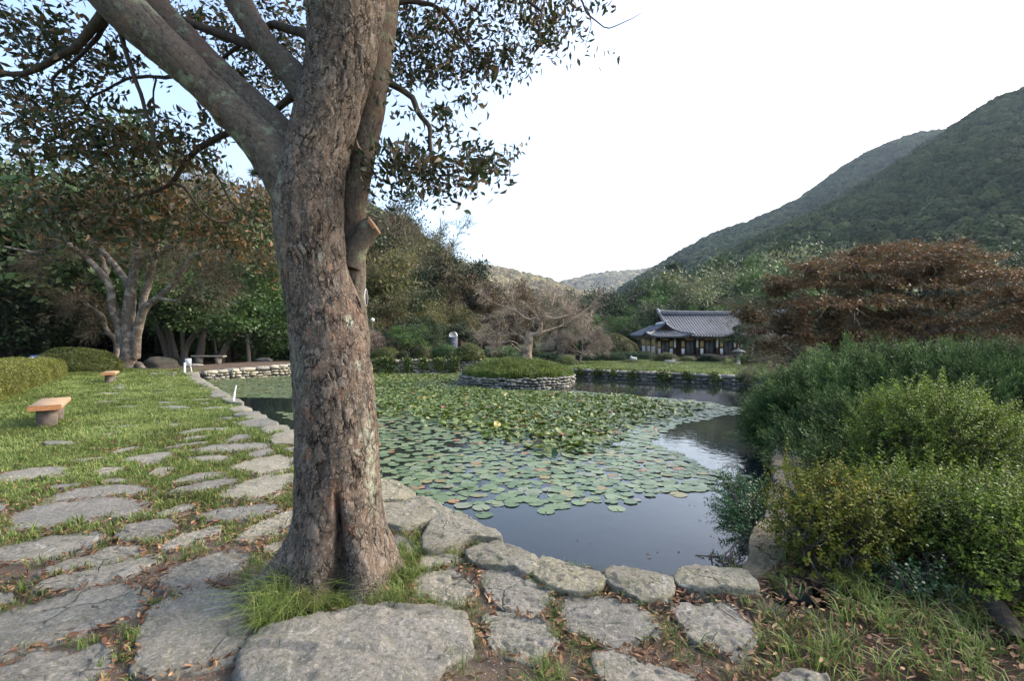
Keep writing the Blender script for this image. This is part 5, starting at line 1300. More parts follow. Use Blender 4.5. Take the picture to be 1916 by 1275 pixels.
def pine_proto(seed, H):
    r = np.random.default_rng(seed); lines = []; tips = []
    n = 9; p = np.zeros(3); d = np.array([r.normal(0, .1), r.normal(0, .1), 1.0]); pts = [np.array([0, 0, -.2, H * .022])]
    for k in range(n):
        p = p + unit(d) * H / n; d = d + r.normal(0, .10, 3) * np.array([1, 1, 0]); pts.append(np.append(p, H * .020 * (1 - .8 * (k + 1) / n)))
    pts = np.array(pts); lines.append((pts, 0))
    for k in range(3, n + 1):
        for q in range(r.integers(4, 6)):
            a = r.uniform(0, 6.28); L = (1 - k / n * .72) * H * .36 * r.uniform(.7, 1.2); b = pts[k, :3] + [0, 0, r.uniform(-.3, .1)]
            e = np.array([math.cos(a), math.sin(a), r.uniform(-.12, .22)])
            pp = np.array([np.append(b + e * L * t + np.array([0, 0, .12 * L * math.sin(t * 3)]), .03 * (1 - t * .7)) for t in np.linspace(0, 1, 5)]); lines.append((pp, 1))
            for t in (.45, .65, .82, 1.0):
                for _ in range(2): tips.append((b + e * L * t + r.normal(0, .16, 3) * np.array([1, 1, .4]), e, 2))
    tm = wood_mesh(lines, M['bark_dark'])
    T = np.array([t[0] for t in tips]); per = 26; k = np.repeat(np.arange(len(T)), per); nn = len(k)
    dd = rdir(nn, r); dd[:, 2] = np.abs(dd[:, 2]) * .5
    V, Q, v = cards(T[k] + dd * .14, dd + r.normal(0, .3, (nn, 3)), rdir(nn, r), r.uniform(.28, .5, nn), .055, 0, r.random(nn))
    return tm, mesh_data('crown', V, Q, [M['leaf_pine']], False, {'v': v}), None
PT['pine'] = [pine_proto(81, 8), pine_proto(82, 8), pine_proto(83, 8)]
def tree_at(key, x, y, s, label, group=None, var=0, rz=0.0, z=None, name=None, cat='tree', sz=1.0, mat=None):
    tm, cm, tw = PT[key][var % len(PT[key])]
    z = ground_z(x, y) if z is None else z
    nm = name or {'dark': 'evergreen_tree', 'mid': 'leafy_tree', 'olive': 'autumn_tree', 'rust': 'autumn_tree', 'bare': 'bare_tree', 'sparse': 'bare_sapling', 'pink': 'bare_tree', 'silver': 'silvery_tree', 'pine': 'pine_tree'}[key]
    e = empty(nm, (x, y, z - 0.05), rz); e.scale = (s, s, s * sz); tag(e, label, cat, group)
    obj('trunk', tm, e)
    if cm:
        o = obj('crown', cm, e)
    if tw: obj('twigs', tw, e)
    return e
rf = np.random.default_rng(99)
def mesh_top(me):
    a = np.empty(len(me.vertices) * 3, np.float32); me.vertices.foreach_get('co', a); return float(np.percentile(a[2::3], 99.7))
HT = {'sparse': 5.5, 'dark': 10, 'mid': 9, 'olive': 9, 'rust': 8, 'bare': 9, 'pink': 5.5, 'silver': 9, 'pine': 8}
def T_(key, px, d, ytop, label, group=None, var=None, sz=1.0, **k):
    """tree with its top at photo height ytop, standing at distance d"""
    x = (px - CX) / F * d; z = ground_z(x, d); top = EYE - (ytop - CY) / F * d
    var = rf.integers(0, 9) if var is None else var
    pm = PT[key][var % len(PT[key])]; s = (top - z) / (max(mesh_top(m) for m in pm[1:] if m) * sz)
    return tree_at(key, x, d, s, label, group, var, rf.uniform(0, 6.28), sz=sz, **k)
# wood on the left, behind the path
WL = 'trees of the dark wood on the left'
for (k, px, d, yt) in [('dark', -60, 30, 250), ('dark', 20, 33, 420), ('dark', 90, 36, 440), ('bare', 40, 38, 350), ('dark', 150, 42, 400), ('bare', 130, 40, 370), ('olive', 190, 46, 330), ('dark', 240, 40, 430),
                       ('bare', 300, 44, 330), ('olive', 270, 50, 320), ('dark', 320, 46, 400), ('rust', 350, 52, 325), ('olive', 400, 54, 318), ('bare', 440, 50, 330), ('rust', 475, 56, 335), ('dark', 500, 50, 400),
                       ('olive', 530, 58, 345), ('bare', 20, 50, 300), ('olive', 90, 56, 325), ('dark', -20, 44, 360), ('rust', 560, 54, 350), ('dark', 370, 42, 470), ('dark', 440, 44, 480), ('bare', 220, 56, 300), ('pine', 330, 60, 300), ('pine', 500, 62, 310), ('dark', 200, 38, 520), ('dark', 60, 40, 500), ('dark', 0, 38, 520),
                       ('dark', 130, 46, 520), ('dark', 290, 48, 540), ('dark', 400, 50, 540), ('dark', 480, 52, 540), ('dark', 540, 46, 560)]:
    lb = {'dark': 'dense dark evergreen in the wood behind the left path', 'bare': 'grey twiggy leafless tree in the wood behind the left path', 'olive': 'thin olive leaved tree rising out of the wood on the left',
          'rust': 'rusty brown tree on the skyline of the left wood', 'pine': 'pine on the skyline of the left wood'}[k]
    T_(k, px, d, yt, lb, WL + ', ' + {'dark': 'evergreens', 'bare': 'bare ones', 'olive': 'olive ones', 'rust': 'rusty ones', 'pine': 'pines'}[k])
T_('mid', 478, 34, 492, 'bright green tree with spreading layered boughs left of the big trunk', var=0, sz=.8)
T_('mid', 425, 36, 470, 'bright green bushy tree behind the small white sign', var=1)
T_('mid', 540, 37, 540, 'low bright green tree just left of the big trunk above the pale wall', var=2, sz=.8)
T_('mid', 392, 38, 560, 'small green tree in the shade beside the grey bench')
# slope behind the middle of the pond
WM = 'trees on the slope behind the pond'
for (k, px, d, yt) in [('bare', 700, 62, 375), ('pine', 660, 66, 340), ('pine', 700, 72, 352), ('bare', 735, 66, 400), ('pine', 745, 84, 390), ('dark', 770, 74, 440), ('olive', 700, 48, 450), ('pine', 790, 70, 470), ('olive', 800, 82, 455),
                       ('dark', 745, 50, 500), ('olive', 720, 42, 540), ('olive', 800, 60, 505), ('olive', 790, 50, 545), ('olive', 850, 78, 508), ('rust', 860, 60, 540), ('olive', 905, 72, 512), ('rust', 895, 62, 520), ('rust', 930, 66, 525),
                       ('olive', 840, 52, 560), ('dark', 960, 74, 535), ('dark', 700, 46, 580), ('dark', 800, 46, 590), ('dark', 765, 44, 585), ('olive', 900, 54, 585), ('dark', 850, 48, 600), ('rust', 690, 40, 590), ('dark', 830, 66, 475),
                       ('dark', 820, 92, 480), ('dark', 870, 100, 515), ('pine', 850, 90, 500), ('dark', 780, 95, 445), ('dark', 720, 90, 400), ('dark', 670, 80, 380), ('olive', 640, 64, 380), ('dark', 610, 60, 420)]:
    lb = {'dark': 'dark green tree on the slope behind the pond', 'bare': 'brown grey leafless tree on the slope behind the pond', 'olive': 'yellow olive tree on the slope behind the pond',
          'rust': 'rust brown tree at the foot of the slope behind the pond', 'pine': 'green pine standing on the slope behind the pond'}[k]
    T_(k, px, d, yt, lb, WM + ', ' + {'dark': 'dark green ones', 'bare': 'bare ones', 'olive': 'olive ones', 'rust': 'rusty ones', 'pine': 'pines'}[k])
T_('mid', 765, 33.5, 607, 'small yellow green tree with a thin stem above the clipped bushes', var=1)
T_('dark', 742, 36, 600, 'small glossy dark tree behind the little yellow green tree')
T_('dark', 808, 37, 605, 'narrow dark shrub tree left of the carved stone pillar')
T_('pink', 706, 34, 612, 'pinkish leafless bush tree under the globe lamp')
# valley floor and behind the house
WR = 'trees in the valley behind the island'
for (k, px, d, yt) in [('rust', 965, 60, 560), ('olive', 1000, 70, 545), ('olive', 1040, 78, 552), ('bare', 1060, 62, 570), ('rust', 1085, 74, 568), ('dark', 1120, 80, 548), ('mid', 1120, 64, 590), ('dark', 1150, 72, 560), ('dark', 1100, 100, 555), ('olive', 990, 90, 545),
                       ('dark', 1165, 90, 540), ('dark', 1200, 80, 535), ('mid', 1190, 66, 575), ('dark', 1235, 84, 515), ('mid', 1240, 76, 545), ('dark', 1275, 90, 505), ('dark', 1262, 62, 560), ('dark', 1300, 70, 540), ('mid', 1225, 92, 520), ('bare', 1180, 58, 600), ('dark', 1210, 58, 590),
                       ('silver', 1310, 64, 530), ('silver', 1340, 60, 540), ('silver', 1365, 72, 500), ('dark', 1385, 62, 520), ('mid', 1400, 84, 478), ('dark', 1430, 90, 470), ('dark', 1390, 96, 470), ('bare', 1350, 58, 560), ('dark', 1330, 82, 500), ('silver', 1440, 70, 500),
                       ('silver', 1520, 84, 470), ('dark', 1470, 84, 485), ('silver', 1570, 80, 465), ('dark', 1600, 90, 465), ('dark', 1540, 66, 520), ('dark', 1640, 84, 480), ('dark', 1860, 80, 480), ('dark', 1900, 76, 490), ('dark', 1820, 88, 470), ('dark', 1760, 84, 475), ('dark', 1950, 70, 480),
                       ('mid', 1500, 58, 530), ('mid', 1330, 56, 575), ('mid', 1290, 60, 560), ('mid', 1450, 64, 500), ('mid', 1395, 58, 540), ('mid', 1260, 70, 530), ('mid', 1160, 60, 590), ('dark', 1780, 62, 560), ('dark', 1850, 60, 570), ('dark', 1910, 58, 570), ('dark', 1700, 64, 560), ('dark', 1960, 60, 560), ('dark', 1500, 60, 560), ('dark', 1600, 62, 560)]:
    side = 'in the valley behind the island' if px < 1150 else ('on the rise behind the tiled house' if px < 1460 else 'at the foot of the right hill behind the maple')
    lb = {'dark': 'deep green tree ', 'bare': 'leafless brown tree ', 'olive': 'yellowing tree ', 'rust': 'rust coloured tree ', 'mid': 'mid green leafy tree ', 'silver': 'silvery pale green tree '}[k] + side
    T_(k, px, d, yt, lb, 'alike ' + lb.split(' tree')[0] + ' trees ' + side)
T_('pine', 1222, 95, 495, 'tall thin pine sticking up at the foot of the right ridge', sz=1.15)
T_('pine', 1375, 34, 560, 'dark pine with long level boughs in front of the tiled house', var=0)
T_('pine', 1425, 32, 560, 'dark pine partly behind the red brown maple, right of the tiled house', var=1)
T_('sparse', 1395, 40, 545, 'bare branched tree leaning over the right end of the tiled roof')
T_('pink', 1085, 33, 588, 'small tree with pale dry leaves on the right bank behind the island', var=1)
T_('sparse', 1218, 36, 622, 'slim pale stemmed bare sapling in front of the left end of the house')
T_('sparse', 1368, 31.5, 645, 'thin pale bare sapling beside the stone lantern')
T_('mid', 1405, 29, 655, 'small light green bush tree by the far right bank')
T_('sparse', 930, 46, 600, 'slender bare tree with curling branches behind the long green bush')

# ---------------------------------------------------------------- shrubs
def dome_mesh(seed, n, size, mat, lump=.12, flat=1.0, asp=.5):
    r = np.random.default_rng(seed)
    d = rdir(n, r); d[:, 2] = np.abs(d[:, 2]); rr = (1 + lump * fbm(d * 2.4 + seed, 3)) * (1 - .16 * r.random(n) ** 2)
    P = d * rr[:, None] * .5 * np.array([1, 1, 2 * .5 * flat * 2])
    P[:, 2] *= 1.0
    N = unit(d + r.normal(0, .5, (n, 3))); D = unit(np.cross(d, rdir(n, r)) + d * .6)
    V, Q, v = cards(P, D, N, size * r.uniform(.6, 1.4, n), size * asp, .1, np.clip(.5 + .35 * fbm(d * 5 + seed, 2) + r.normal(0, .25, n), 0, 1))
    cv, cf = ico(3); cv = cv[:, :] * (1 + lump * fbm(cv * 2.4 + seed, 3))[:, None] * .455; cv[:, 2] = np.maximum(cv[:, 2], -.02) * 2 * flat
    V2 = np.concatenate([V, cv]); Q2 = Q
    return mesh_data('foliage', V2, [Q2, cf + len(V)], [M[mat]], False, {'v': np.concatenate([v, np.full(len(cv), .0)])})
def shrub(mesh, x, y, w, h, label, dpt=None, group=None, rz=None, name='clipped_bush', cat='bush', z=None):
    z = ground_z(x, y) if z is None else z
    e = obj(name, mesh, None, (x, y, z - .03), rf.uniform(0, 6.28) if rz is None else rz, (w, dpt or w, h))
    tag(e, label, cat, group); return e
SB = {k: [dome_mesh(s, n, sz, m, lp) for s in ss] for k, ss, n, sz, m, lp in [
    ('azalea', (1, 2, 3), 5200, .055, 'azalea', .10), ('green', (4, 5), 5200, .055, 'leaf_mid', .16), ('juni', (6, 7), 6500, .075, 'juniper_far' if False else 'leaf_pine', .2), ('olive', (8,), 5200, .05, 'leaf_olive', .2), ('dark', (9, 10), 5200, .055, 'leaf_dark', .14), ('big', (12, 13), 16000, .035, 'azalea', .13)]}
def S_(key, px, pyb, w_px, ytop, d, label, var=0, group=None, **k):
    x = (px - CX) / F * d; z = ground_z(x, d); top = EYE - (ytop - CY) / F * d
    return shrub(SB[key][var % len(SB[key])], x, d, w_px / F * d, max(.2, (top - z)), label, group=group, **k)
S_('azalea', 722, 0, 56, 649, 30.6, 'low rounded clipped bush above the creeper hung wall, leftmost of the row')
S_('azalea', 757, 0, 28, 656, 30.4, 'smallest clipped bush between two larger ones above the far wall', 1)
S_('azalea', 790, 0, 42, 645, 30.8, 'rounded yellow green clipped bush above the far wall', 2)
S_('green', 832, 0, 54, 644, 31.5, 'broad dark green bush below the carved stone pillar', 0)
S_('azalea', 878, 0, 62, 643, 30.2, 'large olive green clipped bush spilling over the wall end left of the island', 1, dpt=2.0)
S_('green', 940, 0, 90, 648, 32.5, 'long bright green bush behind the island mound, left of the dead trunk', 1)
S_('azalea', 1000, 0, 50, 652, 34, 'olive clipped bush just behind the dead trunk', 2)
S_('juni', 1034, 0, 60, 660, 31.2, 'blue green spreading bush behind the right side of the island', 0)
S_('azalea', 1060, 0, 46, 665, 30.0, 'dull green bush at the corner of the bank right of the island', 0)
S_('olive', 1152, 0, 78, 624, 43, 'tall loose olive bush left of the tiled house')
S_('azalea', 1140, 0, 44, 664, 37, 'low brownish bush on the right bank lawn', 1)
S_('dark', 1100, 0, 50, 655, 38, 'dark low bush behind the small tree with pale dry leaves')
S_('azalea', 1247, 0, 48, 660, 36, 'rounded bush below the left doors of the tiled house', 2)
S_('azalea', 1286, 0, 38, 666, 36, 'smaller olive bush in front of the middle doors of the house', 0)
S_('dark', 1330, 0, 52, 662, 35, 'dark green rounded bush in front of the right doors of the house', 0)
S_('dark', 1408, 0, 56, 664, 33, 'dark rounded bush right of the stone lantern', 1)
S_('olive', 1180, 0, 40, 672, 34, 'low dry looking shrub left of the bare sapling')
S_('dark', 1500, 0, 90, 630, 27, 'dark tangled bush beyond the spreading juniper', 1)
S_('big', 142, 0, 140, 648, 23.0, 'big rounded dark green azalea beside the pale mottled tree', 0, dpt=2.6)
# hedge on the left
def hedge(P0, P1, w, h, n, size, mat, label, seed, name='hedge', taper=.25):
    r = np.random.default_rng(seed); P0 = np.array(P0, float); P1 = np.array(P1, float); L = np.linalg.norm(P1 - P0); u = (P1 - P0) / L; nn = np.array([-u[1], u[0]])
    s = r.random(n) * L; a = r.uniform(-.35, math.pi + .35, n); e = 1 - taper * (np.clip(1 - np.minimum(s, L - s) / (w * .8), 0, 1)) ** 2
    lum = 1 + .14 * fbm(np.stack([s * 1.3, np.cos(a) * 1.5, np.sin(a) * 1.5 + seed], 1), 3)
    cx = np.sign(np.cos(a)) * np.abs(np.cos(a)) ** .6 * w / 2 * e * lum; cz = np.clip(np.sin(a), -.1, 1); cz = np.sign(cz) * np.abs(cz) ** .55 * h * e * lum
    sc = 1 - .12 * r.random(n) ** 2
    X = P0[0] + u[0] * s + nn[0] * cx * sc; Y = P0[1] + u[1] * s + nn[1] * cx * sc; Z = np.maximum(cz * sc, .03) + height(X, Y)
    P = np.stack([X, Y, Z], 1); d = unit(np.stack([nn[0] * np.cos(a), nn[1] * np.cos(a), np.sin(a) * .8 + .2], 1))
    V, Q, v = cards(P, unit(d * .8 + rdir(n, r)), unit(d + r.normal(0, .6, (n, 3))), size * r.uniform(.6, 1.4, n), size * .5, .1, np.clip(.45 + .4 * fbm(P * 2.2, 2) + r.normal(0, .22, n), 0, 1))
    mb = MB(); m = max(4, int(L / .4)); ss = np.linspace(0.05, L - .05, m)
    al = np.linspace(-.2, math.pi + .2, 9); ring = []
    for q in ss:
        ee = (1 - taper * (max(0, 1 - min(q, L - q) / (w * .8))) ** 2) * .86
        for t in al: ring.append([P0[0] + u[0] * q + nn[0] * math.copysign(abs(math.cos(t)) ** .6, math.cos(t)) * w / 2 * ee, P0[1] + u[1] * q + nn[1] * math.copysign(abs(math.cos(t)) ** .6, math.cos(t)) * w / 2 * ee,
                                  max(0, math.sin(t)) ** .55 * h * ee + ground_z(P0[0] + u[0] * q, P0[1] + u[1] * q)])
    ring = np.array(ring); i = np.arange(m - 1)[:, None] * 9; j = np.arange(8)[None, :]
    cq = np.stack([i + j, i + j + 1, i + 9 + j + 1, i + 9 + j], -1).reshape(-1, 4)
    o = mk(name, np.concatenate([V, ring]), [np.concatenate([Q, cq + len(V)])], M[mat], attrs={'v': np.concatenate([v, np.zeros(len(ring))])})
    tag(o, label, 'hedge'); return o
hedge((-20.6, 20.8), (-11.2, 8.2), 2.4, .85, 70000, .05, 'hedge_y', 'low yellow green hedge along the left side of the lawn behind the benches', 3)
hedge((-17.5, 33.0), (-13.0, 33.0), .9, .75, 7000, .09, 'leaf_dark', 'dark clipped hedge under the wood above the pale wall', 5)
hedge((5.2, 36.5), (8.6, 36.5), .8, .55, 6000, .08, 'leaf_dark', 'low dark clipped hedge left of the tiled house', 6)
hedge((6.2, 40.0), (12.0, 40.0), .8, .7, 6000, .09, 'leaf_dark', 'second low dark hedge close to the left end of the house', 7)
hedge((-10, 35.6), (-6.0, 36.2), 1.0, .8, 6000, .09, 'leaf_dark', 'dark ground shrubs under the trees above the creeper hung wall', 8)
# creepers hanging on the far wall
rv = np.random.default_rng(12)
leafP = cards(np.zeros((5, 3)) + rv.normal(0, .03, (5, 3)), rdir(5, rv), unit(rdir(5, rv) + np.array([0, -1.0, .6])), .10, .08, .1, rv.random(5)); LEAF5 = (leafP[0], [leafP[1]], leafP[2])
def on_wall(path2, zt, zb, spots, n, off=-.04):
    P = np.array(path2, float); seg = np.linalg.norm(np.diff(P, axis=0), axis=1); cum = np.concatenate([[0], np.cumsum(seg)])
    out = []
    for (s, w, depth) in spots:
        m = int(n * w)
        for _ in range(m):
            q = np.clip(s + rv.normal(0, w * .4), 0, cum[-1]); x = np.interp(q, cum, P[:, 0]); y = np.interp(q, cum, P[:, 1]); k = min(len(seg) - 1, max(0, np.searchsorted(cum, q) - 1)); u = (P[k + 1] - P[k]) / seg[k]
            f = rv.random() ** 1.3 * depth; out.append([x - u[1] * .42 + rv.normal(0, .03), y + u[0] * .42 - abs(rv.normal(0, .05)), zt + .06 - f * (zt - zb)])
    return np.array(out)
P = on_wall([(-3.2, 29.6), (-9.0, 28.35)], .44, WATER, [(.4, .5, 1), (1.3, .5, .9), (2.2, .4, .7), (3.1, .3, .9), (4.3, .8, 1), (5.3, .7, 1)], 190)
c_ = scatter('creeper', [LEAF5], M['vine'], P, rv.uniform(0, 6.28, (len(P), 3)), rv.uniform(.7, 1.6, len(P)), rg=rv); tag(c_, 'leafy creepers hanging over the far left wall', 'creeper', kind='stuff')
P = on_wall([(12.3, 20.0), (3.1, 27.2)], .02, WATER, [(9.5, .4, 1), (7.6, .35, 1), (6.0, .5, 1.1), (4.8, .3, .8), (3.6, .3, .9), (2.3, .5, .8), (1.0, .4, .8), (8.6, .2, .9), (10.6, .4, 1)], 150)
c_ = scatter('creeper', [LEAF5], M['vine'], P, rv.uniform(0, 6.28, (len(P), 3)), rv.uniform(.6, 1.2, len(P)), rg=rv); tag(c_, 'weeds growing out of the joints of the far right wall', 'creeper', kind='stuff')

# ---------------------------------------------------------------- trees with limbs one can follow
def limb_px(pts, d, org, jit=.02, seed=0, k=8):
    C = spline(cols(pts, d), n=4); 
    if len(C) > 4: C[1:-1, :3] += jit * np.stack([fbm(C[1:-1, :3] * 3 + 30 * q + seed, 2) for q in range(3)], 1)
    V, Q = tube(C[:, :3], np.maximum(C[:, 3], .004), k); return C, V - org, Q
def traced_tree(name, label, base, limbs, bark, tipsrc, seed, leafspec=None, leafmat=None, twigspec=None, twigmat=None, extra_tips=None, kids=(3, .9), sub=2):
    """limbs: [(points, distance)], child branches are grown from the last third of each"""
    r = np.random.default_rng(seed)
    root = empty(name, base); tag(root, label, 'tree'); org = np.array(base, float)
    mb = MB(); tips = []; Cs = []
    for n, (pts, d) in enumerate(limbs):
        C, V, Q = limb_px(pts, d, org, .03, seed + n, 10 if n == 0 else 8); mb.add(V, Q); Cs.append(C)
    lines = []
    def grow2(p, d, L, ra, lev):
        n = 5; pts = [np.append(p, ra)]
        for k in range(n):
            d = unit(d + r.normal(0, .2, 3)); p = p + d * L / n; pts.append(np.append(p, ra * (1 - .7 * (k + 1) / n)))
        lines.append((np.array(pts), lev + 1)); tips.append((p - org, d, 2)); tips.append((pts[3][:3] - org, d, 2))
        if lev < sub:
            for q in range(3):
                k = r.integers(1, n + 1); grow2(pts[k][:3], unit(d + rdir(1, r)[0] * .8), L * .6, pts[k][3] * .7, lev + 1)
    for n in tipsrc:
        C = Cs[n]; m = len(C)
        for q in range(kids[0]):
            k = int(m * r.uniform(.35, .98)); k = min(k, m - 2); d = unit(C[k + 1, :3] - C[k, :3]); nd = unit(d + rdir(1, r)[0] * .9 + np.array([0, 0, .1]))
            grow2(C[k, :3], nd, kids[1] * r.uniform(.7, 1.2), min(C[k, 3] * .6, .03), 0)
        grow2(C[-1, :3], unit(C[-1, :3] - C[-2, :3]), kids[1], C[-1, 3], 0)
    obj('trunk', mb.data('trunk', [M[bark]], True), root)
    mb2 = MB()
    for pts, lev in lines:
        C = spline(pts, n=2); V, Q = tube(C[:, :3] - org, np.maximum(C[:, 3], .003), 5 if lev < 2 else 3); mb2.add(V, Q)
    obj('boughs', mb2.data('boughs', [M[bark]], True), root)
    if extra_tips is not None: tips = tips + extra_tips(org, r)
    if leafspec:
        V, Q, v = clump_leaves(tips, r, **leafspec); obj('crown', mesh_data('crown', V, Q, [M[leafmat]], False, {'v': v}), root)
    if twigspec:
        V, Q, v = twig_lines(tips, r, **twigspec); obj('twigs', mesh_data('twigs', V, Q, [M[twigmat]], False, {'v': v}), root)
    return root, tips
# the pale mottled tree at the end of the lawn
pale_limbs = [
 ([(240, 702, 18), (240, 690, 14.5), (240, 660, 12.5), (241, 620, 12), (241, 581, 10.5), (245, 545, 9), (249, 510, 7), (254, 477, 6), (264, 449, 5), (270, 400, 4)], 25),
 ([(228, 650, 8), (222, 610, 7), (211, 581, 7), (205, 538, 6.5), (190, 513, 6), (165, 486, 5), (135, 461, 4.2), (119, 451, 4), (90, 466, 3.4), (61, 472, 3), (20, 464, 2.4), (-10, 458, 2)], (25, 24)),
 ([(245, 548, 7), (232, 520, 6), (208, 489, 5.4), (183, 461, 5), (165, 443, 4.4), (150, 400, 3)], (25, 25.6)),
 ([(252, 670, 9), (256, 630, 8), (262, 600, 7.6), (272, 575, 7), (306, 550, 6), (330, 523, 5.4), (355, 486, 4.6), (380, 474, 4), (407, 471, 3), (450, 478, 2), (480, 477, 1.2)], (25, 24.2)),
 ([(266, 585, 7), (269, 560, 6.4), (278, 529, 6), (287, 495, 5.4), (292, 470, 4.6), (295, 450, 4), (300, 400, 3)], (25, 25.4)),
 ([(292, 482, 3.6), (315, 466, 3.4), (339, 452, 3), (360, 430, 2)], (25.2, 24.8)),
 ([(205, 538, 2.4), (196, 505, 4.2), (190, 480, 4), (186, 450, 3)], (25, 25.8)),
 ([(218, 700, 7), (218, 670, 5.6), (218, 640, 5), (199, 617, 4.4), (193, 593, 3.6), (178, 580, 2.6)], (26.2, 26.6)),
 ([(258, 684, 8), (272, 693, 4), (290, 699, 2)], (24.8, 24.4)),
 ([(302, 560, 3), (330, 562, 2.6), (350, 548, 2.2), (372, 530, 1.6)], (24.6, 24.2)),
]
def pale_tips(org, r):
    out = []
    for k in range(90):
        px = r.uniform(60, 440); py = 470 - 150 * r.random() ** .8 if r.random() < .5 else 560 + r.normal(0, 36); dd = r.uniform(22.5, 27.5)
        if py > 440 and 150 < px < 350: continue
        out.append((W(px, py, dd) - org, np.array([r.normal(), r.normal(), -.6]), 2))
    return out
traced_tree('pale_tree', 'old pale mottled tree forking low into many limbs at the end of the lawn', W(240, 695, 25), pale_limbs, 'bark_pale', [0, 1, 2, 3, 4, 5, 6, 7, 9], 5,
            dict(per=3, rc=.5, size=.16), 'leaf_rust', dict(per=9, L=.7, w=.013, droop=.5), 'twiggy', pale_tips, kids=(4, 1.1))
# dead trunk on the island carrying a wide bare crown
ox = W(987, 686, 22)
dead_limbs = [
 ([(988, 696, 12), (988, 684, 10.5), (986, 668, 9.5), (988, 652, 8.5), (990, 638, 7.5), (990, 628, 7), (989, 620, 5)], 21.8),
 ([(990, 632, 5), (996, 628, 5), (1004, 626, 4.6), (1010, 618, 4.4), (1012, 608, 4), (1011, 600, 3.6), (1020, 590, 3), (1030, 580, 2.2), (1034, 566, 1.6)], (21.8, 21.6)),
 ([(1006, 626, 3), (1018, 620, 2.8), (1032, 616, 2.4), (1050, 610, 1.8), (1064, 603, 1.2)], (21.8, 22.6)),
 ([(1012, 604, 2.6), (1004, 596, 2.4), (990, 598, 2), (974, 590, 1.8), (960, 580, 1.4), (945, 575, 1)], (21.8, 21.2)),
 ([(1018, 592, 2), (1040, 596, 1.8), (1062, 590, 1.5), (1085, 586, 1)], (21.6, 22.4)),
 ([(985, 640, 2), (976, 630, 1.8), (962, 626, 1.4), (940, 630, 1)], (21.8, 22.4)),
 ([(982, 672, 2), (974, 654, 1.8), (966, 642, 1.4), (950, 636, 1)], (21.9, 21.4)),
 ([(980, 664, 1.6), (966, 652, 1.6), (956, 643, 1)], (21.9, 21.0)),
]
def crown_tips(cx, cy, rx, ry, d, rd, n, down=0):
    def f(org, r):
        out = []
        for k in range(n):
            q = rdir(1, r)[0] * r.random() ** .4
            out.append((W(cx + q[0] * rx, cy + q[2] * -ry + (abs(q[0]) ** 2) * down, d + q[1] * rd) - org, unit(np.array([q[0] + r.normal(0, .5), q[1], abs(q[2]) * .6])), 2))
        return out
    return f
dt, _ = traced_tree('dead_tree', 'dead hollow trunk on the island carrying a wide bare pinkish crown', ox, dead_limbs, 'dead', [1, 2, 3, 4, 5], 8, None, None, dict(per=6, L=.42, w=.012, spread=1.1), 'twiggy_pink',
            crown_tips(1010, 582, 112, 44, 22, 2.2, 80, 30), kids=(4, .9), sub=2)
# the spreading red brown maple
mo = W(1672, 700, 14)
mo[2] = 0.0
maple_limbs = [
 ([(1672, 742, 18), (1680, 712, 15), (1690, 680, 12), (1698, 655, 10), (1710, 636, 8.5), (1740, 624, 7), (1767, 612, 6), (1800, 598, 5), (1850, 575, 3.6), (1920, 560, 2)], (14, 13.4)),
 ([(1698, 655, 7), (1703, 636, 6), (1699, 615, 5), (1690, 598, 4.4), (1700, 560, 3.5), (1708, 530, 2)], (14, 14.3)),
 ([(1668, 736, 14), (1645, 705, 10), (1625, 672, 7.5), (1605, 657, 6.5), (1580, 633, 5.6), (1574, 606, 4.6), (1560, 570, 3.4), (1530, 540, 2)], (14, 13.4)),
 ([(1664, 738, 12), (1625, 690, 8), (1592, 666, 6.6), (1562, 651, 5.6), (1547, 633, 4.8), (1537, 619, 4.2), (1515, 590, 3), (1480, 560, 2)], (14, 13.0)),
 ([(1562, 651, 4), (1545, 642, 3.6), (1523, 633, 3.4), (1500, 628, 2.8), (1470, 622, 2), (1430, 612, 1.2)], (13.3, 12.6)),
 ([(1672, 720, 9), (1660, 680, 7), (1653, 654, 5.6), (1647, 627, 5), (1650, 600, 4.4), (1640, 560, 3.4), (1620, 510, 2)], (14, 14.4)),
 ([(1648, 628, 4), (1635, 620, 3.6), (1618, 614, 3.2), (1604, 600, 2.6), (1590, 570, 1.8)], (14.2, 14.8)),
 ([(1738, 624, 5), (1737, 610, 4.6), (1745, 580, 3.6), (1758, 540, 2.4), (1765, 512, 1.4)], (13.9, 14.6)),
]
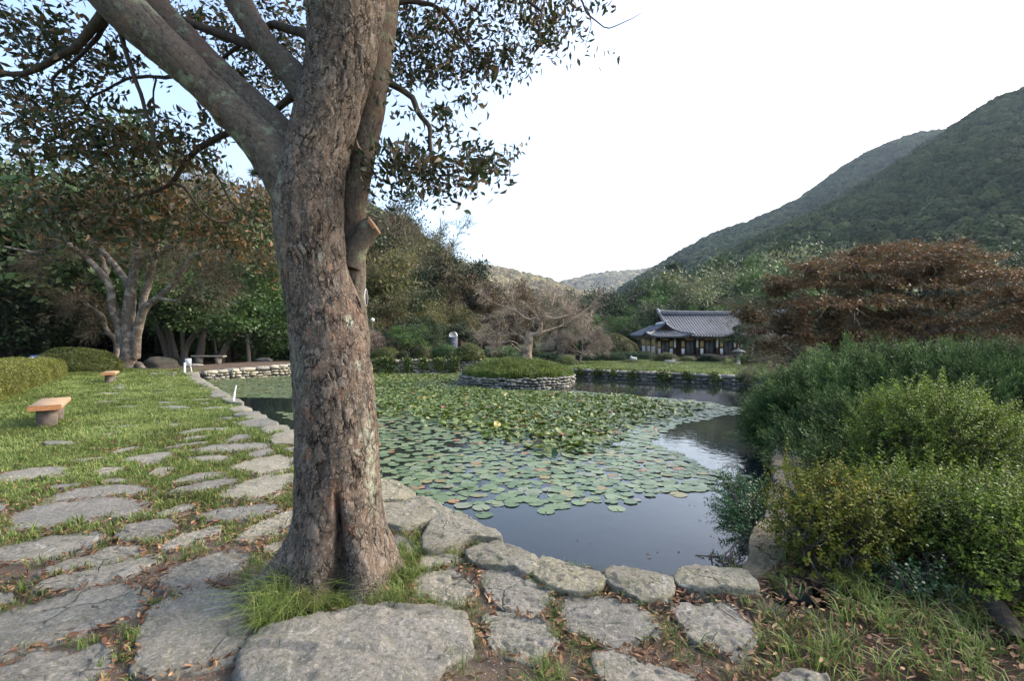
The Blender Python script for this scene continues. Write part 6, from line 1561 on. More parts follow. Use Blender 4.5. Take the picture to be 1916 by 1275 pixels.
def maple_tips(org, r):
    out = []
    # level tiers: each a flat spray of foliage
    tiers = [(1560, 492, 90, 1.3), (1640, 470, 90, 1.4), (1725, 460, 110, 1.4), (1800, 472, 90, 1.3), (1700, 488, 150, 1.8), (1880, 512, 90, 1.4), (1520, 522, 80, 1.2), (1722, 482, 99, 1.26), (1622, 500, 99, 1.35), (1842, 510, 99, 1.35), (1562, 530, 90, 1.35), (1712, 525, 144, 1.80), (1902, 540, 99, 1.44), (1502, 565, 81, 1.26), (1632, 560, 144, 1.89), (1792, 565, 144, 1.89), (1462, 610, 63, 1.08), (1562, 598, 117, 1.71),
             (1702, 595, 135, 1.89), (1862, 595, 126, 1.80), (1512, 628, 81, 1.26), (1622, 623, 90, 1.44), (1767, 618, 90, 1.53), (1922, 620, 99, 1.62), (1672, 500, 81, 1.08), (1952, 580, 108, 1.80), (2002, 620, 90, 1.80), (1442, 645, 36, 0.72), (1882, 660, 81, 1.26), (1952, 660, 81, 1.35), (1842, 675, 54, 1.08)]
    for (px, py, rx, rd) in tiers:
        dd = 14 + r.uniform(-1, 1)
        for k in range(int(rx * .46)):
            a = r.uniform(0, 6.28); q = r.random() ** .55
            out.append((W(px + math.cos(a) * q * rx, py + q * q * 10 + r.normal(0, 5), dd + math.sin(a) * q * rd) - org, np.array([math.cos(a), math.sin(a), -.1]), 2))
    return out
traced_tree('maple_tree', 'wide spreading red brown maple in level tiers above the juniper', mo, maple_limbs, 'bark_dark', [0, 1, 2, 3, 4, 5, 6, 7], 9, dict(per=32, rc=.25, size=.07, flat=.30, asp=.8, up=.9), 'leaf_maple', dict(per=3, L=.5, w=.012), 'twiggy', maple_tips, kids=(3, .55), sub=2)
T_('rust', 1900, 20, 600, 'lower reddish tree at the right edge beyond the lawn', sz=.8)
# leafless tangle between maple and house
tr_, tt_ = traced_tree('bare_shrub', 'grey leafless tangle of branches left of the maple', W(1500, 690, 19), [([(1500, 700, 4), (1490, 670, 3.4), (1470, 650, 2.6), (1445, 632, 1.8), (1430, 620, 1)], 19), ([(1502, 700, 3.6), (1515, 670, 3), (1540, 650, 2.4), (1560, 640, 1.4)], (19, 18.5)), ([(1500, 698, 3), (1480, 685, 2.4), (1455, 676, 1.8), (1435, 672, 1)], (19, 18.4))],
                'bark_grey', [0, 1, 2], 14, None, None, dict(per=12, L=.45, w=.012, spread=.8), 'twiggy', crown_tips(1500, 645, 70, 34, 19, 1.2, 60), kids=(4, .7), sub=2)
# trunks standing in the shade left of the bright green trees: slim leaning stems
def stem_tree(pts, d, lab, seed, crown=True):
    base = W(pts[0][0], pts[0][1], d); base[2] = ground_z(base[0], base[1])
    e = empty('slim_tree', base); tag(e, lab, 'tree'); C = spline(cols(pts, d), n=4); C[0, 2] = base[2] - .1
    V, Q = tube(C[:, :3] - np.array(base), C[:, 3], 8); mk('trunk', V, Q, M['bark_grey'], e, smooth=True)
    if crown:
        r = np.random.default_rng(seed); tp = C[-1, :3] - np.array(base); tips = [(tp + rdir(1, r)[0] * np.array([1.5, 1.5, .6]), rdir(1, r)[0], 2) for _ in range(16)]
        V, Q, v = clump_leaves(tips, r, 60, .8, .24); obj('crown', mesh_data('crown', V, Q, [M['leaf_dark']], False, {'v': v}), e)
for n, (pts, lab) in enumerate([
    ([(317, 686, 6), (308, 650, 5), (296, 615, 4.4), (290, 590, 3.6), (286, 560, 3)], 'slim grey trunk leaning left, leftmost of the group behind the boulder'),
    ([(323, 685, 5), (320, 650, 4.6), (312, 615, 4), (304, 585, 3.4)], 'slim trunk second from the left in the group behind the boulder'),
    ([(333, 684, 5), (325, 650, 4.4), (318, 620, 4), (314, 590, 3.6)], 'slim trunk in the middle of the group behind the boulder'),
    ([(344, 680, 7), (346, 655, 6), (357, 635, 5), (369, 615, 4.6), (372, 590, 4), (370, 560, 3)], 'trunk bending right then up beside the grey bench'),
    ([(346, 682, 5), (342, 640, 4), (340, 600, 3.6), (336, 560, 3)], 'straight slim trunk just left of the grey bench'),
    ([(370, 678, 8), (376, 655, 6.6), (379, 630, 5.6), (384, 600, 5)], 'thicker dark trunk behind the grey bench'),
    ([(413, 674, 7), (420, 655, 6), (430, 636, 4.6), (436, 615, 4)], 'short leaning trunk of the bright green tree right of the bench'),
    ([(408, 676, 2), (403, 650, 1.8), (398, 620, 1.5)], 'thin sapling stem right of the grey bench'),
    ([(466, 672, 4), (464, 650, 3.6), (462, 625, 3.2)], 'lone slim trunk left of the dark clipped hedge'),
]): stem_tree(pts, 31 - n * .1, lab, 60 + n, n not in (6, 7))
# ---------------------------------------------------------------- tiled house (a Korean hanok): main range with a gabled wing on its left
HD = 44.0; SC = F / HD
def hx(px): return (px - CX) / SC
HZ = -0.20
house = empty('tiled_house', (hx(1215) + .75, HD, HZ)); tag(house, 'old house with grey tiled roof, ochre and white panels and white signboards on posts', 'house')
HO = np.array(house.location)
def roof_slope(name, x0, x1, ye, ze, yr, zr, lift=.25, x0r=None, x1r=None, sp=.27, parent=None, rot=None):
    """corrugated tiled slope from eave (ye,ze) to ridge (yr,zr) with up-curving corners; rows of round cover tiles"""
    x0r = x0 if x0r is None else x0r; x1r = x1 if x1r is None else x1r
    n = int((x1 - x0) / sp) * 6 + 1; m = 9
    u = np.linspace(0, 1, n); t = np.linspace(0, 1, m)
    U, T = np.meshgrid(u, t, indexing='ij')
    X = (x0 + (x1 - x0) * U) * 1.0
    Xr = x0r + (x1r - x0r) * U; X = np.clip(X, np.minimum(x0 + (x0r - x0) * T, 99), x1 + (x1r - x1) * T)
    Y = ye + (yr - ye) * T; Z = ze + (zr - ze) * (T * .82 + .18 * T * T) + lift * (1 - T) * (np.abs(U - .5) * 2) ** 4
    ph = (x0 + (x1 - x0) * U) / sp * 2 * math.pi
    Z = Z + .055 * np.maximum(np.cos(ph), -.2)
    Z2 = Z - .16
    V = np.concatenate([np.stack([X, Y, Z], -1).reshape(-1, 3), np.stack([X, Y + .02, Z2], -1).reshape(-1, 3)])
    i = np.arange(n - 1)[:, None] * m; j = np.arange(m - 1)[None, :]; q = np.stack([i + j, i + m + j, i + m + j + 1, i + j + 1], -1).reshape(-1, 4)
    e = np.arange(n - 1) * m; q2 = np.stack([e, e + n * m, e + m + n * m, e + m], -1)
    if rot is not None:
        c, s = math.cos(rot[2]), math.sin(rot[2]); R = np.array([[c, s, 0], [-s, c, 0], [0, 0, 1]]); V = V @ R + np.array([rot[0], rot[1], 0])
    return mk(name, V, [q, q2, q[:, ::-1] + n * m], M['tile'], parent if parent is not None else house)
Wm = 13.2      # length of the main range
EZ, RZ = 2.18, 4.35
main_roof = roof_slope('roof', 1.2, Wm, -0.85, EZ+.06, 3.1, RZ, .22)
roof_slope('rear_slope', 1.2, Wm, 7.0, EZ, 3.1, RZ, .22)
def ridge(name, pts, r0, h, parent=house, pale=False):
    mb = MB(); C = spline(np.array(pts, float), n=5)
    T, U, B = frames(C); k = len(C); V = []
    for a in range(k):
        sx = np.array([-T[a][1], T[a][0], 0]); sx = sx / (np.linalg.norm(sx) + 1e-9)
        for (w, z) in ((-r0, 0), (-r0 * .8, h), (0, h + r0 * .7), (r0 * .8, h), (r0, 0)): V.append(C[a] + sx * w + np.array([0, 0, z]))
    i = np.arange(k - 1)[:, None] * 5; j = np.arange(4)[None, :]
    mb.add(V, np.concatenate([np.stack([i + j, i + j + 1, i + 5 + j + 1, i + 5 + j], -1).reshape(-1, 4), [[0, 1, 2, 2], [2, 3, 4, 0], [k * 5 - 5, k * 5 - 4, k * 5 - 3, k * 5 - 3], [k * 5 - 3, k * 5 - 2, k * 5 - 1, k * 5 - 5]][1::2]]))
    return mb.build(name, M['tile_pale' if pale else 'tile'], parent)
ridge('ridge', [(1.0, 3.1, RZ + .17), (1.8, 3.1, RZ + .06), (5, 3.1, RZ - .01), (9, 3.1, RZ - .01), (12.4, 3.1, RZ + .06), (Wm + .2, 3.1, RZ + .17)], .16, .28)
ridge('verge', [(1.12, 3.1, RZ + .02), (1.10, 1.6, RZ - .85), (1.1, .6, RZ - 1.35)], .13, .16)
mb = MB(); mb.box((.95, 3.1, RZ + .5), (.08, .1, .12)); mb.box((1.05, 3.1, RZ + .28), (.1, .17, .16)); mb.build('ridge_end_tile', M['tile_pale'], house)
# wing: ridge runs towards the pond, hipped skirt below a small gable
wx0, wx1, wxm = -1.35, 2.65, .68
# left and right slopes of the wing (built as slopes turned a quarter)
roof_slope('wing_slope', -3.8, 1.4, -2.0, EZ + .12, 0, 3.28, .18, rot=(wxm, 1.2, -math.pi / 2))
roof_slope('wing_slope', -1.4, 3.8, -2.0, EZ + .12, 0, 3.28, .18, rot=(wxm, 1.2, math.pi / 2))
roof_slope('wing_skirt', wx0, wx1, -1.35, EZ + .02, -.1, 2.72, .30, wx0 + 1.1, wx1 - 1.1)
mb = MB(); mb.add([[wxm - 1.0, -.02, 2.62], [wxm + 1.0, -.02, 2.62], [wxm, -.02, 3.3], [wxm - 1.0, .1, 2.62], [wxm + 1.0, .1, 2.62], [wxm, .1, 3.3]], [[0, 1, 4, 3], [1, 2, 5, 4], [2, 0, 3, 5]], [[0, 1, 2], [3, 5, 4]]); mb.build('gable', M['timber'], house)
ridge('wing_ridge', [(wxm, -.25, 3.42), (wxm, .5, 3.32), (wxm, 2.6, 3.30)], .13, .16, pale=True)
for s in (-1, 1):
    ridge('verge', [(wxm, -.18, 3.34), (wxm + s * .55, -.16, 2.92), (wxm + s * 1.05, -.2, 2.62)], .09, .11)
    ridge('hip_ridge', [(wxm + s * .98, -.15, 2.66), (wxm + s * 1.5, -.75, 2.42), (wxm + s * 2.0, -1.32, 2.34), (wxm + s * 2.12, -1.45, 2.42)], .10, .12)
    mb = MB(); mb.box((wxm + s * 1.98, -1.36, 2.50), (.11, .08, .10)); mb.build('hip_end_tile', M['tile_pale'], house)
mb = MB(); mb.box((wxm, -.32, 3.55), (.10, .07, .12)); mb.build('wing_end_tile', M['tile_pale'], house)
# eave tile ends: pale rims
mb = MB()
for k in range(int((Wm - 2.8) / .27)):
    mb.box((2.85 + k * .27, -1.03, EZ + .03 + .22 * (abs((2.85 + k * .27 - 7.2) / 6) ** 4)), (.05, .015, .045))
mb.build('eave_tile_ends', M['tile_pale'], house)['kind'] = 'stuff'
mb = MB(); mb.box((7.2, -.75, EZ - .12), (6.0, .28, .05)); mb.box((wxm, -1.0, EZ - .10), (1.75, .25, .05)); mb.build('eave_rafters', M['timber'], house)
# stone base, floor, posts and bays
mb = MB(); mb.box((6.0, 2.9, .10), (7.0, 3.2, .20)); mb.build('stone_base', M['wall'], house)
mb = MB(); mb.box((6.4, -.30, .46), (6.4, .34, .05)); mb.build('veranda', M['timber'], house)
for k, x in enumerate((.2, 3.0, 6.0, 9.0, 12.2)): mb = MB(); mb.box((x, -.5, .31), (.14, .14, .10)); mb.build('post_stone', M['wallw'], house)
mb = MB(); mb.box((6.4, .14, 1.35), (6.5, .03, .92)); mb.build('inner_wall', M['timber'], house)
bays = [('post', 1213), ('ob', 1219), ('door', 1229), ('ob', 1241), ('sign', 1246), ('dark', 1252), ('ob', 1263), ('door', 1276), ('sign', 1288), ('ob', 1298), ('door', 1312), ('sign', 1325), ('ob', 1335), ('door', 1347), ('sign', 1358), ('ob', 1364), ('door', 1377), ('sign', 1400), ('ob', 1394), ('lattice', 1418), ('lattice', 1424)]
def P2(px): return hx(px) - hx(1215)
z0, z1 = .52, 2.02
for kind, px in bays:
    x = P2(px)
    if kind == 'door':
        f = MB()
        for q in (-1, 0, 1): f.box((x + q * .36, .02, (z0 + z1 - .22) / 2), (.028, .03, (z1 - z0 - .22) / 2))
        f.box((x, .02, z1 - .22), (.39, .03, .03)); f.box((x, .02, z0 + .03), (.39, .03, .03))
        fr = f.build('door', M['timber'], house)
        for q in (-1, 1):
            mb = MB(); mb.box((x + q * .18, .055, (z0 + z1 - .22) / 2), (.155, .012, (z1 - z0 - .30) / 2)); mb.build('screen', M['screen'], fr)
            g = MB()
            for zz in np.linspace(z0 + .2, z1 - .4, 4): g.box((x + q * .18, .035, zz), (.155, .006, .008))
            for xx in (-.06, .06): g.box((x + q * .18 + xx, .034, (z0 + z1 - .22) / 2), (.006, .006, (z1 - z0 - .30) / 2))
            g.build('lattice', M['timber'], fr)
        mb = MB(); mb.box((x, .06, z1 - .10), (.39, .02, .08)); mb.build('ochre_panel', M['ochre'], house)
    elif kind == 'ob':
        for (a, b, m, nm) in ((1.22, 1.80, 'ochre', 'ochre_panel'), (z0 + .04, 1.10, 'white', 'white_panel')):
            mb = MB(); mb.box((x, .06, (a + b) / 2), (.16, .02, (b - a) / 2)); mb.build(nm, M[m], house)
        mb = MB(); mb.box((x - .19, .03, (z0 + z1) / 2), (.03, .05, (z1 - z0) / 2)); mb.box((x + .19, .03, (z0 + z1) / 2), (.03, .05, (z1 - z0) / 2)); mb.box((x, .03, 1.16), (.16, .05, .04)); mb.box((x, .03, 1.84), (.16, .05, .035)); mb.build('wall_frame', M['timber'], house)
    elif kind in ('sign', 'post'):
        mb = MB(); mb.box((x, -.06, 1.1), (.085, .085, 1.08)); mb.build('post', M['timber'], house)
        if kind == 'sign':
            mb = MB(); mb.box((x, -.17, 1.58), (.088, .012, .41)); sg = mb.build('signboard', M['paint_white'], house)
            mb = MB()
            rs = np.random.default_rng(int(px))
            for zz in np.linspace(1.26, 1.90, 7):
                mb.box((x + rs.uniform(-.01, .01), -.184, zz + .012), (.034, .002, .006)); mb.box((x + rs.uniform(-.02, .02), -.184, zz), (.006, .002, .026)); mb.box((x + rs.uniform(-.01, .01), -.184, zz - .016), (.024, .002, .006), rx=0)
            mb.build('brush_writing', M['ink'], sg)
    elif kind == 'lattice':
        mb = MB()
        for q in range(5): mb.box((x - .14 + q * .07, .02, 1.2), (.012, .02, .66))
        mb.box((x, .02, 1.2), (.15, .02, .02)); f = mb.build('lattice_window', M['timber'], house)
        mb = MB(); mb.box((x, .07, 1.2), (.15, .01, .64)); mb.build('paper', M['white'], f)
# side wall of the wing at the left end
mb = MB(); mb.box((-.12, 2.6, 1.25), (.04, 2.6, .78)); mb.build('end_wall', M['timber'], house)
for yy in (.8, 2.4, 4.0):
    mb = MB(); mb.box((-.175, yy, .95), (.012, .55, .35)); mb.build('white_panel', M['white'], house)
    mb = MB(); mb.box((-.175, yy, 1.66), (.012, .55, .26)); mb.build('ochre_panel', M['ochre'], house)
# stone lantern, rocks and ornaments on the right bank
def rock(px, py, d, s, label, seed, mat='wall', name='rock', squash=(1, .8, .6), z=None):
    V, Fc = ico(3); dsp = 1 + .50 * fbm(V * 1.6 + seed, 3) + .12 * fbm(V * 6 + seed, 3); V = V * dsp[:, None] * np.array(squash) * s
    x = (px - CX) / F * d; zz = ground_z(x, d) if z is None else z
    o = mk(name, V, Fc, M[mat], smooth=True, loc=(x, d, zz + s * squash[2] * .3)); tag(o, label, 'rock'); return o
rock(303, 690, 27.5, .80, 'large low boulder in the shade right of the pale mottled tree', 1, 'dark_rock', squash=(1.15, .8, .55))
rock(974, 0, 21.0, .42, 'pale flat boulder at the foot of the dead trunk on the island', 2, 'scree', squash=(1.1, .7, .40), z=0.40)
rock(1003, 0, 22.4, .30, 'small dark rock right of the dead trunk on the island', 3, z=.48)
rock(495, 0, 30.5, .42, 'low flat rock lying at the edge of the wood', 5, squash=(1.3, .7, .45))
rock(362, 0, 27.0, .35, 'flat stone lying under the grey bench', 6, squash=(1.4, .8, .35))
rock(1252, 0, 33.6, .28, 'small grey garden rock before the clipped bushes by the house', 7, squash=(1.3, .7, .6))
rock(1268, 0, 33.4, .26, 'flat grey garden rock right of the small stone block', 8, squash=(1.5, .8, .35))
rock(1260, 0, 33.8, .22, 'upright little stone between two flat garden rocks', 9, squash=(.7, .6, 1.1))
def lathe(mb, prof, k=12, c=(0, 0, 0)):
    prof = np.array(prof, float); th = np.arange(k) * 2 * math.pi / k
    V = np.stack([np.outer(prof[:, 0], np.cos(th)) + c[0], np.outer(prof[:, 0], np.sin(th)) + c[1], np.repeat(prof[:, 1:2], k, 1) + c[2]], -1).reshape(-1, 3)
    i = np.arange(len(prof) - 1)[:, None] * k; j = np.arange(k)[None, :]; j2 = (j + 1) % k
    mb.add(V, np.stack([i + j, i + j2, i + k + j2, i + k + j], -1).reshape(-1, 4)); return mb
lan = empty('stone_lantern', W(1382, 694, 30.5)); lan.location[2] = 0; tag(lan, 'grey stone lantern with a flat cap in front of the right end of the house', 'lantern')
lathe(MB(), [(.001, 0), (.26, 0), (.24, .1), (.12, .14), (.10, .55), (.16, .6)], 8).build('shaft', M['wallw'], lan)
mb = MB(); mb.box((0, 0, .72), (.17, .17, .12)); mb.build('light_box', M['wallw'], lan)
mb = MB(); mb.box((0, 0, .91), (.34, .34, .07), top=.55); mb.box((0, 0, 1.02), (.09, .09, .05), top=.5); mb.build('cap', M['wall'], lan)
# crouching stone animal
an = empty('stone_animal', W(1186, 678, 36)); an.location[2] = ground_z(an.location[0], 36); an.scale = (.66,) * 3; tag(an, 'small white stone animal figure on the grass left of the house', 'statue')
V, Fc = ico(3)
def blob(V, c, s): return V * np.array(s) + np.array(c)
mb = MB()
for c, s in (((0, 0, .36), (.34, .17, .19)), ((.2, 0, .34), (.16, .17, .2)), ((-.28, 0, .50), (.15, .13, .14)), ((-.40, 0, .45), (.08, .08, .07))): mb.add(blob(V, c, s), None, Fc)
for x, y in ((-.2, .09), (-.2, -.09), (.22, .1), (.22, -.1)): lathe(mb, [(.05, 0), (.055, .1), (.05, .35)], 8, (x, y, 0))
for y in (.07, -.07): mb.add(blob(V, (-.24, y, .62), (.03, .02, .06)), None, Fc)
mb.build('body', M['carved'], an, True)
# carved stone pillar with white arched head
pil = empty('stone_pillar', W(848, 668, 33)); pil.location[2] = ground_z(pil.location[0], 33); pz0 = pil.location[2]
tag(pil, 'dark slate name pillar with a white carved rounded head above the clipped bushes', 'monument')
hsh = (EYE + 18 / F * 33 * 1.0 - 0) - pz0   # top of the head
sh_top = EYE - (631 - CY) / F * 33 - pz0; hd_top = EYE - (621 - CY) / F * 33 - pz0
mb = MB(); mb.box((.05, 0, sh_top / 2), (.22, .16, sh_top / 2)); mb.build('shaft', M['slate'], pil)
a = np.linspace(0, math.pi, 13); hw = .27; pr = [(-hw, 0), (hw, 0)] + [(hw * math.cos(t), .10 + (hd_top - sh_top - .1) * math.sin(t)) for t in a]
V = np.array([[x, y, z + sh_top] for y in (-.19, .19) for x, z in pr]); m_ = len(pr); kk = np.arange(m_)
mb = MB(); mb.add(V, np.stack([kk, (kk + 1) % m_, m_ + (kk + 1) % m_, m_ + kk], 1), np.concatenate([np.stack([np.zeros(m_ - 2, int), kk[1:-1], kk[2:]], 1), np.stack([np.full(m_ - 2, m_), m_ + kk[2:], m_ + kk[1:-1]], 1)])); hd = mb.build('head', M['carved'], pil)
mb = MB()
for c, s in (((-.12, .16), (.06, .02)), ((.05, .22), (.05, .03)), ((.1, .12), (.07, .02)), ((-.04, .10), (.02, .05)), ((.16, .2), (.02, .04)), ((-.08, .26), (.05, .015))): mb.box((c[0], -.193, sh_top + c[1]), (s[0], .006, s[1]))
mb.build('carved_relief', M['metal'], hd)
mb = MB()
for zc in (sh_top - .36, sh_top - .62):
    for c, s in (((-.03, .05), (.05, .008)), ((-.055, .02), (.008, .035)), ((.02, .01), (.008, .05)), ((0, -.04), (.045, .008)), ((.055, .015), (.02, .008))): mb.box((.05 + c[0], -.163, zc + c[1]), (s[0], .003, s[1]))
mb.build('lettering', M['carved'], pil)
# globe lamp
lp = empty('globe_lamp', W(697, 660, 34)); lp.location[2] = ground_z(lp.location[0], 34); tag(lp, 'unlit white globe lamp on a thin pole behind the clipped bushes', 'lamp')
lz = EYE - (599 - CY) / F * 34 - lp.location[2]
mb = MB(); mb.tube([(0, 0, 0), (0, 0, lz - .1)], .035, 8); lathe(mb, [(.06, lz - .16), (.07, lz - .1)], 10); mb.build('pole', M['metal'], lp, True)
mb = MB(); mb.add(V_ := ico(3)[0] * .14 + np.array([0, 0, lz]), None, ico(3)[1]); mb.build('globe', M['lamp'], lp, True)
# benches
def bench(name, label, loc, rz, L, w, th, hgt, legs='block', mats=('wood', 'bench_leg')):
    e = empty(name, loc, rz); tag(e, label, 'bench')
    V = []; n = 8
    r = np.random.default_rng(int(L * 100))
    mb = MB(); hz = hgt - th / 2
    b = .012
    X, Y, Z = w / 2, L / 2, th / 2
    pr = [(-X + b, -Z), (X - b, -Z), (X, -Z + b), (X, Z - b), (X - b, Z), (-X + b, Z), (-X, Z - b), (-X, -Z + b)]
    ys = np.linspace(-Y, Y, 7); Vs = np.array([[x * (1 + .012 * math.sin(y * 4 + x * 9)), y, z + hz + .004 * math.sin(y * 5)] for y in ys for x, z in pr])
    i = np.arange(6)[:, None] * 8; j = np.arange(8)[None, :]; j2 = (j + 1) % 8
    mb.add(Vs, np.stack([i + j, i + 8 + j, i + 8 + j2, i + j2], -1).reshape(-1, 4)); mb.build('seat', M[mats[0]], e)
    for s in (-1, 1):
        mb = MB(); yy = s * (Y + .002); idx = [[x, yy, z + hz] for x, z in pr] + [[x, yy - s * .004, z + hz] for x, z in pr]
        mb.add(idx, [[0, 1, 2, 3], [0, 3, 4, 7], [4, 5, 6, 7]] if s < 0 else [[3, 2, 1, 0], [7, 4, 3, 0], [7, 6, 5, 4]]); mb.build('end_grain', M['endgrain' if mats[0] == 'wood' else mats[0]], e)
    for s in (-1, 1):
        mb = MB()
        if legs == 'block': mb.box((0, s * L * .30, (hgt - th) / 2 - .04), (w * .30, .10, (hgt - th) / 2 + .04), top=1.06)
        else: lathe(mb, [(w * .30, -.06), (w * .28, .05), (w * .29, hgt - th)], 12, (0, s * L * .28, 0))
        mb.build('leg', M[mats[1]], e)
    return e
bx = G(92, 787); bench('plank_bench', 'thick orange brown plank bench on the lawn beside the yellow green hedge', (-8.36, 8.72, 0), .66, 1.5, .42, .085, .42)
bx = G(209, 712); bench('plank_bench', 'second plank bench seen end on, in front of the pale mottled tree', (-14.45, 17.3, 0), .60, 1.4, .40, .085, .42, 'round')
bench('plank_bench', 'low grey bench in the shade of the wood behind the white sign', (W(391, 685, 28)[0], 28.0, .28), math.pi / 2 - .05, 1.9, .4, .08, .42, 'block', ('greywood', 'greywood'))
# white sign board on a leaning post and white stakes at the pond edge
sg = empty('small_sign', W(359, 700, 23.6)); sg.location[2] = 0.03; tag(sg, 'small white board on a leaning white post at the corner of the pond', 'sign')
mb = MB(); mb.tube([(0, 0, 0), (-.10, 0, .42)], .022, 6); mb.build('post', M['paint_white'], sg)
mb = MB(); mb.box((-.16, -.03, .47), (.15, .012, .18), rx=.0); o = mb.build('board', M['paint_white'], sg)
st = empty('white_stake', W(345, 702, 23.0)); st.location[2] = 0.02; tag(st, 'short white stake beside the small white sign', 'stake')
mb = MB(); mb.tube([(0, 0, 0), (.02, 0, .48)], .05, 8); mb.build('stake', M['paint_white'], st)
st = empty('white_stake', G(436, 754, .03)); tag(st, 'thin white stake leaning at the pond edge halfway along the lawn', 'stake')
mb = MB(); mb.tube([(0, 0, -.05), (.03, 0, .2), (.075, 0, .42)], [.028, .024, .012], 8); mb.build('stake', M['paint_white'], st)
# blue information board behind the hedge
bd = empty('information_board', W(62, 700, 22)); bd.location[2] = 0; tag(bd, 'tilted blue information board showing above the hedge', 'sign')
mb = MB(); mb.box((0, 0, .70), (.30, .012, .28), rx=-.9); pnl = mb.build('panel', M['blue'], bd)
mb = MB()
for c in ((-.15, .1), (.1, .12), (-.05, -.06), (.14, -.1)):
    cz, sz_ = math.cos(.9), math.sin(.9)
    mb.box((c[0], c[1] * sz_ - .012, .70 + c[1] * cz + .012), (.09, .003, .05), rx=-.9)
mb.build('print', M['pale_print'], pnl)
mb = MB(); mb.box((-.2, .06, .33), (.025, .025, .33)); mb.box((.2, .06, .33), (.025, .025, .33)); mb.build('legs', M['metal'], bd)
# cigarette end and small white litter on the path
o = G(296, 1097, .03); mb = MB(); mb.tube([(0, 0, 0), (.012, .004, .022)], .004, 6); c = mb.build('cigarette_end', M['paper'], loc=(o[0], o[1], .012)); tag(c, 'tiny white cigarette end lying in the grit between flagstones', 'litter')
# white table or ornament far right on the lawn
o = W(1898, 694, 26); V, Fc = ico(2); c = empty('white_stone', (o[0], 26, ground_z(o[0], 26))); tag(c, 'small white ornament on the sunny lawn at the right edge', 'ornament')
mb = MB(); mb.add(V * np.array([.22, .12, .09]) + np.array([0, 0, .30]), None, Fc); lathe(mb, [(.08, 0), (.05, .1), (.05, .25)], 8); mb.build('body', M['paint_white'], c, True)
# floating scum patch and twigs on the open water
for n, (px, py, w) in enumerate([(1132, 711.5, 1.1), (1150, 713, .5)]):
    pass
# metal frame hut roof far left end wall of the valley: grey roof glimpsed among trees
hut = empty('small_hut', W(1112, 600, 70)); hut.location[2] = ground_z(hut.location[0], 70); tag(hut, 'low grey hut roof glimpsed between the trees behind the island', 'hut')
mb = MB(); mb.box((0, 0, 1.2), (1.3, 1.5, 1.2)); mb.build('wall', M['wallw'], hut)
mb = MB(); mb.box((0, 0, 2.65), (1.8, 1.9, .35), top=.3); mb.build('roof', M['tile'], hut)
# ---------------------------------------------------------------- spreading juniper
rj = np.random.default_rng(21)
def spray_proto(seed, L=.26, nb=20):
    r = np.random.default_rng(seed); t = np.linspace(0, 1, 5); bend = r.uniform(.02, .06)
    C = np.stack([bend * t * t, r.normal(0, .008, 5), L * t], 1); Vt, Qt = tube(C, .0022 * (1.2 - t), 3); parts = [(Vt, Qt, np.full(len(Vt), .25))]
    P = []; D = []; LL = []
    for k in range(nb):
        s = .08 + .9 * k / nb; c = np.array([np.interp(s, t, C[:, q]) for q in range(3)]); a = k * 2.4 + r.normal(0, .4)
        P.append(c); D.append([math.cos(a) * .50, math.sin(a) * .50, .9]); LL.append(L * (.36 * (1 - s) + .10) * r.uniform(.8, 1.2))
    P.append(C[-2]); D.append([0, 0, 1]); LL.append(L * .3)
    P = np.array(P); D = unit(np.array(D)); LL = np.array(LL)
    # needles along each branchlet
    for k in range(len(P)):
        m = 7; s = np.linspace(.1, 1, m); pp = P[k] + D[k] * (s * LL[k])[:, None]; dd = unit(D[k] * 1.1 + rdir(m, r) * .5)
        V, Q, v = cards(pp, dd, rdir(m, r), LL[k] * .34 * r.uniform(.7, 1.2, m), .0056, 0, np.clip(.12 + .7 * s * (.5 + .5 * k / len(P)) + r.normal(0, .1, m), 0, 1)); parts.append((V, Q, v))
    mb = MB()
    for V, Q, v in parts: mb.add(V, Q, a=v)
    return np.concatenate(mb.V), [np.concatenate(mb.Q)], np.concatenate(mb.A)
SPR = [spray_proto(k) for k in range(4)]
jun = empty('spreading_juniper', (6.1, 7.8, 0)); tag(jun, 'huge spreading dark green juniper mound hanging over the right pond edge', 'bush'); JO = np.array(jun.location)
lobes = [((6.6, 8.0, .0), (2.2, 1.6, 1.06)), ((5.45, 7.6, -.1), (1.3, 1.2, .76)), ((7.9, 7.9, .0), (1.9, 1.6, 1.08)), ((4.62, 6.6, -.25), (.68, .8, .54)), ((5.9, 6.9, -.1), (1.4, 1.0, .66)), ((9.5, 7.6, 0), (1.8, 1.6, .80)), ((7.1, 6.8, -.1), (1.9, 1.1, .66)), ((3.95, 5.75, -.35), (.40, .6, .42))]
P, D, TI = [], [], []
mbc = MB(); cv, cf = ico(3)
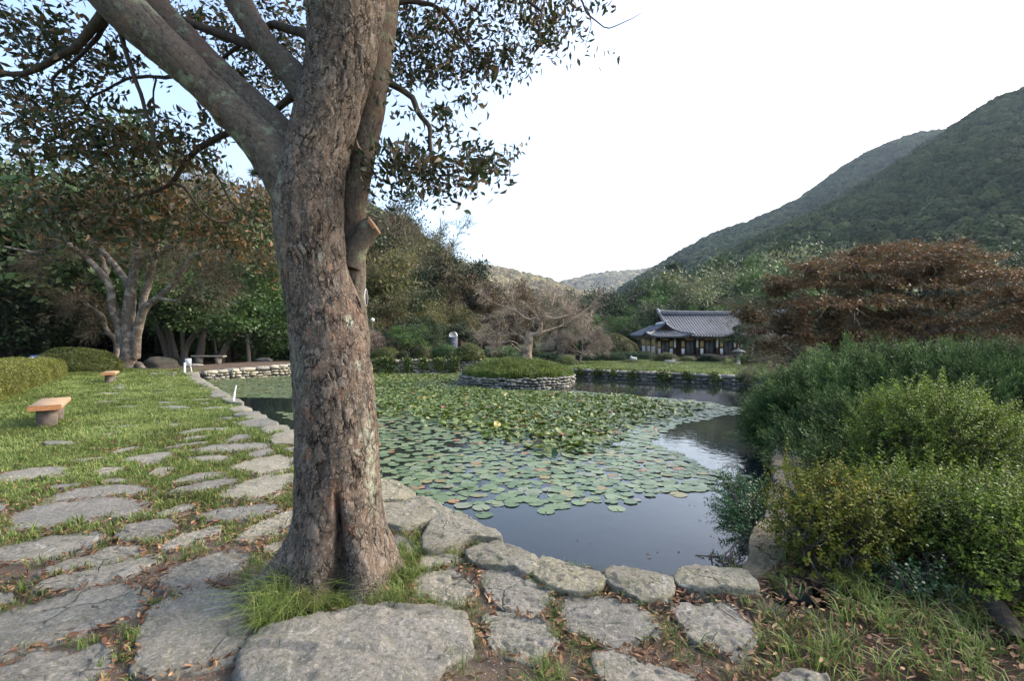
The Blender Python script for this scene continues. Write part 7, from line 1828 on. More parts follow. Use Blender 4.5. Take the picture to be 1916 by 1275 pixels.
for li, (c, s) in enumerate(lobes):
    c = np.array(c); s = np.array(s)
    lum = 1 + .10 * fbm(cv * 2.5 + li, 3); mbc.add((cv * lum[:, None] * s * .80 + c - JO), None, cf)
    n = int(330 * (s[0] * s[1] + s[0] * s[2] * 1.2))
    d = rdir(n, rj); d[:, 2] = np.abs(d[:, 2]) * 1.0 - .12; d = unit(d)
    lay = rj.random(n) ** .5; rr = .80 + .20 * lay + .08 * fbm(d * 4.6 + li * 3, 3)
    q = c + d * s * rr[:, None]; nrm = unit(d / s)
    keep = q[:, 2] > -.30
    for lj, (c2, s2) in enumerate(lobes):
        if lj != li: keep &= (((q - np.array(c2)) / (np.array(s2) * .86)) ** 2).sum(1) > 1
    q, nrm, lay = q[keep], nrm[keep], lay[keep]
    # sprays sweep outwards, upwards and to the left
    dd = unit(nrm * .75 + np.array([-.55, -.15, .42]) * .8 + rj.normal(0, .25, q.shape))
    P.append(q); D.append(dd); TI.append(np.clip(.36 + .75 * (lay - .5) - .10 * (q[:, 0] - 6)  + .35 * fbm(q * 1.7, 2) + .25 * (q[:, 2] - .5) + rj.normal(0, .1, len(q)), 0, 1))  # light painted into the tint: top and left brighter, inner sprays darker
P = np.concatenate(P); D = np.concatenate(D); TI = np.concatenate(TI)
# a few long shoots breaking the outline
m = 120; k = rj.integers(0, len(P), m); P = np.concatenate([P, P[k] + D[k] * .12]); D = np.concatenate([D, unit(D[k] + np.array([0, 0, .5]) + rj.normal(0, .2, (m, 3)))]); TI = np.concatenate([TI, TI[k]])
S = np.concatenate([rj.uniform(1.2, 2.3, len(P) - m), rj.uniform(1.6, 2.4, m)])
mbc.build('dark_filler_core', M['jun_core'], jun, True)  # solid dark filler, inner shade of the mound painted on it
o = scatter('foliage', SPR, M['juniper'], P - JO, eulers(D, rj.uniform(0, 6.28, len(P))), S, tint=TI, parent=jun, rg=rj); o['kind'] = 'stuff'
print('juniper sprays', len(P))
# ---------------------------------------------------------------- small leaved shrubs at the right
def small_twig(seed, nl=13, L=.13, ll=.019, lw=.011, up=.5):
    r = np.random.default_rng(seed); t = np.linspace(0, 1, 4); C = np.stack([.01 * np.sin(t * 3), .006 * t, L * t], 1); V0, Q0 = tube(C, .0011 * (1.4 - t), 3)
    s = np.linspace(.1, 1, nl); P = np.stack([np.interp(s, t, C[:, q]) for q in range(3)], 1); az = np.arange(nl) * 2.1 + r.normal(0, .3, nl)
    D = np.stack([np.cos(az), np.sin(az), np.full(nl, up)], 1); N = np.stack([-np.cos(az) * up, -np.sin(az) * up, np.ones(nl)], 1) + r.normal(0, .35, (nl, 3))
    V1, Q1, v1 = cards(P, D, N, ll * r.uniform(.7, 1.25, nl), lw, .22, r.random(nl))
    return np.concatenate([V0, V1]), [np.concatenate([Q0, Q1 + len(V0)])], np.concatenate([np.full(len(V0), .1), v1])
PTW = [small_twig(k) for k in range(5)]; PTY = [small_twig(20 + k, 11, .11, .021, .012) for k in range(4)]; PTD = [small_twig(40 + k, 9, .10, .024, .019) for k in range(3)]
def bush(name, label, base, lobes, protos, mat, dens, stems, seed, inner=.62, bias=(0, 0, .5), sc=(.8, 1.3), zmin=.04, cat='bush'):
    """lobes: (centre, radii) foliage masses; stems: woody polylines from the base that fork to the lobes"""
    r = np.random.default_rng(seed); e = empty(name, base); tag(e, label, cat); O = np.array(base, float)
    P, D, TI = [], [], []
    for li, (c, s) in enumerate(lobes):
        c = np.array(c, float); s = np.array(s, float); n = int(dens * (s[0] * s[1] * s[2]) ** (2 / 3))
        d = rdir(n, r); rr = inner + (1 - inner) * r.random(n) ** .6; rr = rr * (1 + .42 * fbm(d * 3.2 + li * 7 + seed, 3)); q = c + d * s * rr[:, None]
        k = q[:, 2] > zmin; q = q[k]; d = d[k]
        P.append(q); D.append(unit(d * .8 + np.array(bias) + r.normal(0, .45, q.shape))); TI.append(np.clip(.45 + .5 * fbm(q * 4, 2) + .5 * (q[:, 2] - c[2]) / s[2] * .4 + r.normal(0, .13, len(q)), 0, 1))
    P = np.concatenate(P); D = np.concatenate(D); TI = np.concatenate(TI)
    # stray shoots that break the outline
    m = int(len(P) * .07); k = r.choice(len(P), m); k = k[P[k][:, 2] > np.median(P[:, 2])]
    for st_ in (.05, .11):
        P = np.concatenate([P, P[k] + unit(D[k] + np.array([0, 0, .6])) * st_ * r.uniform(.7, 1.5, (len(k), 1))]); D = np.concatenate([D, unit(D[k] + np.array([0, 0, .9]))]); TI = np.concatenate([TI, TI[k] + .12])
    mb = MB()
    for (pts) in stems:
        C = spline(np.array(pts, float), n=5); C[1:-1, :3] += .012 * np.stack([fbm(C[1:-1, :3] * 12 + 9 * q, 2) for q in range(3)], 1); V, Q = tube(C[:, :3] - O, C[:, 3], 7); mb.add(V, Q)
    # fine branches from the stems' ends into the foliage
    ends = [np.array(p[-1][:3]) for p in stems] + [np.array(p[-2][:3]) for p in stems]; idx = r.choice(len(P), min(len(P), 80 * len(lobes)), replace=False)
    for k in idx:
        a = min(ends, key=lambda q: np.linalg.norm(q - P[k])); mid = (a + P[k]) / 2 + r.normal(0, .04, 3)
        V, Q = tube(spline(np.array([a, mid, P[k]]), n=3) - O, np.linspace(.006, .0018, 7), 4); mb.add(V, Q)
    mb.build('branches', M['bark_grey'], e, True)
    o = scatter('foliage', protos, M[mat], P - O, eulers(D, r.uniform(0, 6.28, len(P))), r.uniform(*sc, len(P)), tint=TI, parent=e, rg=r); o['kind'] = 'stuff'
    return e
def Wb(px, py, d): return W(px, py, d)
def lob(px, py, d, rx, ry, rz): return (Wb(px, py, d), (rx, ry, rz))
def stem(b, *pts): return [[*b, pts[0][0] * 0 + .022]] + [[*Wb(px, py, d), r] for (px, py, d, r) in pts]
# middle shrub in front of the juniper
b = (4.25, 5.1, 0)
bush('privet_bush', 'rounded light green small leaved bush in front of the juniper', b, [lob(1735, 800, 4.9, .62, .5, .36), lob(1690, 850, 4.8, .42, .4, .30), lob(1800, 840, 4.9, .62, .5, .34), lob(1740, 880, 5.0, .75, .5, .26), lob(1870, 880, 5.0, .4, .4, .3), lob(1640, 822, 4.8, .22, .2, .12), lob(1735, 775, 4.9, .26, .25, .14), lob(1850, 800, 5, .3, .3, .2), lob(1680, 785, 4.9, .25, .25, .15)],
     PTW, 'privet', 3300, [stem(b, (1755, 880, 5, .014), (1740, 820, 4.9, .008)), stem(b, (1720, 890, 4.95, .014), (1680, 840, 4.8, .008)), stem(b, (1790, 890, 5, .014), (1830, 850, 4.9, .008))], 3, sc=(.9, 1.6), inner=.55)
# front left: yellowing bush beside the wall stones
b = G(1565, 1120)
bush('azalea_bush', 'loose bush with yellow and reddish leaves beside the right wall stones', b, [lob(1530, 935, 3.35, .27, .30, .13), lob(1590, 950, 3.3, .34, .32, .15), lob(1500, 985, 3.2, .17, .22, .14), lob(1560, 1010, 3.15, .30, .3, .16), lob(1640, 975, 3.4, .26, .3, .16), lob(1525, 1060, 3.0, .13, .15, .10), lob(1545, 1120, 2.85, .17, .16, .07), lob(1600, 1150, 2.8, .16, .15, .06)],
     PTY, 'privet_y', 4200, [stem(b, (1555, 1070, 3.0, .012), (1530, 1000, 3.2, .007)), stem(b, (1575, 1070, 3.0, .011), (1590, 1000, 3.2, .007)), stem(b, (1600, 1060, 3.1, .010), (1640, 990, 3.3, .006)), stem(b, (1540, 1090, 2.95, .010), (1500, 1020, 3.1, .006))], 4, sc=(.85, 1.45), inner=.35)
# front right: green glossy bush on crooked grey stems
b = G(1800, 1160)
bush('privet_bush', 'wide glossy green bush on crooked grey stems at the lower right', b, [lob(1680, 930, 3.5, .33, .35, .12), lob(1760, 945, 3.4, .40, .4, .14), lob(1850, 950, 3.3, .38, .4, .15), lob(1920, 965, 3.2, .34, .35, .16), lob(1720, 985, 3.3, .34, .35, .14), lob(1800, 1000, 3.15, .38, .38, .14), lob(1880, 1020, 3.0, .34, .34, .15), lob(1960, 1040, 3.0, .3, .3, .2), lob(1905, 1090, 2.6, .22, .2, .07), lob(1930, 990, 2.8, .25, .25, .12), lob(1650, 1010, 3.3, .2, .25, .09), lob(1850, 1080, 2.9, .24, .22, .07)],
     PTW, 'privet', 5000, [stem(b, (1760, 1110, 3.0, .016), (1740, 1060, 3.05, .011), (1700, 1000, 3.2, .007)), stem(b, (1780, 1120, 3.0, .018), (1810, 1090, 2.95, .014), (1850, 1050, 3.0, .008)), stem(b, (1840, 1130, 2.8, .02), (1890, 1090, 2.8, .015), (1930, 1040, 2.9, .009)), stem(b, (1850, 1145, 2.75, .018), (1910, 1110, 2.7, .014), (1970, 1060, 2.8, .009)), stem(b, (1755, 1090, 3.05, .010), (1776, 1062, 3.05, .008), (1790, 1010, 3.1, .006))], 5, sc=(.8, 1.4), inner=.35)
b = G(1790, 1190)
bush('round_leaf_bush', 'low dark round leaved shoots under the glossy bush', b, [lob(1690, 1095, 2.85, .18, .14, .05), lob(1740, 1120, 2.75, .17, .13, .06), lob(1790, 1160, 2.65, .16, .12, .06), lob(1660, 1080, 2.95, .10, .1, .04), lob(1840, 1190, 2.55, .14, .1, .05), lob(1720, 1150, 2.7, .12, .1, .04)],
     PTD, 'privet_d', 7600, [stem(b, (1760, 1150, 2.7, .008), (1700, 1110, 2.8, .005)), stem(b, (1810, 1170, 2.6, .008), (1840, 1180, 2.55, .004))], 6, sc=(.7, 1.1), inner=.2)
# weeds hanging over the water at the right wall
b = (2.35, 4.6, -.1)
bush('waterside_weed', 'leafy weed hanging from the right wall over the water', b, [lob(1400, 930, 4.6, .20, .25, .10), lob(1395, 985, 4.2, .17, .25, .13), lob(1375, 960, 4.4, .13, .2, .09), lob(1410, 1020, 3.9, .10, .18, .12), lob(1380, 905, 4.8, .12, .2, .05)],
     PTW, 'privet_d', 5200, [stem(b, (1400, 985, 4.3, .005), (1385, 960, 4.3, .003)), stem(b, (1405, 1010, 4, .005), (1380, 1030, 3.9, .003))], 8, zmin=-.4, sc=(.8, 1.4), inner=.2, bias=(-.5, 0, .1))
b = (1.55, 3.42, -.35)
bush('waterside_weed', 'thin dark weed standing in the water at the near right corner', b, [lob(1345, 1050, 3.35, .06, .06, .04), lob(1365, 1058, 3.35, .06, .06, .04), lob(1325, 1045, 3.4, .03, .03, .03), lob(1385, 1040, 3.5, .05, .08, .06)],
     PTD, 'privet_d', 2600, [stem(b, (1365, 1060, 3.35, .002), (1330, 1042, 3.38, .0015))], 9, zmin=-.42, sc=(.4, .7), inner=.2)
# old root or log lying under the front bush
lg = empty('fallen_log', G(1840, 1110)); tag(lg, 'weathered grey brown log lying under the front right bush', 'log'); O = np.array(lg.location)
C = spline(np.array([[*W(1700, 1100, 3.02), .04], [*W(1760, 1095, 3.0), .055], [*W(1820, 1110, 2.85), .062], [*W(1870, 1150, 2.6), .055], [*W(1905, 1205, 2.35), .035]]), .02)
C[:, 2] = np.maximum(C[:, 2], .02); T, U, Bn = frames(C[:, :3]); k = 26; th = np.arange(k) * 2 * math.pi / k
N = np.cos(th)[None, :, None] * U[:, None] + np.sin(th)[None, :, None] * Bn[:, None]; V = C[:, None, :3] + N * C[:, None, 3:4]
V = V.reshape(-1, 3); Nf = N.reshape(-1, 3); A = np.tile(th, len(C)); s = np.repeat(np.arange(len(C)) * .02, k)
V = V + Nf * (.012 * fbm(np.stack([np.cos(A) * 3, np.sin(A) * 3, s * 2], 1), 3) + .005 * fbm(V * 40, 2))[:, None]
i = np.arange(len(C) - 1)[:, None] * k; j = np.arange(k)[None, :]; j2 = (j + 1) % k
mk('log', V - O, np.stack([i + j, i + j2, i + k + j2, i + k + j], -1).reshape(-1, 4), M['bark_dark'], lg, smooth=True)
# ---------------------------------------------------------------- lily pads
rp = np.random.default_rng(44)
def pad_proto(seed, up=0.0, k=11):
    r = np.random.default_rng(seed); a0 = r.uniform(0, 6.28); a = a0 + .10 + np.arange(k) / (k - 1) * (2 * math.pi - .20)
    rr = .5 * (1 + .05 * r.normal(0, 1, k)); curl = up * r.uniform(.05, .8)
    rim = np.stack([np.cos(a) * rr, np.sin(a) * rr, .012 * np.sin(a * 5 + seed) + curl * .28 * np.abs(np.sin(a - a0)) ** 2 + up * .10 * np.sin(3 * a)], 1)
    mid = rim * np.array([.55, .55, .35]); V = np.concatenate([[[0, 0, 0]], mid, rim]); j = np.arange(k - 1)
    T = np.stack([np.zeros(k - 1, int), 1 + j, 2 + j], 1); Q = np.stack([1 + j, 1 + k + j, 2 + k + j, 2 + j], 1)
    v = np.concatenate([[1.0], np.where(np.arange(k) % 2, .6, .0), np.zeros(k)]); return V, [Q, T], v
FLATP = [pad_proto(k) for k in range(5)]; UPP = [pad_proto(20 + k, 1.0) for k in range(6)]
def GW(px, py): return G(px, py, WATER)
cover = [GW(*p)[:2] for p in [(380, 712), (560, 703), (860, 700), (862, 722), (960, 731), (1085, 733), (1180, 741), (1290, 751), (1385, 764), (1383, 776), (1330, 782), (1270, 800), (1215, 826), (1260, 840), (1300, 862), (1345, 885), (1378, 895), (1372, 925), (1330, 925), (1240, 918), (1180, 940), (1120, 945), (1060, 952), (1000, 948), (930, 942), (880, 965), (830, 945), (740, 925), (640, 880), (560, 800), (520, 770), (430, 742)]]
gap = [GW(*p)[:2] for p in [(425, 744), (560, 747), (705, 765), (700, 786), (640, 778), (540, 772), (470, 768)]]
dense = [GW(*p)[:2] for p in [(690, 701), (860, 702), (862, 724), (960, 733), (1085, 736), (1230, 750), (1330, 760), (1300, 778), (1180, 800), (1170, 830), (1130, 852), (1060, 858), (960, 838), (880, 815), (800, 795), (690, 775)]]
def pool(gap_):
    """an even random set of points over the pond"""
    xs = np.arange(-16, 12, gap_); ys = np.arange(3.2, 30, gap_); X, Y = np.meshgrid(xs, ys); X = X.ravel() + rp.uniform(-.85, .85, X.size) * gap_; Y = Y.ravel() + rp.uniform(-.85, .85, Y.size) * gap_
    k = inside(POND, X, Y) & (edge_dist(POND, X, Y) > .12) & (np.hypot(X - ISL[0], Y - ISL[1]) > ISL_R + .12); return X[k], Y[k]
X, Y = pool(.117)
edn = n2(X, Y, .9, 3, 6); Xe, Ye = X + .35 * edn, Y + .5 * n2(X, Y, .8, 3, 8)
inc = inside(cover, Xe, Ye) & ~inside(gap, Xe, Ye)
px = X / Y * F + CX; py = CY + (EYE - WATER) * F / Y
den = .96 - .24 * sstep(860, 950, py) + .35 * n2(X, Y, .9, 2, 12)
den = np.where((px < 880) & (py > 790), .66 + .5 * n2(X, Y, .8, 2, 14), den)           # looser on the left with dark water between
den = np.where(py < 745, .95, den)
dn = inside(dense, X + .5 * edn, Y + .5 * edn)
k = inc & (rp.random(len(X)) < den) & ~(dn & (rp.random(len(X)) < .35))
Xf, Yf = X[k], Y[k]; R_ = .075 + .14 * rp.beta(2.2, 1.6, len(Xf)); R_ = np.where(Yf > 12, R_ * 1.05, R_)
# loose pads drifting off the edge
ex = np.array([GW(*p)[:2] for p in [(1021, 958), (1154, 953), (905, 965), (849, 962), (866, 948), (900, 952), (1270, 927), (952, 928), (1000, 921), (725, 925), (1330, 915), (812, 938), (1290, 905)]])
Xf = np.concatenate([Xf, ex[:, 0]]); Yf = np.concatenate([Yf, ex[:, 1]]); R_ = np.concatenate([R_, np.full(len(ex), .21)])
o_ = np.argsort(Yf); Xf, Yf, R_ = Xf[o_], Yf[o_], R_[o_]
pxs = Xf / Yf * F + CX; vis = ~((pxs > 545) & (pxs < 712)) & (pxs > 700)
cand = np.where(vis)[0][:300]
padm = [mesh_data('lily_pad', V, fl, [M['pad1']], False, {'v': v}) for V, fl, v in FLATP]
for q in cand:
    o = obj('lily_pad', padm[rp.integers(0, 5)], None, (Xf[q], Yf[q], WATER + .004 + .010 * rp.random()), (rp.normal(0, .012), rp.normal(0, .012), rp.uniform(0, 6.28)), R_[q])
    tag(o, 'round green lily pad floating flat in the near part of the pond', 'lily pad', 'flat floating lily pads')
rest = np.setdiff1d(np.arange(len(Xf)), cand)
n = len(rest); Pp = np.stack([Xf[rest], Yf[rest], WATER + .004 + .012 * rp.random(n)], 1)
o = scatter('lily_pads', FLATP, M['pad'], Pp, np.stack([rp.normal(0, .015, n), rp.normal(0, .015, n), rp.uniform(0, 6.28, n)], 1), R_[rest], rg=rp); tag(o, 'countless flat lily pads covering the farther water', 'lily pads', kind='stuff')
# raised, curled and overlapping leaves in the dense middle
X, Y = pool(.108); en = n2(X, Y, .8, 3, 16)
din = edge_dist(dense, X + .6 * en, Y + .8 * en); k = inside(dense, X + .6 * en, Y + .8 * en) & (rp.random(len(X)) < .25 + .72 * sstep(.0, 1.1, din)); X, Y = X[k], Y[k]; n = len(X)
tl = rp.normal(0, .16, (n, 2)); 
Pp = np.stack([X, Y, WATER + .02 + rp.uniform(0, .055, n)], 1)
tint = np.clip(rp.beta(1.6, 2.2, n) + (rp.random(n) < .05) * .5, 0, 1)
o = scatter('raised_lily_leaves', UPP, M['pad_up'], Pp, np.stack([tl[:, 0], tl[:, 1], rp.uniform(0, 6.28, n)], 1), rp.uniform(.12, .215, n), tint=tint, rg=rp); tag(o, 'dense mass of raised and curling lily leaves in the middle of the pond', 'lily leaves', kind='stuff')
print('pads', len(Xf), n)
# a few that stand out
YL = [(797, 745, .34, 'big yellow lily leaf standing up left of the island', .96), (786, 744, .30, 'second big yellow lily leaf beside the first left of the island', .94), (797, 768, .30, 'pale folded lily leaf standing up in the left of the dense leaves', .55), (794, 793, .30, 'upright blue green lily leaf at the left edge of the dense leaves', .15), (892, 786, .28, 'pale upright lily leaf in the middle of the dense leaves', .6),
      (930, 795, .28, 'yellow orange lily leaf in the middle of the dense leaves', .97), (1008, 832, .24, 'brown folded lily leaf near the front of the dense leaves', 1.0), (1206, 770, .24, 'pale green curled lily leaf toward the right of the pond', .7), (1038, 852, .26, 'dark green standing lily leaf at the front of the dense leaves', .1), (1226, 803, .2, 'small brown withered lily leaf at the right edge', 1.0)]
MY = {}
for n_, (a_, b_, s_, lab, tn) in enumerate(YL):
    V, fl, v = pad_proto(60 + n_, 1.0)
    c = [(0.06, .11, .04), (.17, .20, .07), (.28, .25, .06), (.16, .085, .05)][0 if tn < .3 else 1 if tn < .8 else 2 if tn < .98 else 3]
    key = c; MY[key] = MY.get(key) or m_plain('standing_leaf', c, .45, .25, 12, .2, .4)
    p = GW(a_, b_ + 8); o = mk('lily_leaf', V * s_ * .62, fl, MY[key]); o.location = (p[0], p[1], WATER + .10); o.rotation_euler = (1.0 + .2 * math.sin(n_), .2 * math.cos(n_ * 2), math.sin(n_ * 3)); tag(o, lab, 'lily leaf')
# bits floating on the open water
fl_ = np.array([GW(*p) for p in [(1100, 1062), (1165, 1071), (1215, 1045), (1212, 1038), (1230, 1034), (1195, 1073), (1310, 975), (1330, 1004), (1335, 1006), (1345, 1008), (1350, 1014), (1290, 946), (1300, 947), (1318, 947), (1322, 968), (1270, 1034), (1105, 1018), (1080, 1012), (1360, 1010)]])
# ---------------------------------------------------------------- grass
rgx = np.random.default_rng(55)
def tuft(seed, n=14, h=.06, w=.0024, spread=.035, lean=.55):
    r = np.random.default_rng(seed); V = []; Q = []; vv = []
    for k in range(n):
        a = r.uniform(0, 6.28); b = np.array([math.cos(a), math.sin(a), 0]) * spread * math.sqrt(r.random()); a2 = r.uniform(0, 6.28); hh = h * r.uniform(.5, 1.25); ln = hh * lean * r.uniform(.2, 1.3)
        d = np.array([math.cos(a2), math.sin(a2), 0]); s = np.array([-math.sin(a2), math.cos(a2), 0]) * w * r.uniform(.7, 1.2)
        z0 = len(V); p0 = b; p1 = b + d * ln * .3 + np.array([0, 0, hh * .6]); p2 = b + d * ln + np.array([0, 0, hh * (.95 - .25 * lean)])
        V += [p0 - s, p0 + s, p1 + s * .8, p1 - s * .8, p2 + s * .12, p2 - s * .12]; Q += [[z0, z0 + 1, z0 + 2, z0 + 3], [z0 + 3, z0 + 2, z0 + 4, z0 + 5]]; q = r.random(); vv += [q * .6, q * .6, q * .85, q * .85, q, q]
    return np.array(V), [np.array(Q)], np.array(vv)
TUF = [tuft(k) for k in range(6)]
STB = [p for p in FLAG_XY]
cents = np.array([np.mean(p, 0) for p in STB]); rads = np.array([max(np.hypot(q[0] - c[0], q[1] - c[1]) for q in p) for p, c in zip(STB, cents)])
shr = [[(c[0] + (q[0] - c[0]) * .93, c[1] + (q[1] - c[1]) * .93) for q in p] for p, c in zip(STB, cents)]
def free(X, Y, shrink=True, over=None):
    """not on a stone, not in the pond"""
    ok = ~inside(POND, X, Y) & (edge_dist(POND, X, Y) > .05)
    for p, c, rr in zip(shr, cents, rads):
        m = ok & (np.hypot(X - c[0], Y - c[1]) < rr)
        if over is not None: m &= ~over
        if m.any():
            ii = np.where(m)[0]; ok[ii[inside(p, X[ii], Y[ii])]] = False
    return ok
def pts(n, x0, x1, y0, y1): return rgx.uniform(x0, x1, n), rgx.uniform(y0, y1, n)
# short turf: left lawn
def lawn_edge(y): return np.interp(y, [0, 3.3, 4.15, 5.1, 7.85, 10.5, 14.2, 19.8, 23.6], [-.4, -.4, -.9, -1.6, -3.7, -5.9, -8.8, -13.1, -15.7])
X, Y = pts(190000, -26, -.3, 1.4, 25)
dist = np.hypot(X, Y); k = (X < lawn_edge(Y)) & (np.abs(X / Y) < 1.3) & (rgx.random(len(X)) < np.clip(1.25 - dist * .035, .35, 1))
X, Y = X[k], Y[k]; yy = Y - .30 * X + .5 * n2(X, Y, 1.4, 3, 20)
lush = sstep(3.6, 7.0, yy); patch = sstep(-.25, .25, n2(X, Y, 2.6, 3, 21))
hedge_d = edge_dist([(-20.6, 20.8), (-11.2, 8.2)], X, Y, False) > 1.1
far_ = (Y > 21.0) & (X > -17)
near_path = np.exp(-((X + 1.0) / .7) ** 2 - ((Y - 3.1) / .6) ** 2)
pk = np.clip(lush * .95 + (1 - lush) * (.30 + .45 * patch) + near_path, 0, 1) * np.where(far_, .12, 1)
pk = np.where((X < -1.15) & (Y < 3.2), pk * sstep(-.05, .3, n2(X, Y, 1.7, 2, 23)) * .9, pk)
over = (Y > 12) & (n2(X, Y, 1.5, 2, 22) > .38)
k = (rgx.random(len(X)) < pk) & hedge_d; X, Y, over, lush = X[k], Y[k], over[k], lush[k]
k = free(X, Y, over=over); X, Y, lush = X[k], Y[k], lush[k]
Pg = np.stack([X, Y, height(X, Y) + .012], 1); n = len(Pg); d = np.hypot(X, Y)
sc = np.where(Y < 5.5, .85, np.clip(.50 + .30 * lush, .5, .85)) * rgx.uniform(.6, 1.35, n) * (1 + .03 * d) * (1 + .6 * n2(X, Y, .9, 2, 25))
S3 = np.stack([sc * (1 + .06 * d), sc * (1 + .06 * d), sc * 1.0], 1)
tint = np.clip(.55 + .75 * n2(X, Y, 1.3, 3, 24) + rgx.normal(0, .15, n), 0, 1)
o = scatter('grass', TUF, M['grass'], Pg, np.stack([rgx.normal(0, .12, n), rgx.normal(0, .12, n), rgx.uniform(0, 6.28, n)], 1), S3, tint=tint, rg=rgx); tag(o, 'short green turf growing between the flagstones and over the lawn', 'grass', kind='stuff')
print('turf', n)
# grass between the near stones, along the edge and round the tree, and at the right
TUF2 = [tuft(30 + k, 14, .085, .0018, .03, .8) for k in range(5)]
X, Y = pts(26000, -2.0, 5.2, 1.35, 6.5)
k = (np.abs(X / Y) < 1.25) & (X > lawn_edge(Y) - .3); X, Y = X[k], Y[k]
pn = n2(X, Y, 3.0, 3, 31); dens = np.where(X > 1.2, .12 + .75 * pn, .34 + .75 * pn)
dens = dens + .8 * np.exp(-((np.hypot(X + 1.03, Y - 2.95) - .50) / .14) ** 2)
dens = np.where((X > 2.6) & (Y > 3.0), .25 + .5 * pn, dens)
k = rgx.random(len(X)) < np.clip(dens, 0, 1); X, Y = X[k], Y[k]; k = free(X, Y); X, Y = X[k], Y[k]
n = len(X); Pg = np.stack([X, Y, height(X, Y)], 1); sc = rgx.uniform(.5, 1.35, n) * (1 + .3 * (X > 1.3)); tint = np.clip(.32 + .12 * (X > 1.3) + .45 * n2(X, Y, 1.5, 2, 33) + rgx.normal(0, .25, n), 0, 1)
o = scatter('tufted_grass', TUF2, M['grass'], Pg, np.stack([rgx.normal(0, .2, n), rgx.normal(0, .2, n), rgx.uniform(0, 6.28, n)], 1), sc, tint=tint, rg=rgx); tag(o, 'loose tufts of grass among the near stones and at the lower right', 'grass', kind='stuff')
# long grass at the foot of the tree
LONG = [tuft(60 + k, 44, .34, .0024, .07, 1.25) for k in range(4)]
spots = [(505, 1150, 1.0), (540, 1165, 1.05), (480, 1120, .7), (570, 1150, .9), (500, 1180, .8), (600, 1150, .6), (640, 1150, .5), (690, 1145, .55), (730, 1140, .6), (760, 1090, .6), (775, 1060, .7), (750, 1040, .65), (790, 1085, .5), (800, 1150, .4), (545, 1130, 1.0), (470, 1085, .6), (525, 1190, .9), (835, 1165, .4), (720, 1155, .5)]
Pg = []; sc = []
for (a_, b_, s_) in spots:
    g = G(a_, b_)
    for _ in range(3): Pg.append([g[0] + rgx.normal(0, .035), g[1] + rgx.normal(0, .03), 0]); sc.append(s_ * rgx.uniform(.55, .95))
for _ in range(26):
    x, y = rgx.uniform(1.5, 3.6), rgx.uniform(1.6, 3.6); Pg.append([x, y, 0]); sc.append(rgx.uniform(.25, .6))
Pg = np.array(Pg); n = len(Pg); kf = free(Pg[:, 0], Pg[:, 1]); Pg = Pg[kf]; sc = np.array(sc)[kf]; n = len(Pg)
o = scatter('long_grass', LONG, M['grass'], Pg, np.stack([rgx.normal(0, .15, n), rgx.normal(0, .15, n), rgx.uniform(0, 6.28, n)], 1), sc, tint=np.clip(rgx.normal(.55, .2, n), 0, 1), rg=rgx); tag(o, 'long arching grass at the foot of the big tree', 'grass', kind='stuff')
# rough grass on the island, right bank and right lawn
ROUGH = [tuft(80 + k, 16, .16, .008, .10, .8) for k in range(4)]
a = rgx.uniform(0, 6.28, 5200); rr = np.sqrt(rgx.random(5200)) * (ISL_R - .24); X = ISL[0] + rr * np.cos(a); Y = ISL[1] + rr * np.sin(a)
Z = -.03 + .54 * (1 - np.clip(rr / (ISL_R - .16), 0, 1) ** 2) ** 1.1
n = len(X); o = scatter('island_grass', ROUGH, M['grass'], np.stack([X, Y, Z], 1), np.stack([rgx.normal(0, .2, n), rgx.normal(0, .2, n), rgx.uniform(0, 6.28, n)], 1), rgx.uniform(.8, 2.3, n), tint=np.clip(.50 + .45 * n2(X, Y, 1.5, 2, 41) + rgx.normal(0, .12, n), 0, 1), rg=rgx); tag(o, 'rough uncut grass over the island mound', 'grass', kind='stuff')
X, Y = pts(42000, -3.5, 34, 20, 46); k = (Y > np.interp(X, [-3.5, .6, 3.1, 12.3, 14, 40], [30, 30.6, 27.6, 20.4, 19, 19])) & (X / Y < 1.2); X, Y = X[k], Y[k]; n = len(X)
o = scatter('bank_grass', ROUGH, M['grass'], np.stack([X, Y, height(X, Y)], 1), np.stack([rgx.normal(0, .1, n), rgx.normal(0, .1, n), rgx.uniform(0, 6.28, n)], 1), np.stack([rgx.uniform(1.0, 2.2, n)] * 2 + [rgx.uniform(.3, .8, n)], 1), tint=np.clip(.40 + .5 * n2(X, Y, .5, 2, 42) + rgx.normal(0, .1, n), 0, 1), rg=rgx); tag(o, 'mown grass on the right bank in front of the house', 'grass', kind='stuff')
X, Y = pts(13000, 3.0, 24, .2, 20); k = (X > np.interp(Y, [.2, 4, 5.2, 9, 20], [3.0, 3.9, 3.7, 5.9, 12.8])) & ((X / Y < 1.25) | (X < 8)); X, Y = X[k], Y[k]; n = len(X)
o = scatter('side_lawn_grass', ROUGH, M['grass'], np.stack([X, Y, height(X, Y)], 1), np.stack([rgx.normal(0, .1, n), rgx.normal(0, .1, n), rgx.uniform(0, 6.28, n)], 1), np.stack([rgx.uniform(.8, 1.8, n)] * 2 + [rgx.uniform(.25, .6, n)], 1), tint=np.clip(.6 + rgx.normal(0, .1, n), 0, 1), rg=rgx); tag(o, 'bright lawn behind the juniper at the right', 'grass', kind='stuff')
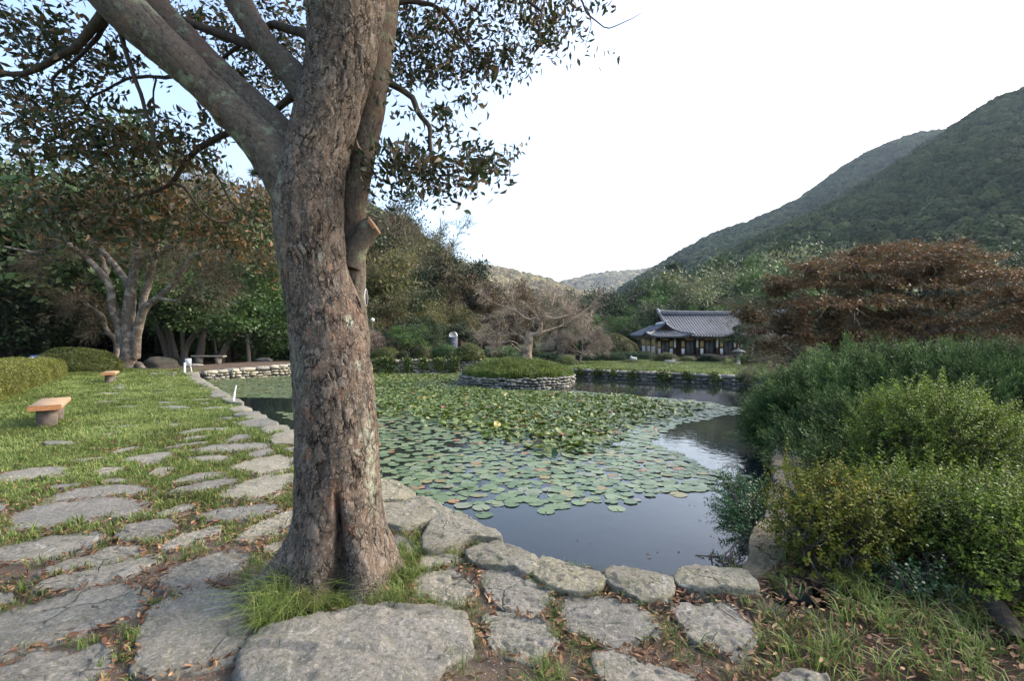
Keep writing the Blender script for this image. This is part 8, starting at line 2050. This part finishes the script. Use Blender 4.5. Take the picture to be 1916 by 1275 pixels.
# ---------------------------------------------------------------- fallen leaves
def curled(seed):
    r = np.random.default_rng(seed); c = r.uniform(.3, 1.1); V = []
    for a, w in ((0, 0), (.25, .75), (.55, 1), (.82, .6), (1, .05)):
        for s in (-1, 0, 1): V.append([s * w * .24 * math.cos(c * abs(s)), a - .5, .17 * w * abs(s) * math.sin(c) + .18 * c * (a - .5) ** 2 * 2])
    V = np.array(V); Q = []
    for k in range(4):
        for s in range(2): Q.append([k * 3 + s, k * 3 + s + 1, k * 3 + s + 4, k * 3 + s + 3])
    return V, [np.array(Q)], np.full(len(V), r.random())
CUR = [curled(k) for k in range(6)]
X, Y = pts(170000, -9, 4.5, 1.3, 9); k = (np.abs(X / Y) < 1.25) & (X < np.where(Y > 3.6, np.maximum(lawn_edge(Y), np.where(X > 1.9, 9, -9)), 9)); X, Y = X[k], Y[k]
pn = n2(X, Y, 2.2, 3, 51); near_stone = np.full(len(X), 9.0)
for p, c, rr in zip(STB, cents, rads):
    m = np.hypot(X - c[0], Y - c[1]) < rr + .2
    if m.any(): near_stone[m] = np.minimum(near_stone[m], edge_dist(p, X[m], Y[m]))
dens = np.clip((.12 + .38 * sstep(.1, .0, near_stone) + .30 * np.clip(pn, 0, 1)) * np.where(X > 1.2, 4.0, np.where(X > .1, 2.6, 1.3)) * np.where(Y > 5, .45, 1), 0, .95)
k = rgx.random(len(X)) < dens; X, Y = X[k], Y[k]; onst = ~free(X, Y); k = ~onst; X, Y = X[k], Y[k]
n = len(X); o = scatter('fallen_leaves', CUR, M['litter'], np.stack([X, Y, height(X, Y) + .030 + .014 * rgx.random(n)], 1), np.stack([rgx.normal(0, .45, n), rgx.normal(0, .45, n), rgx.uniform(0, 6.28, n)], 1), rgx.uniform(.028, .056, n), rg=rgx); tag(o, 'curled brown fallen leaves caught between the stones', 'fallen leaves', kind='stuff')
print('litter', n)
n = len(fl_); o = scatter('floating_leaves', CUR, M['litter'], fl_ + np.array([0, 0, .004]), np.stack([np.zeros(n), np.zeros(n), rgx.uniform(0, 6.28, n)], 1), rgx.uniform(.025, .045, n), rg=rgx); tag(o, 'a few dry leaves floating on the open water', 'fallen leaves', kind='stuff')
# fallen twigs
mb = MB()
for k in range(60):
    x, y = rgx.uniform(-2.5, 3.4), rgx.uniform(1.5, 3.4)
    if not free(np.array([x]), np.array([y]))[0]: continue
    a = rgx.uniform(0, 6.28); L = rgx.uniform(.08, .28); p = np.array([[x, y, .03], [x + math.cos(a) * L * .5, y + math.sin(a) * L * .5, .045], [x + math.cos(a + .3) * L, y + math.sin(a + .3) * L, .035]]); mb.tube(spline(p, n=2), .003, 4)
o = mb.build('fallen_twigs', M['twig']); tag(o, 'thin dry twigs lying among the fallen leaves', 'twigs', kind='stuff')

# ---------------------------------------------------------------- thin valley haze: one closed box of even air
hz = MB(); hz.box((0, 1500, 210), (2900, 2100, 215))
t = NT('haze_air'); t.t.links.new(t.n('ShaderNodeVolumePrincipled', {'Color': (0.62, 0.78, 1.0, 1), 'Density': 0.0001, 'Anisotropy': 0.3}).outputs[0], t.out.inputs['Volume'])
hb = hz.build('haze', t.m); tag(hb, 'thin blue valley haze', kind='stuff')
scene.cycles.volume_bounces = 0

# ---------------------------------------------------------------- alike trees: tell them apart by their order from the left
ORD = ['leftmost', 'second', 'third', 'fourth', 'fifth', 'sixth', 'seventh', 'eighth', 'ninth', 'tenth', 'eleventh', 'twelfth', 'thirteenth', 'fourteenth', 'fifteenth', 'sixteenth', 'seventeenth', 'eighteenth', 'nineteenth', 'twentieth', 'twenty-first', 'twenty-second', 'twenty-third', 'twenty-fourth']
by = {}
for o in COL.objects:
    if o.parent is None and o.get('label') and o.get('category') in ('tree', 'rock') : by.setdefault(o['label'], []).append(o)
for lab, os_ in by.items():
    if len(os_) < 2: continue
    os_.sort(key=lambda o: o.location.x / o.location.y)
    for k, o in enumerate(os_):
        o['label'] = (('leftmost ' if k == 0 else 'rightmost ' if k == len(os_) - 1 else ORD[k] + ' from left, ') + lab)
        if 'group' not in o: o['group'] = lab
print('objects', len(bpy.data.objects), 'tris', sum(len(m.loops) - 2 * len(m.polygons) for m in bpy.data.meshes))
